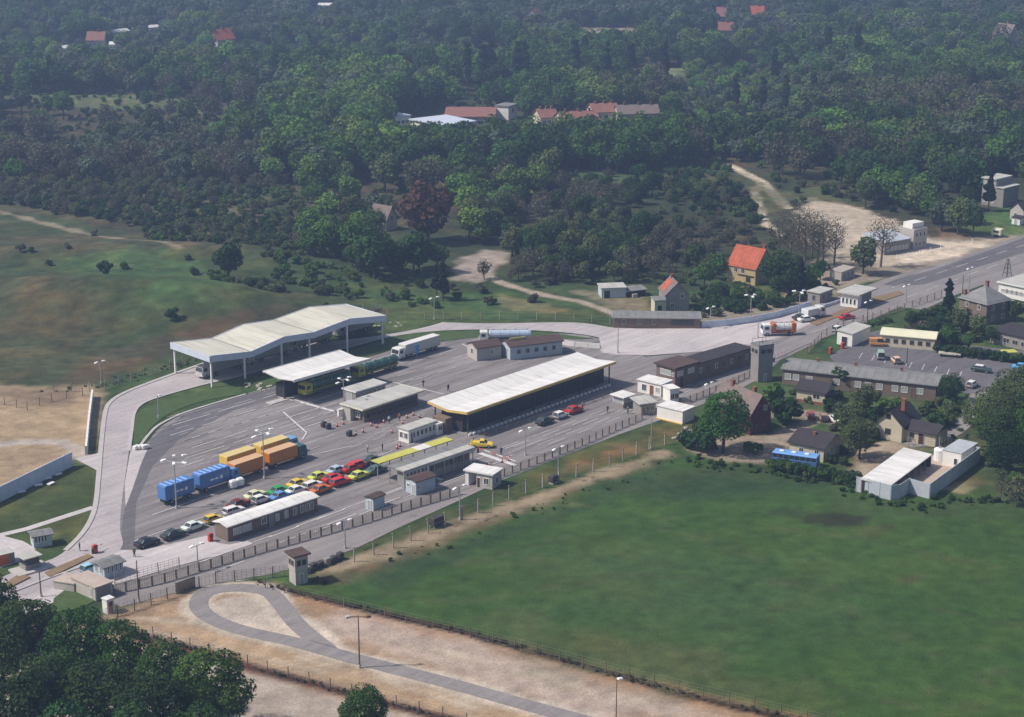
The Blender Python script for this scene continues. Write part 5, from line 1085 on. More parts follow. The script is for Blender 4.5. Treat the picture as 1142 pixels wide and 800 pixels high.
# ------------------------------------------------------------ lorries
def lorry(label, px, ang, cabcol, boxcol, box='box', L1=7.0, trailer=0, semi=False, topcol=None, group='lorries at the checkpoint', hb=3.5, mark=None):
    """+x forward. px = middle of the whole vehicle on the ground"""
    p = G(*px); t = thing('lorry', label, 'lorry', (p.x, p.y, .11), ang, group); tot = L1+2.3+(trailer+1.3 if trailer else 0); xf = tot/2
    W2 = 1.22; b = MB()
    b.loft([[(xf-2.1, -W2, z0), (xf+o_, -W2, z0), (xf+o_, W2, z0), (xf-2.1, W2, z0)] for z0, o_ in ((.55, 0), (1.55, 0), (2.65, -.28))]); b.bevbox(xf-2.05, xf-.3, -W2+.05, W2-.05, 2.66, 2.82, .06)
    cab_ = b.build('cab', paint(cabcol), t)
    g = MB(); g.loft([[(xf-.02-.02, -W2+.12, 1.62), (xf+.02, -W2+.12, 1.62), (xf+.02, W2-.12, 1.62), (xf-.04, W2-.12, 1.62)], [(xf-.3, -W2+.16, 2.5), (xf-.22, -W2+.16, 2.5), (xf-.22, W2-.16, 2.5), (xf-.3, W2-.16, 2.5)]])
    for s in (-1, 1): g.box(xf-1.5, xf-.5, s*W2-.02, s*W2+.02, 1.65, 2.4)
    g.build('windscreen', M['carglass'], cab_)
    lb = MB()
    for s in (-1, 1): lb.box(xf-.01, xf+.04, s*.85-.15, s*.85+.15, .75, .98)
    lb.build('headlights', M['lamp'], cab_)
    c = MB(); c.box(xf-2.3-L1, xf-.4, -.5, .5, .55, .95)
    if trailer: c.box(-xf, xf-2.3-L1+.05-1.3+.0, -.5, .5, .56, .94); c.box(xf-2.3-L1-1.32, xf-2.3-L1-.02, -.08, .08, .6, .75)
    c.build('chassis', M['chassis'], t)
    def wheels(xs):
        for x in xs:
            for s in (-1, 1):
                wb = MB(); wb.tube((x, s*W2-.28*s, .48), (x, s*W2, .48), .48, .48, 14); wb.mi = 1; wb.tube((x, s*(W2-.1), .48), (x, s*(W2+.01), .48), .24, .24, 10); wb.build('wheel', [M['tyre'], M['metal']], t)
    wheels([xf-1.2, xf-2.3-L1+1.4]+([xf-2.3-L1+2.7] if semi or L1 > 7.4 else [])+([xf-4.2] if semi else []))
    def load(xa, xb):
        if box == 'tank':
            b = MB(); n = 14; ring = lambda x, r: [(x, r*1.12*math.cos(2*math.pi*i/n), 2.05+r*.98*math.sin(2*math.pi*i/n)) for i in range(n)]
            b.loft([ring(xa, .75), ring(xa+.15, 1.02), ring(xb-.15, 1.02), ring(xb, .75)]); o = b.build('tank', paint(boxcol), t)
            b = MB(); b.box(xa+.4, xb-.4, -.25, .25, 3.0, 3.08)
            for x in np.linspace(xa+1, xb-1, 4): b.tube((x, 0, 3.0), (x, 0, 3.22), .28, .28, 10)
            b.build('walkway', M['metal'], o); b = MB(); b.box(xa+.1, xb-.1, -W2+.02, W2-.02, .95, 1.12); b.build('skirt', paint(topcol or cabcol), t)
            for x in np.linspace(xa+.5, xb-.5, 5): bb = MB(); bb.loft([[(x-.05, 1.17*math.cos(2*math.pi*i/n), 2.05+1.03*math.sin(2*math.pi*i/n)) for i in range(n)], [(x+.05, 1.17*math.cos(2*math.pi*i/n), 2.05+1.03*math.sin(2*math.pi*i/n)) for i in range(n)]]); bb.build('band', M['metal'], o)
        else:
            b = MB(); b.bevbox(xa, xb, -W2, W2, 1.0, hb, .07); o = b.build('cargo_box', paint(boxcol), t)
            b = MB(); b.box(xa+.06, xb-.06, -W2+.06, W2-.06, hb+.003, hb+.06); b.build('box_roof', paint(topcol or boxcol), o)
            b = MB(); b.box(xa+.02, xb-.02, -W2-.03, -W2-.003, .98, 1.25); b.box(xa+.02, xb-.02, W2+.003, W2+.03, .98, 1.25)
            for x in np.arange(xa+.3, xb-.2, .95): b.box(x-.03, x+.03, -W2-.025, -W2-.003, 1.26, hb-.1); b.box(x-.03, x+.03, W2+.003, W2+.025, 1.26, hb-.1)
            b.build('side_rails', paint(tuple(c*.75 for c in boxcol)), o)
            if mark:
                b = MB(); xm = (xa+xb)/2; b.box(xm-1.3, xm-.3, -W2-.045, -W2-.03, 2.0, 2.35); b.box(xm-.1, xm+.7, -W2-.045, -W2-.03, 2.0, 2.35); b.tube((xm+1.4, -W2-.05, 2.2), (xm+1.4, -W2-.03, 2.2), .35, .35, 12); b.build('side_emblem', paint(mark), o)
            if box == 'tarp':
                b = MB()
                for x in np.arange(xa+.6, xb-.3, 1.15): b.bevbox(x-.25, x+.25, -W2+.15, W2-.15, hb+.05, hb+.16, .04)
                b.build('tarp_folds', paint(tuple(min(.9, c*1.5+.12) for c in boxcol)), o)
    load(xf-2.35-L1, xf-2.35)
    if trailer:
        xb_ = xf-2.3-L1-1.3; load(-xf, xb_); wheels([-xf+1.3, xb_-1.2])
    return t
PI = math.pi
BLU = (.07, .18, .42)
lorry('blue lorry with blue tarpaulin trailer at the left of the apron', (223, 549.5), LANG, (.10, .28, .60), BLU, 'tarp', 7.2, 6.6, mark=(.7, .7, .7), hb=3.6)
lorry('orange lorry with bright orange-topped trailer, front one of the two side by side', (299, 523), LANG, (.03, .10, .12), (.50, .17, .02), 'box', 7.2, 7.2, topcol=(.62, .38, .20), hb=3.3)
lorry('yellow lorry and trailer behind the orange one', (290, 514.5), LANG, (.16, .35, .60), (.62, .42, .08), 'box', 7.2, 7.2, topcol=(.66, .50, .20), hb=3.3)
lorry('dark green tank lorry with yellow cab under the short white canopy', (363, 435), LANG+PI, (.50, .46, .04), (.035, .11, .085), 'tank', 11.5, 0, True, topcol=(.42, .38, .04))
lorry('dark green tank lorry with yellow cab right of the short white canopy', (419, 416.5), LANG+PI, (.50, .46, .04), (.035, .11, .085), 'tank', 10.5, 0, True, topcol=(.42, .38, .04))
lorry('white semi-trailer lorry behind the green tank lorries', (464, 395.5), LANG+PI, (.68, .68, .66), (.48, .48, .44), 'box', 11.5, 0, True, topcol=(.72, .68, .66), hb=3.3)
lorry('white and blue striped tank lorry on the far lorry lane', (563, 382), PI+.06, (.66, .66, .64), (.42, .50, .62), 'tank', 10, 0, True, topcol=(.05, .05, .06))
t = lorry('orange and silver tank lorry on the east junction', (868, 374), PI+.1, (.70, .70, .68), (.60, .60, .60), 'tank', 6.0, 0, False, topcol=(.42, .12, .03))
for xa_, xb_2 in ((-4.1, -2.9), (.9, 1.8)): b = MB(); b.bevbox(xa_, xb_2, -1.24, 1.24, .96, 3.12, .12); b.build('end_panel', paint((.46, .13, .03)), t)
GW = 'lorries parked under the wave-roofed canopy'
lorry('grey lorry at the left end of the row under the wave-roofed canopy', (247, 416), LANG+PI, (.45, .45, .45), (.30, .30, .30), 'box', 10.5, 0, True, group=GW)
lorry('pale grey lorry second under the wave-roofed canopy', (297, 401), LANG+PI, (.50, .48, .44), (.36, .35, .33), 'box', 10.5, 0, True, group=GW)
lorry('brownish lorry third under the wave-roofed canopy', (344, 386.5), LANG+PI, (.40, .36, .30), (.28, .26, .22), 'box', 10.5, 0, True, group=GW)
lorry('dark lorry at the right end of the wave-roofed canopy', (394, 372), LANG+PI, (.20, .20, .20), (.22, .22, .21), 'box', 9, 0, True, group=GW)
lorry('white lorry turning on the east road beside the orange tank lorry', (907, 355), LANG-.2, (.66, .66, .64), (.60, .60, .60), 'box', 4.0, 0, group='lorries at the checkpoint', hb=2.6)
B = Bld('yellow_trailer', 'flat yellow-green trailer parked at the right of the car park', 'trailer', (1119, 402), (1135, 401.5), 2.4, 1.8)
b = MB(); b.bevbox(0, B.L, 0, B.w, .9, 1.9, .1); B.part('body', b, 'yellow_roof')
for x in (.8, B.L-.8):
    for y in (.1, B.w-.35): b = MB(); b.tube((x, y, .42), (x, y+.25, .42), .42, .42, 12); b.build('wheel', M['tyre'], B.t)
B = Bld('flat_trailer', 'pink-grey flat trailer platform beside the cream-roofed shed', 'trailer', (1046, 398), (1071, 400), 4.5, 1.0)
b = MB(); b.box(0, B.L, 0, B.w, .6, .85); B.part('platform', b, 'rubble')
for x in (.8, B.L-.8): b = MB(); b.tube((x, -.02, .4), (x, .25, .4), .4, .4, 12); b.build('wheel', M['tyre'], B.t)

# ------------------------------------------------------------ small things
def block_things(name, label, cat, spots, dims, m, group):
    first = None
    for i, (px, py) in enumerate(spots):
        p = G(px, py)
        if first is None:
            b = MB(); b.bevbox(-dims[0]/2, dims[0]/2, -dims[1]/2, dims[1]/2, 0, dims[2], min(dims)*.15); o = b.build(name, M[m]); first = o
        else: o = first.copy(); scene.collection.objects.link(o)
        o.location = (p.x, p.y, .1); o.rotation_euler = (0, 0, LANG+random.uniform(-.3, .3)); tag(o, label, cat, group)
block_things('water_tank', 'white plastic cube tank standing on the apron in front of the lorries', 'tank', [(260, 544.5), (267.5, 542)], (1.5, 1.3, 1.5), 'white_metal', 'two white tanks beside the lorries')
block_things('concrete_block', 'white concrete block at the tip of the curved grass strip', 'concrete block', [(152.5, 501.5), (157, 501), (161.5, 501)], (1.4, .9, .8), 'white_wall', 'white blocks at the grass strip tip')
block_things('oil_drum', 'dark drum on the lanes left of the bollards', 'drum', [(361, 476.5), (366, 478.5), (389.5, 486.5)], (1.2, .9, 1.1), 'dark_metal', 'dark drums on the lanes')
block_things('white_debris', 'white plastic sheet lying by the foot of the blue screen wall', 'plastic sheet', [(37, 537.5), (53, 534.5), (57, 540.5), (43, 542), (65, 530), (24, 549.5)], (1.5, .8, .25), 'white_wall', 'white sheets on the lawn by the screen wall')
def bollard(px, label, group, m=None, h=.9):
    p = G(*px); t = thing('traffic_bollard', label, 'bollard', (p.x, p.y, .04), 0, group)
    b = MB(); b.tube((0, 0, 0), (0, 0, .08), .32, .32, 8); b.build('base', M['tyre'], t)
    b = MB(); b.tube((0, 0, .08), (0, 0, h), .22, .1, 8); b.build('cone', paint((.52, .06, .035)), t); b = MB(); b.tube((0, 0, h*.5), (0, 0, h*.72), .19, .15, 8); b.build('band', M['frame'], t)
for q in [(376, 476), (383, 473.5), (397, 485.5), (405, 482.5), (420, 477), (437, 483), (443, 501), (449, 473), (434, 469.5), (468, 466), (428, 472), (414, 475.5), (454, 466.5), (461, 463.5), (446, 498.5)]:
    bollard(q, 'red and white traffic cone before the inspection office', 'traffic cones before the inspection office')
for q in [(530, 521), (537, 522.5), (546, 520), (560, 516), (568, 513.5), (522, 517)]:
    bollard(q, 'red and white traffic cone behind the white gate hut', 'traffic cones behind the white gate hut')
for q, lab in [((235, 604), 'red fuel pump-like box at the left gable of the low barracks'), ((926, 394.5), 'left red box at the car park entrance'), ((939.5, 389), 'right red box at the car park entrance'), ((106, 617), 'red warning board near the end of the dirt island')]:
    p = G(*q); t = thing('red_box', lab, 'red box', tuple(p), LANG); b = MB(); b.bevbox(-.45, .45, -.3, .3, 0, 1.5, .06); b.build('housing', paint((.45, .04, .02)), t); b = MB(); b.box(-.3, .3, -.33, -.302, .9, 1.3); b.build('panel', M['dark_metal'], t)
t = thing('field_transformer', 'dark cabinet on legs at the fence along the grass strip', 'cabinet', tuple(G(487, 587)), LANG); b = MB(); b.bevbox(-1.3, 1.3, -.7, .7, .5, 1.9, .08); b.build('cabinet', M['dark_metal'], t)
for s in (-1, 1):
    for q in (-1, 1): b = MB(); b.box(s*1.1-.08, s*1.1+.08, q*.5-.08, q*.5+.08, 0, .498); b.build('leg', M['metal'], t)
t = thing('field_transformer', 'small dark cabinet by the fence near the lamp mast on the verge', 'cabinet', tuple(G(617, 539)), LANG); b = MB(); b.bevbox(-.8, .8, -.6, .6, .3, 1.6, .08); b.build('cabinet', M['dark_metal'], t); b = MB(); b.box(-.7, .7, -.5, .5, 0, .298); b.build('base', M['kerb'], t)
t = thing('motorcycle_rack', 'low rack with dark bins beside the stubby watchtower', 'rack', tuple(G(362, 631)), LANG)
for i in range(6): b = MB(); b.bevbox(-4.5+i*1.5, -3.4+i*1.5, -.5, .5, 0, 1.1+.15*(i % 2), .08); b.build('bin', M['dark_metal' if i % 3 else 'grey_wall'], t)
# barrier poles across lanes
def barrier(label, a, c):
    A, C_ = G(*a), G(*c); t = thing('lane_barrier', label, 'barrier', tuple(A), 0); d = C_-A
    b = MB(); b.box(-.2, .2, -.2, .2, 0, 1.0); b.build('pivot_post', M['dark_metal'], t)
    for i in range(6):
        b = MB(); b.tube((d.x*i/6, d.y*i/6, 1.0), (d.x*(i+1)/6, d.y*(i+1)/6, 1.0), .07, n=6); b.build('boom', M['frame'] if i % 2 else paint((.5, .05, .03)), t)
barrier('red and white lane barrier at the entrance island on the left', (104, 618), (116, 612)); barrier('white lane barrier at the far end of the grey canopy', (533, 505), (575, 520)); barrier('red and white barrier across the lane near the tall watchtower', (863, 404), (874, 396))
# direction sign
p = G(465, 400); t = thing('blue_sign', 'blue rectangular sign beside the white semi-trailer lorry', 'sign', tuple(p), LANG); b = MB(); b.tube((0, 0, 0), (0, 0, 3.4), .06); b.build('pole', M['metal'], t); b = MB(); b.box(-.6, .6, -.1, -.065, 1.2, 3.3); b.build('panel', paint((.04, .22, .55)), t)
b = MB(); 
# rubble
rb = MB()
for i in range(60):
    px, py = random.choice([(760, 487), (768, 480), (440, 362), (415, 362), (295, 434), (283, 431)]); p = G(px+random.uniform(-9, 9), py+random.uniform(-3, 3)); s = random.uniform(.15, .6)
    rb.ell((p.x, p.y, s*.3), (s, s*.7, s*.5), 6, 4)
tag(rb.build('rubble', M['rubble']), 'scattered pale stones on the verges', 'rubble', kind='stuff')

# ------------------------------------------------------------ people
def skin_person(pose):
    V = {'pel': (0, 0, .95), 'ch': (0.02, 0, 1.3), 'nk': (.03, 0, 1.5), 'hd': (.05, 0, 1.62), 'ht': (.05, 0, 1.72), 'ls': (.02, .2, 1.42), 'le': (.02 if pose else .1, .27, 1.15), 'lh': (.1, .27, .88), 'rs': (.02, -.2, 1.42), 're': (.0 if pose else -.06, -.27, 1.15), 'rh': (.06, -.26, .88),
         'lk': (.14 if pose else .03, .11, .5), 'la': (.2 if pose else 0, .12, .08), 'lt': (.36 if pose else .16, .12, .03), 'rk': (-.04 if pose else .03, -.11, .5), 'ra': (-.26 if pose else 0, -.12, .1), 'rt': (-.1 if pose else .16, -.12, .03)}
    E = [('pel', 'ch'), ('ch', 'nk'), ('nk', 'hd'), ('hd', 'ht'), ('ch', 'ls'), ('ls', 'le'), ('le', 'lh'), ('ch', 'rs'), ('rs', 're'), ('re', 'rh'), ('pel', 'lk'), ('lk', 'la'), ('la', 'lt'), ('pel', 'rk'), ('rk', 'ra'), ('ra', 'rt')]
    rad = {'pel': .16, 'ch': .17, 'nk': .065, 'hd': .1, 'ht': .08, 'ls': .08, 'rs': .08, 'le': .055, 're': .055, 'lh': .04, 'rh': .04, 'lk': .075, 'rk': .075, 'la': .05, 'ra': .05, 'lt': .045, 'rt': .045}
    ks = list(V); me = bpy.data.meshes.new('person'); me.from_pydata([V[k_] for k_ in ks], [(ks.index(a), ks.index(c)) for a, c in E], [])
    o = bpy.data.objects.new('tmp', me); scene.collection.objects.link(o); o.modifiers.new('s', 'SKIN'); o.modifiers.new('u', 'SUBSURF').levels = 1
    for i, k_ in enumerate(ks): me.skin_vertices[0].data[i].radius = (rad[k_],)*2; me.skin_vertices[0].data[i].use_root = (k_ == 'pel')
    dg = bpy.context.evaluated_depsgraph_get(); dg.update(); m2 = bpy.data.meshes.new_from_object(o.evaluated_get(dg)); bpy.data.objects.remove(o); m2.name = 'person'; return m2
pmesh = [skin_person(0), skin_person(1)]; skin_m = mat('skin', (.45, .28, .2), .6, 0)
for i, (q, lab, jk, tr, a) in enumerate([((426.5, 503.5), 'person in dark clothes standing on the open lane left of the yellow canopy', (.03, .03, .04), (.02, .02, .025), 0), ((677.5, 461), 'person in dark clothes walking between the kiosk and the fence', (.05, .05, .06), (.03, .03, .04), 1),
    ((445.5, 470), 'person in an orange jacket in front of the inspection office', (.5, .18, .05), (.1, .09, .1), 2), ((472, 432), 'person in dark clothes standing on the lanes behind the inspection office', (.03, .03, .04), (.02, .02, .02), 1.2), ((89, 615), 'person in dark uniform beside the earth island at the left', (.06, .07, .08), (.04, .04, .05), .4),
    ((500, 437), 'person in dark clothes near the back corner of the main canopy', (.04, .04, .04), (.03, .03, .03), 2.2), ((649.5, 457), 'person in grey clothes walking beside the leaving red car', (.12, .12, .12), (.05, .05, .05), .7), ((592, 470), 'person in dark clothes standing by the front of the main canopy', (.04, .04, .05), (.03, .03, .03), .3), ((700, 462), 'person in grey clothes right of the open kiosk', (.14, .14, .14), (.05, .05, .06), 1), ((559, 508), 'person in blue jacket near the white lane barrier', (.05, .08, .2), (.03, .03, .04), 2), ((520, 505), 'person in dark clothes at the right end of the grey canopy', (.03, .03, .03), (.03, .03, .03), .5), ((410, 505), 'person in pale clothes left of the yellow canopy near the dark green car', (.4, .38, .36), (.1, .1, .12), .9), ((150, 622), 'person in dark uniform on the pale paving left of the black car', (.05, .06, .05), (.04, .04, .04), 1.4), ((434, 473), 'person in a pale shirt beside the cones at the inspection office', (.4, .4, .4), (.05, .05, .07), 1.5)]):
    m2 = pmesh[i % 2].copy(); p = G(*q)
    for mm_ in (mat('jacket', jk, .9, 0), mat('trousers', tr, .9, 0), skin_m, mat('hair', (.05, .03, .02), .9, 0)): m2.materials.append(mm_)
    for f in m2.polygons:
        z = f.center.z; f.material_index = 1 if z < .98 else (0 if z < 1.5 and not (z < .95) else (2 if z < 1.66 else 3)); f.use_smooth = True
        if abs(f.center.y) > .2 and z < .97 and z > .7: f.material_index = 2
    o = bpy.data.objects.new('person', m2); link(o); o.location = (p.x, p.y, .06); o.rotation_euler = (0, 0, a); tag(o, lab, 'person')
# ------------------------------------------------------------ trees
def crown_mesh(name, seed, rx, rz, zc, nl, nleaf, ls, m, shape='round', fill=.25):
    g = np.random.default_rng(seed); C = []
    for i in range(nl):
        u = g.normal(size=3); u /= np.linalg.norm(u); r_ = g.random()**(1/2.2)*.72
        c = u*r_*np.array([rx, rx, rz])
        if shape == 'cone': t = (c[2]+rz)/(2*rz); c[:2] *= max(.12, 1.15-t*1.05)
        if shape == 'column': c[:2] *= .9
        if shape == 'umbrella': c[2] = abs(c[2])*.6
        rr = (.30+.22*g.random())*min(rx, rz)*(1 if shape != 'cone' else max(.35, 1.1-t))
        C.append((c, rr))
    w_ = np.array([r**2 for c, r in C]); w_ /= w_.sum(); k = g.choice(nl, nleaf, p=w_)
    cc = np.array([c for c, r in C])[k]; rr = np.array([r for c, r in C])[k]
    u = g.normal(size=(nleaf, 3)); u /= np.linalg.norm(u, axis=1)[:, None]
    rad = rr*np.where(g.random(nleaf) < fill, g.random(nleaf)**.5, .88+.24*g.random(nleaf))
    P = cc+u*rad[:, None]*np.array([1, 1, .85]); P[:, 2] += zc
    # drop leaves buried deep inside other lobes
    dmin = np.full(nleaf, 9.)
    for c, r in C: dmin = np.minimum(dmin, np.linalg.norm(P-np.array([0, 0, zc])-c, axis=1)/r)
    keep = (dmin > .55); P, u = P[keep], u[keep]; n = len(P)
    nrm = u+g.normal(size=(n, 3))*.55+np.array([0, 0, .35]); nrm /= np.linalg.norm(nrm, axis=1)[:, None]
    a = np.cross(nrm, g.normal(size=(n, 3))); a /= np.linalg.norm(a, axis=1)[:, None]; b_ = np.cross(nrm, a)
    s = ls*(.6+.8*g.random(n))[:, None]; e = (.55+.5*g.random(n))[:, None]
    V = np.stack([P-a*s, P-b_*s*e+nrm*s*.15, P+a*s, P+b_*s*e-nrm*s*.1], 1).reshape(-1, 3)
    me = np_mesh(name, V, np.arange(4*n).reshape(-1, 4)); me.materials.append(m); return me
def trunk_mesh(name, seed, h, r, hb, spread, nl=7, m='bark', twigs=0):
    g = random.Random(seed); b = MB(); q = (g.uniform(-.3, .3), g.uniform(-.3, .3), h*.5)
    b.tube((0, 0, -.4), q, r, r*.75, 7); top = (q[0]*1.3, q[1]*1.3, h*.86); b.tube(q, top, r*.75, r*.25, 6)
    for i in range(nl):
        t = hb+(1-hb)*.6*i/nl; p = Vector((q[0]*t*1.6, q[1]*t*1.6, h*t)); a = i*2.4+g.random(); L_ = spread*(.6+.4*g.random())*(1-.4*i/nl)
        e = p+Vector((math.cos(a)*L_, math.sin(a)*L_, L_*g.uniform(.5, 1.0))); b.tube(p, e, r*.36, r*.1, 5)
        for j in range(twigs):
            pp = p+(e-p)*(.25+.7*j/max(1, twigs)); a2 = a+g.uniform(-1.2, 1.2); l2 = L_*g.uniform(.3, .55); e2 = pp+Vector((math.cos(a2)*l2, math.sin(a2)*l2, l2*g.uniform(.4, 1.2))); b.tube(pp, e2, r*.14, r*.04, 3)
            for k_ in range(3): a3 = a2+g.uniform(-1.3, 1.3); l3 = l2*.6; p3 = pp+(e2-pp)*g.uniform(.4, 1); b.tube(p3, p3+Vector((math.cos(a3)*l3, math.sin(a3)*l3, l3*g.uniform(.4, 1.1))), r*.07, r*.03, 3)
    me = bpy.data.meshes.new(name); me.from_pydata(b.v, [], b.f); me.materials.append(M[m]); return me
KINDS = {}
def kind(key, rx, rz, zc, nl, nleaf, ls, m, shape='round', th=None, n=2, tm='bark', fill=.25, hb=.35, tw=0, nlimb=7):
    KINDS[key] = []
    for i in range(n):
        sd_ = hash_(key)+i*17; th_ = th or zc+rz*.6
        KINDS[key].append((crown_mesh('crown', sd_, rx, rz, zc, nl, nleaf, ls, LM[m], shape, fill), trunk_mesh('trunk', sd_, th_, rx*.055+.08, hb, rx*.8, nlimb, tm, tw)))
def hash_(s): return sum(ord(c)*(i+3) for i, c in enumerate(s)) % 9973
kind('fresh', 4.6, 4.2, 6.6, 26, 2300, .42, 'fresh', n=3)
kind('green', 4.8, 4.6, 7.0, 26, 2300, .42, 'green', n=3)
kind('dark', 4.4, 4.4, 6.8, 24, 2300, .42, 'dark', n=2)
kind('olive', 4.4, 4.4, 6.8, 24, 2000, .42, 'olive', n=2)
kind('grey', 4.2, 4.0, 6.2, 24, 1900, .42, 'grey', n=2)
kind('brown', 4.0, 4.4, 6.4, 30, 1500, .34, 'brown', n=3, tw=3, fill=.6, tm='bark_pale')
kind('copper', 6.0, 5.0, 7.2, 26, 2600, .5, 'copper', n=1)
kind('poplar', 1.6, 8.8, 10.2, 44, 3400, .34, 'slim', 'column', n=2)
kind('conifer', 2.4, 6.0, 7.0, 34, 2000, .36, 'conifer', 'cone', n=2)
kind('bush', 2.0, 1.3, 1.2, 12, 900, .24, 'green', n=2, hb=.1, nlimb=4, th=1.6)
kind('bush_olive', 2.0, 1.3, 1.2, 12, 850, .24, 'olive', n=2, hb=.1, nlimb=4, th=1.6)
kind('bush_dark', 2.0, 1.4, 1.3, 12, 900, .24, 'dark', n=2, hb=.1, nlimb=4, th=1.6)
kind('bush_brown', 2.0, 1.4, 1.3, 14, 700, .22, 'brown', n=2, hb=.1, nlimb=4, th=1.7, fill=.5)
kind('tuft', 1.2, .42, .3, 9, 260, .16, 'straw', n=1, th=.3, hb=.1, nlimb=2)
kind('tuft_dry', 1.2, .42, .3, 9, 240, .16, 'dry', n=1, th=.3, hb=.1, nlimb=2)
kind('big', 5.2, 5.0, 7.4, 52, 19000, .20, 'deep', n=3)           # near trees
kind('big_dark', 5.2, 5.0, 7.2, 48, 17000, .20, 'dark', n=2)
kind('big_olive', 5.0, 4.6, 6.8, 40, 9000, .24, 'olive', n=1)
kind('bare', 3.4, 4.8, 7.8, 40, 2600, .13, 'brown', n=3, tw=7, nlimb=14, hb=.28, fill=.7, tm='bark_pale')
FIRST = {}
def tree(key, px, scale, label, group=None, name='tree', cat='tree', v=None, sz=1.0, world=False):
    p = Vector((px[0], px[1], 0)) if world else G(*px); vs_ = KINDS[key]; v = random.randrange(len(vs_)) if v is None else v
    t = thing(name, label, cat, (p.x, p.y, float(H(p.x, p.y))), random.uniform(0, 6.28), group); t.scale = (scale, scale, scale*sz)
    c = bpy.data.objects.new('crown', vs_[v][0]); link(c, t); k_ = bpy.data.objects.new('trunk', vs_[v][1]); link(k_, t)
    FIRST.setdefault((key, v), (c, k_)); return t
# near grove, bottom left
grove = [(5, 745, 1.0, 'big_dark'), (38, 722, .9, 'big'), (-12, 700, 1.0, 'big_dark'), (88, 742, .95, 'big'), (135, 748, .88, 'big'), (190, 768, .85, 'big'), (240, 800, 1.05, 'big'), (60, 790, 1.0, 'big_dark'), (120, 800, 1.0, 'big_dark'), (175, 820, 1.0, 'big_dark'), (20, 815, 1.05, 'big_dark'), (225, 850, .95, 'big_dark'), (80, 860, 1.0, 'big_dark'), (140, 865, 1.0, 'big_dark')]
for i, (x, y, s, k_) in enumerate(grove): tree(k_, (x, y+25), s, 'dense green tree in the grove at the lower left corner', 'trees of the near grove', 'leafy_tree')
tree('big', (407, 824), .62, 'small green treetop alone at the bottom edge', None, 'leafy_tree')
# single trees of the site
tree('big', (806, 505), 1.02, 'big round green tree in front of the dark red barn', None, 'leafy_tree', v=0)
tree('bush_dark', (780, 503), 2.0, 'broad dark bush at the foot of the big round tree', None, 'bush', 'bush'); tree('bush_dark', (766, 500), 1.3, 'dark bush left of the broad one under the big tree', None, 'bush', 'bush')
tree('bush', (840, 506), 1.1, 'small bush right of the big round tree', None, 'bush', 'bush')
tree('big_dark', (1059, 448), .52, 'round dark green tree at the right end of the east barracks', None, 'leafy_tree')
tree('bush_dark', (874, 474), 2.1, 'dark round bush right of the dark red barn', None, 'bush', 'bush'); tree('bush', (862, 447), 1.7, 'light green bush between the tall watchtower and cream house', None, 'bush', 'bush')
tree('big_olive', (958, 512), .72, 'grey-green tree right of the black-roofed house', None, 'leafy_tree'); tree('olive', (948, 490), .72, 'dense tree between the two dark-roofed houses', None, 'leafy_tree'); tree('olive', (962, 463), .62, 'budding tree behind the beige house', None, 'leafy_tree')
tree('grey', (938, 478), .55, 'grey small tree beside the parked cars', None, 'leafy_tree'); tree('bush_dark', (1044, 478), 1.3, 'dark bush right of the beige house wing', None, 'bush', 'bush'); tree('bush', (995, 458), 1.5, 'green bush in the garden of the east barracks', None, 'bush', 'bush')
tree('bush_dark', (938, 433), 1.7, 'dark bush against the wall of the east barracks', None, 'bush', 'bush'); tree('bush', (1050, 470), 1.2, 'green bush beside the garden path', None, 'bush', 'bush')
GE = 'trees of the right hand grove'
for x, y, s, k_ in [(1094, 490, .8, 'big_olive'), (1112, 512, .9, 'big_dark'), (1125, 500, .95, 'big_olive'), (1142, 480, 1.0, 'big_olive'), (1110, 480, .85, 'big_olive'), (1130, 462, .9, 'big_olive'), (1155, 520, .95, 'big'), (1150, 450, .85, 'olive'), (1120, 530, .75, 'big_dark'), (1120, 458, .65, 'olive'), (1160, 498, 1.0, 'big')]:
    tree(k_, (x, y), s, 'leafy tree of the right edge grove below the car park', GE, 'leafy_tree')
tree('bare', (1115, 560), .5, 'thin bare tree on the grass right of the fenced yard', None, 'bare_tree')
tree('brown', (1132, 565), .5, 'small budding tree at the right edge below the grove', None, 'budding_tree')
# hedge along field
for i in range(16): tree('bush_dark' if i % 3 else 'bush', (862+i*6.4, 524+i*1.2+random.uniform(-1, 1)), .85+random.uniform(-.1, .2), 'low hedge bush between the field and the black-roofed house', 'hedge bushes along the field', 'bush', 'bush')
# behind the road
tree('conifer', (1057, 350), .85, 'dark narrow conifer beside the east road', None, 'conifer'); tree('conifer', (1060, 368), .45, 'second dark conifer below the narrow one', None, 'conifer')
tree('bush_dark', (1035, 360), 1.4, 'dark bush in the garden left of the conifer', None, 'bush', 'bush')
for x, y, s, k_ in [(1072, 372, .62, 'olive'), (1090, 378, .55, 'olive'), (1040, 378, .45, 'dark'), (1055, 384, .42, 'green'), (1015, 366, .4, 'dark'), (1132, 358, .5, 'dark'), (1105, 384, .4, 'dark'), (1080, 390, .35, 'green')]:
    tree(k_, (x, y), s, 'garden tree between the hipped house and the car park', 'garden trees above the car park', 'leafy_tree')
for i in range(14): tree('bush_dark', (1047+i*7, 394+i*.9), .9, 'dark hedge bush along the back of the car park', 'hedge bushes behind the car park', 'bush', 'bush')
for i in range(9): tree('bush', (935+i*7, 372-i*1.6), .62, 'low hedge bush beside the east road', 'hedge bushes by the east road', 'bush', 'bush')
GB = 'bare trees left of the sand pit'
for x, y, s in [(880, 296, 1.35), (897, 300, 1.45), (905, 288, 1.3), (918, 302, 1.4), (930, 296, 1.15), (868, 290, 1.15), (890, 278, 1.2), (911, 296, 1.2)]: tree('bare', (x, y), s, 'tall bare budding tree left of the sand pit', GB, 'bare_tree')
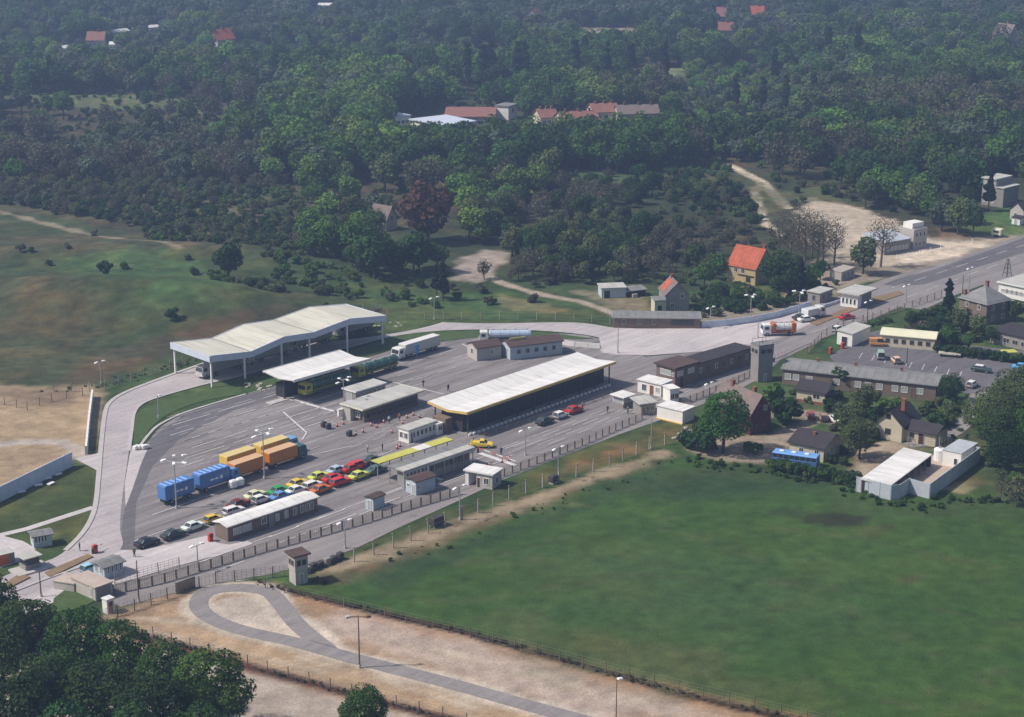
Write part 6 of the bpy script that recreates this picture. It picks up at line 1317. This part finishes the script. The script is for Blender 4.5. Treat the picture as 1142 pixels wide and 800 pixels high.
tree('bare', (982, 298), 1.35, 'tall bare tree standing alone before the concrete building', None, 'bare_tree'); tree('olive', (962, 306), .95, 'thin leafing tree left of the lone bare tree', None, 'leafy_tree')
tree('conifer', (892, 330), .95, 'dark conifer right of the red-roofed house', None, 'conifer')
for x, y, s, k_ in [(862, 325, .85, 'dark'), (874, 322, 1.0, 'dark'), (882, 332, .7, 'dark'), (868, 334, .6, 'dark'), (905, 322, .6, 'green'), (915, 312, .5, 'dark'), (862, 342, .4, 'green'), (798, 312, .65, 'green'), (785, 320, .6, 'green'), (805, 335, .45, 'dark'), (822, 338, .42, 'green'), (775, 300, .7, 'dark')]:
    tree(k_, (x, y), s, 'leafy tree close around the red-roofed house', 'trees round the red-roofed house', 'leafy_tree')
for x, y, s, k_ in [(850, 345, .9, 'bush_dark'), (830, 344, .8, 'bush'), (815, 346, .8, 'bush_olive'), (800, 350, .7, 'bush_olive'), (868, 343, .9, 'bush_dark'), (880, 340, .9, 'bush_dark'), (893, 334, .8, 'bush_dark'), (905, 330, .7, 'bush'), (920, 322, .7, 'bush_olive'), (932, 318, .7, 'bush_olive'), (785, 354, .6, 'bush_olive'), (786, 340, .7, 'bush')]:
    tree(k_, (x, y), s, 'bush along the far verge of the east road', 'bushes on the far verge', 'bush', 'bush')
tree('copper', (477, 270), 1.5, 'broad copper-brown tree beside the pink gable', None, 'copper_tree'); tree('conifer', (494, 336), 1.0, 'tall blackish conifer at the wood edge left of the sandy track', None, 'conifer', v=0); tree('conifer', (487, 333), .8, 'shorter blackish conifer touching the tall one', None, 'conifer', v=1)
tree('dark', (255, 322), 1.0, 'solitary dense tree on the hillside meadow', None, 'leafy_tree'); tree('grey', (372, 280), .95, 'grey-green round tree at the meadow edge', None, 'leafy_tree')
tree('bush_dark', (118, 328), 1.3, 'lone dark bush on the bare hillside', None, 'bush', 'bush'); tree('bush_dark', (193, 366), 1.1, 'dark bush above the lorry canopy on the hillside', None, 'bush', 'bush')
tree('brown', (540, 312), .55, 'small pinkish leafless tree beside the sandy track', None, 'budding_tree')
tree('conifer', (1102, 236), 1.15, 'very dark conifer in front of the grey villa', None, 'conifer'); tree('dark', (955, 220), 1.2, 'large round dark tree above the sand pit', None, 'leafy_tree')
for x, y, s, k_ in [(978, 228, 1.25, 'green'), (1000, 232, 1.1, 'green'), (965, 232, .9, 'olive'), (1020, 240, 1.0, 'olive'), (1050, 258, 1.0, 'grey'), (1068, 262, 1.05, 'olive'), (1085, 264, .85, 'dark'), (1040, 250, .9, 'green'), (1078, 250, .8, 'grey'), (1030, 232, 1.1, 'green')]:
    tree(k_, (x, y), s, 'leafy tree between the sand pit and the grey villa', 'trees above the sand pit', 'leafy_tree')
for x, y in [(521, 104), (539, 106), (548, 104), (577, 108), (585, 106), (641, 100), (676, 108), (703, 104), (741, 106), (922, 82), (956, 84), (906, 126), (820, 132), (850, 136), (875, 134), (1082, 122), (863, 92)]:
    tree('poplar' if x != 863 else 'conifer', (x, y), 1.5 if y < 110 else 1.15, 'slender poplar rising above the far wood', 'far poplars', 'poplar_tree' if x != 863 else 'conifer')

# ---- woodland positions
PP = lambda *pp: list(pp)
clear = [PP((640, 318), (735, 318), (775, 300), (790, 350), (640, 352)), PP((500, 322), (502, 278), (560, 270), (572, 290), (560, 325)), PP((440, 350), (510, 322), (660, 335), (700, 360), (440, 362)),
  PP((800, 182), (818, 180), (850, 196), (878, 214), (885, 240), (860, 262), (838, 235), (838, 208)), PP((885, 232), (912, 216), (985, 234), (1045, 262), (1142, 250), (1142, 300), (760, 370), (870, 318)),
  PP((800, 345), (800, 280), (860, 278), (865, 345)), PP((-300, 232), (110, 250), (200, 266), (300, 286), (430, 318), (520, 345), (440, 365), (-300, 520)),
  PP((425, 172), (430, 133), (500, 122), (585, 122), (585, 163), (545, 176), (485, 178), (438, 165)), PP((590, 162), (592, 133), (640, 128), (745, 128), (748, 160), (680, 168)), PP((1085, 262), (1060, 245), (1142, 222), (1180, 262)),
  PP((418, 278), (424, 235), (448, 232), (446, 280)), PP((432, 300), (446, 240), (516, 240), (516, 298)), PP((1088, 246), (1090, 195), (1142, 200), (1142, 250))]
for hx, hy, hw_ in [(592, 34, 17), (253, 55, 15), (106, 56, 14), (806, 32, 11), (845, 30, 12), (810, 48, 12), (1130, 60, 12), (136, 43, 14), (172, 39, 10), (1102, 60, 9), (74, 62, 8), (39, 58, 7), (572, 138, 8), (56, 24, 7), (126, 57, 7), (362, 14, 12), (487, 68, 5), (560, 70, 6), (859, 42, 6)]:
    clear.append(PP((hx-hw_, hy+12), (hx-hw_, hy-5), (hx+hw_, hy-5), (hx+hw_, hy+12)))
light = [(PP((0, 106), (180, 108), (290, 119), (280, 160), (100, 158), (0, 152)), .10), (PP((-40, 208), (240, 203), (335, 220), (300, 240), (120, 248), (-40, 234)), 1.0), (PP((690, 78), (765, 78), (755, 106), (692, 106)), .0),
  (PP((628, 32), (722, 34), (716, 58), (640, 57)), .05), (PP((590, 194), (738, 188), (812, 190), (960, 210), (1000, 236), (1000, 262), (900, 290), (860, 285), (850, 240), (830, 222), (738, 208), (600, 210)), .07), (PP((498, 206), (560, 204), (602, 214), (520, 221)), .1)]
xs, ys = [], []
y = 470.0
while y < 1750:
    st = 5.6 if y < 640 else (7.0 if y < 900 else 8.2)
    hw_ = y*.34+70; x = -hw_+rng.random()*st
    while x < hw_: xs.append(x+rng.uniform(-.42, .42)*st); ys.append(y+rng.uniform(-.42, .42)*st); x += st
    y += st*.95
tx, ty = np.array(xs), np.array(ys); px, py = project(tx, ty, np.zeros(len(tx)))
ok = np.ones(len(tx), bool)
for c in clear: ok &= pip_dist(px, py, c) < 0
ru = rng.random(len(tx))
for c, dns in light: ok &= ~((pip_dist(px, py, c) > 0) & (ru > dns))
# wood edge: nothing below this line of the picture
edge = np.interp(px, [-300, 0, 110, 200, 330, 430, 560, 660, 760, 880, 1000, 1142, 1400], [225, 228, 246, 262, 296, 330, 322, 322, 318, 300, 240, 235, 230])
ok &= py < edge
ok &= (px > -260) & (px < 1400)
# patchy density
nn = vnoise(tx, ty, 32, 21, 3); ok &= ~((nn < .40) & (ru < .8) & (py > 50)); ok &= ~((px > 760) & (px < 905) & (py > 84) & (py < 165) & (ru < .35)); ok &= ~((py > 55) & (py < 84) & (px < 560) & (ru < .3))
tx, ty, px, py, ru = tx[ok], ty[ok], px[ok], py[ok], ru[ok]
k1, k2, k3 = vnoise(tx, ty, 55, 31, 3), vnoise(tx, ty, 40, 41, 3), rng.random(len(tx))
kk = []; sc = []
sc_r = pip_dist(px, py, PP((560, 330), (540, 250), (640, 205), (760, 188), (860, 235), (870, 300), (790, 320), (640, 322)))
sc_l = pip_dist(px, py, PP((-50, 200), (-50, 150), (120, 150), (330, 175), (330, 205), (100, 206)))
for i in range(len(tx)):
    a, b_, c = k1[i], k2[i]+.22*(k3[i]-.5), k3[i]; s = .62+.75*rng.random()**1.5
    if sc_r[i] > 0: k_ = 'brown' if (b_ > .47 and a > .38) else ('olive' if c > .5 else 'dark'); s *= .60 if px[i] < 740 else .42
    elif sc_l[i] > 0: k_ = 'brown' if b_ > .45 else ('olive' if c > .5 else 'grey'); s *= .8
    elif py[i] < 36: k_ = 'grey' if c > .6 else ('dark' if c > .25 else 'brown'); s *= 1.05
    elif a < .44: k_ = 'green' if b_ < .5 else 'dark'
    elif a < .54: k_ = 'fresh' if b_ < .50 else ('green' if c < .6 else 'grey')
    elif a < .62: k_ = 'olive' if b_ < .55 else 'brown'
    else: k_ = 'dark' if c < .45 else ('green' if c < .85 else 'brown')
    X_, Y_, rr_ = px[i], py[i], ru[i]
    if Y_ < 28: k_ = 'brown' if c < .2 else ('grey' if c < .6 else 'dark')
    elif 55 < Y_ < 84 and X_ < 560: k_ = 'fresh' if c < .3 else ('grey' if c < .7 else 'green'); s *= .72
    elif 760 < X_ < 905 and 84 < Y_ < 165: k_ = 'fresh' if c < .4 else ('grey' if c < .75 else 'olive'); s *= .62
    elif 440 < X_ < 770 and 160 < Y_ < 192: k_ = 'green' if c < .6 else 'dark'; s = .85+.35*rr_
    elif 560 < X_ < 770 and 84 < Y_ < 106: k_ = 'dark' if c < .7 else 'green'; s = 1.0+.2*rr_
    elif X_ > 900 and 118 < Y_ < 152: k_ = 'brown' if c < .55 else 'olive'
    elif 300 < X_ < 450 and 100 < Y_ < 205: k_ = 'fresh' if c < .35 else ('green' if c < .8 else 'grey'); s = .9+.5*rr_
    elif 28 <= Y_ < 55 and c < .35: k_ = 'grey'
    if c > .985: k_ = 'conifer'
    if py[i] > 225 and sc_r[i] < 0: s *= .85
    if py[i] > 206 and px[i] < 335: s = min(s*.5, .42); k_ = 'brown' if c > .45 else ('olive' if c > .2 else 'grey')
    if sc_r[i] < 0 and py[i] < 200: s *= 1.15
    kk.append(k_); sc.append(s)
kk, sc = np.array(kk), np.array(sc)
order = np.argsort(-(py)); near = set(order[:300].tolist())
LBL = {'fresh': 'fresh light green', 'green': 'mid green', 'dark': 'dark green', 'olive': 'dull olive', 'grey': 'grey-green', 'brown': 'brown leafless', 'conifer': 'blackish cone-shaped', 'bush': ''}
def zone(x, y):
    zs = [(110, 'above the path at the left edge'), (230, 'above the bare hillside'), (330, 'at the top of the hillside scrub'), (425, 'behind the wave-roofed canopy'), (520, 'round the copper tree'), (600, 'above the sandy pull-in'), (670, 'above the garden garage'), (745, 'behind the patched grey house'), (820, 'left of the pale forked track'), (900, 'right of the pale forked track'), (985, 'above the sand pit'), (1070, 'above the concrete building'), (9999, 'behind the grey villa')]
    z = [b for a, b in zs if x < a][0]
    if z.endswith('forked track') and y > 262: z = 'on the low slope '+z
    return ('in the scrub ' if (520 < x < 745 and y > 285) else '')+z
for i in sorted(near):
    k_ = kk[i]; side = 'left of the sandy track' if px[i] < 520 else ('right of the sandy track and behind the road' if px[i] < 880 else 'right of the sand pit')
    tree(k_, (tx[i], ty[i]), float(sc[i]), '%s %s tree %s' % ('small' if sc[i] < .62 else 'tall', LBL[k_], zone(px[i], py[i])), 'front %s trees %s' % (LBL[k_], side), {'brown': 'budding_tree', 'conifer': 'conifer'}.get(k_, 'leafy_tree'), world=True)
rest = np.array([i for i in range(len(tx)) if i not in near])
print('TREES', len(tx), 'stuff', len(rest))

def scatter(name, label, cat, keys, x, y, karr, scale):
    """one object whose geometry nodes stand copies of the crowns and trunks on its points"""
    var = np.zeros(len(x), int); lst = []
    for key in keys:
        for v in range(len(KINDS[key])):
            if (key, v) not in FIRST:
                continue
            lst.append((key, v))
    for i in range(len(x)):
        c = [j for j, (k_, v) in enumerate(lst) if k_ == karr[i]]; var[i] = random.choice(c) if c else 0
    me = bpy.data.meshes.new(name); me.vertices.add(len(x)); me.vertices.foreach_set('co', np.stack([x, y, H(x, y)], -1).astype(np.float32).ravel())
    for nm, ty_, arr in (('variant', 'INT', var.astype(np.int32)), ('size', 'FLOAT', scale.astype(np.float32)), ('spin', 'FLOAT', (rng.random(len(x))*6.28).astype(np.float32))):
        at_ = me.attributes.new(nm, ty_, 'POINT'); at_.data.foreach_set('value', arr)
    o = bpy.data.objects.new(name, me); link(o); tag(o, label, cat, kind='stuff')
    ng = bpy.data.node_groups.new(name, 'GeometryNodeTree'); ng.interface.new_socket('Geometry', in_out='INPUT', socket_type='NodeSocketGeometry'); ng.interface.new_socket('Geometry', in_out='OUTPUT', socket_type='NodeSocketGeometry')
    gi, go = ng.nodes.new('NodeGroupInput'), ng.nodes.new('NodeGroupOutput'); L = ng.links.new; J = ng.nodes.new('GeometryNodeJoinGeometry')
    def attr(nm, t_): n = ng.nodes.new('GeometryNodeInputNamedAttribute'); n.data_type = t_; n.inputs['Name'].default_value = nm; return [s_ for s_ in n.outputs if s_.enabled and s_.name == 'Attribute'][0]
    va, sa, ra = attr('variant', 'INT'), attr('size', 'FLOAT'), attr('spin', 'FLOAT'); cx = ng.nodes.new('ShaderNodeCombineXYZ'); L(ra, cx.inputs[2])
    for j, kv in enumerate(lst):
        cmp_ = ng.nodes.new('FunctionNodeCompare'); cmp_.data_type = 'INT'; cmp_.operation = 'EQUAL'
        ii = [s_ for s_ in cmp_.inputs if s_.enabled and s_.type == 'INT']; L(va, ii[0]); ii[1].default_value = j
        cr, tk = FIRST[kv]
        for ob in (cr, tk):
            oi = ng.nodes.new('GeometryNodeObjectInfo'); oi.transform_space = 'ORIGINAL'; oi.inputs['Object'].default_value = ob
            ip = ng.nodes.new('GeometryNodeInstanceOnPoints'); L(gi.outputs[0], ip.inputs['Points']); L(cmp_.outputs[0], ip.inputs['Selection']); L(oi.outputs['Geometry'], ip.inputs['Instance']); L(cx.outputs[0], ip.inputs['Rotation']); L(sa, ip.inputs['Scale']); L(ip.outputs[0], J.inputs[0])
    L(J.outputs[0], go.inputs[0]); md = o.modifiers.new('scatter', 'NODES'); md.node_group = ng; return o
for key in ('fresh', 'green', 'dark', 'olive', 'grey', 'brown', 'conifer', 'bush', 'bush_olive', 'bush_dark', 'bush_brown'):
    for v in range(len(KINDS[key])):
        if (key, v) not in FIRST: print('missing first', key, v)
scatter('woodland', 'mixed spring woodland stretching away behind the border crossing', 'woodland', ['fresh', 'green', 'dark', 'olive', 'grey', 'brown', 'conifer'], tx[rest], ty[rest], kk[rest], sc[rest])
# undergrowth: low scrub under and before the wood, and on the hillside
bx = rng.uniform(-330, 330, 52000); by = rng.uniform(300, 900, 52000); bpx, bpy_ = project(bx, by, np.zeros(len(bx))); okb = np.zeros(len(bx), bool); r3 = rng.random(len(bx)); bn = vnoise(bx, by, 22, 51, 3)
inpoly = lambda c: pip_dist(bpx, bpy_, c) > 0
eb = np.interp(bpx, [-300, 0, 110, 200, 330, 430, 560, 660, 760, 880, 1000, 1142, 1400], [225, 228, 246, 262, 296, 330, 322, 322, 318, 300, 240, 235, 230])
wood = (bpy_ < eb+3); 
for c in clear[:6]+clear[7:]: wood &= ~inpoly(c)
wood &= ~inpoly(clear[6])
okb |= wood & (r3 < .13)
okb |= inpoly(PP((-40, 206), (240, 202), (335, 218), (320, 262), (200, 262), (110, 246), (-40, 222))) & (r3 < .8)
hill = inpoly(PP((150, 262), (330, 292), (430, 322), (500, 348), (430, 350), (330, 350), (240, 335), (200, 290))); okb |= hill & (r3 < .6*np.clip((bn-.50)*9, .02, 1))
okb |= inpoly(PP((120, 246), (330, 262), (400, 300), (330, 298), (200, 276))) & (r3 < .75*np.clip((bn-.36)*8, 0, 1))
okb |= inpoly(PP((0, 232), (150, 262), (330, 300), (240, 330), (100, 330), (0, 300))) & (r3 < .02)
okb |= inpoly(PP((738, 184), (812, 186), (830, 214), (860, 262), (760, 215))) & (r3 < .5)
okb |= inpoly(PP((858, 200), (960, 205), (1000, 228), (900, 222), (885, 230))) & (r3 < .3)
okb |= inpoly(PP((450, 345), (560, 322), (660, 336), (560, 340), (470, 350))) & (r3 < .06)
okb |= inpoly(PP((735, 300), (790, 318), (780, 356), (740, 356))) & (r3 < .3)
okb |= inpoly(PP((1020, 352), (1050, 345), (1100, 372), (1095, 390), (1000, 378))) & (r3 < .9)
okb |= inpoly(PP((760, 332), (800, 318), (870, 332), (900, 322), (930, 312), (935, 318), (870, 344), (790, 356))) & (r3 < .8)
okb |= inpoly(PP((930, 455), (985, 462), (975, 480), (945, 480))) & (r3 < .5)
okb |= inpoly(PP((862, 436), (905, 440), (1040, 452), (1060, 462), (1040, 480), (1010, 462), (940, 466), (880, 452))) & (r3 < .3)
okb |= inpoly(PP((925, 470), (975, 470), (975, 500), (945, 528), (925, 520))) & (r3 < .5)
okb |= inpoly(PP((1092, 500), (1160, 480), (1160, 550), (1100, 540), (1095, 522))) & (r3 < .35)
okb |= inpoly(PP((1040, 452), (1080, 446), (1070, 474), (1048, 484))) & (r3 < .35)
okb &= ~inpoly(PP((505, 312), (515, 284), (566, 283), (552, 305), (600, 326), (690, 352), (640, 340), (545, 318))) & ~inpoly(PP((808, 182), (852, 198), (880, 222), (884, 244), (850, 252), (836, 214)))
bx, by, bpx, bpy_, r3, bn = bx[okb], by[okb], bpx[okb], bpy_[okb], r3[okb], bn[okb]
tree('tuft', (352, 648), .9, 'tussock of rough green grass beside the stubby watchtower', None, 'grass_tussock', 'grass tussock'); tree('tuft_dry', (362, 650), .9, 'tussock of dry brown grass beside the stubby watchtower', None, 'grass_tussock', 'grass tussock')
for k_ in ('bush', 'bush_olive', 'bush_dark', 'bush_brown'):
    for v in range(2):
        if (k_, v) not in FIRST:
            tree(k_, (70+v*60+hash_(k_) % 37, 262+v*6+hash_(k_) % 11), .8, 'small scrub bush on the upper slope of the hillside meadow', 'scrub bushes on the hillside', 'bush', 'bush', v=v)
kb = np.array([('bush', 'bush_olive', 'bush_dark', 'bush_brown')[int(v)] for v in np.clip(vnoise(bx, by, 30, 61, 2)*7-1.6+rng.uniform(-.6, .6, len(bx)), 0, 3.99)])
ex, ey, ek, es = [], [], [], []
def tufts(pp, wid, step, keys, lo, hi):
    P = [Vector(q) for q in wpoly(pp)]
    for a, c in zip(P[:-1], P[1:]):
        n = int((c-a).length/step)
        for i in range(n):
            q = a+(c-a)*random.random(); ex.append(q.x+random.gauss(0, wid)); ey.append(q.y+random.gauss(0, wid)); ek.append(random.choice(keys)); es.append(random.uniform(lo, hi))
tufts([(285, 650), (360, 668), (440, 688), (520, 706), (640, 740), (760, 774), (900, 806)], .4, .35, ['tuft_dry', 'bush_brown', 'tuft_dry'], .12, .26)
tufts([(108, 694), (200, 720), (300, 750), (420, 782), (520, 808)], .35, .5, ['tuft_dry', 'bush_brown'], .12, .2)
tufts([(440, 628), (520, 600), (620, 562), (700, 532), (750, 512)], 1.6, 1.6, ['tuft', 'bush'], .15, .3)
tufts([(770, 515), (860, 526), (940, 545), (1000, 566), (1080, 560), (1142, 556)], 1.6, .5, ['bush_dark', 'bush'], .15, .4)
tufts([(1080, 440), (1060, 480), (1020, 490)], 2.5, .5, ['bush', 'tuft'], .2, .5)
tufts([(60, 436), (110, 432), (186, 410), (250, 390), (330, 364), (420, 348)], 1.2, .8, ['tuft', 'tuft_dry'], .3, .6)
esc = np.concatenate([.55+.55*rng.random(len(bx)), np.array(es)]); bx = np.concatenate([bx, ex]); by = np.concatenate([by, ey]); kb = np.concatenate([kb, ek])
scatter('scrub', 'low scrub and undergrowth at the foot of the wood and on the hillside', 'undergrowth', ['bush', 'bush_olive', 'bush_dark', 'bush_brown', 'tuft', 'tuft_dry'], bx, by, kb, esc)
# coarse grass tufts along the unmown verges
def tuft_mesh():
    g = np.random.default_rng(5); n = 26; V = []; 
    for i in range(n):
        a = g.random()*6.28; r_ = g.random()**.5*.35; x, y = r_*math.cos(a), r_*math.sin(a); h = .25+.4*g.random(); w_ = .05; b = g.random()*6.28; lx, ly = math.cos(b)*.2, math.sin(b)*.2; c, s = math.cos(b+1.57)*w_, math.sin(b+1.57)*w_
        V += [(x-c, y-s, 0), (x+c, y+s, 0), (x+lx+c*.3, y+ly+s*.3, h), (x+lx-c*.3, y+ly-s*.3, h)]
    return V
# labels: things that would share one are told apart by their order from the left
ORD = 'first second third fourth fifth sixth seventh eighth ninth tenth eleventh twelfth thirteenth fourteenth fifteenth sixteenth seventeenth eighteenth nineteenth twentieth'.split()
byl = {}
for o in scene.objects:
    if o.parent is None and o.get('label') and o.get('kind') is None: byl.setdefault(o['label'], []).append(o)
for lab, os_ in byl.items():
    n = len(os_)
    if 1 < n <= 20 and len(lab.replace('-', ' ').split()) <= 12:
        os_.sort(key=lambda o: float(project(o.location.x, o.location.y, o.location.z)[0]))
        for i, o in enumerate(os_): o['label'] = ('leftmost' if i == 0 else ('rightmost' if i == n-1 else ORD[i]+' from the left'))+', '+lab
# haze
hz = MB(); hz.box(-2700, 2700, 10, 3650, -3, 125); hz.v = [(x, (-60 if y_ < 20 else y_), z) for x, y_, z in hz.v]
hm = bpy.data.materials.new('haze'); hm.use_nodes = True; nt = hm.node_tree; nt.nodes.remove(nt.nodes['Principled BSDF']); pv = nt.nodes.new('ShaderNodeVolumePrincipled')
pv.inputs['Color'].default_value = (.46, .63, 1, 1); pv.inputs['Density'].default_value = .00031; pv.inputs['Anisotropy'].default_value = .2
nt.links.new(pv.outputs[0], nt.nodes['Material Output'].inputs['Volume'])
tag(hz.build('haze', hm), 'thin blue haze in the air over the wood', 'haze', kind='stuff')
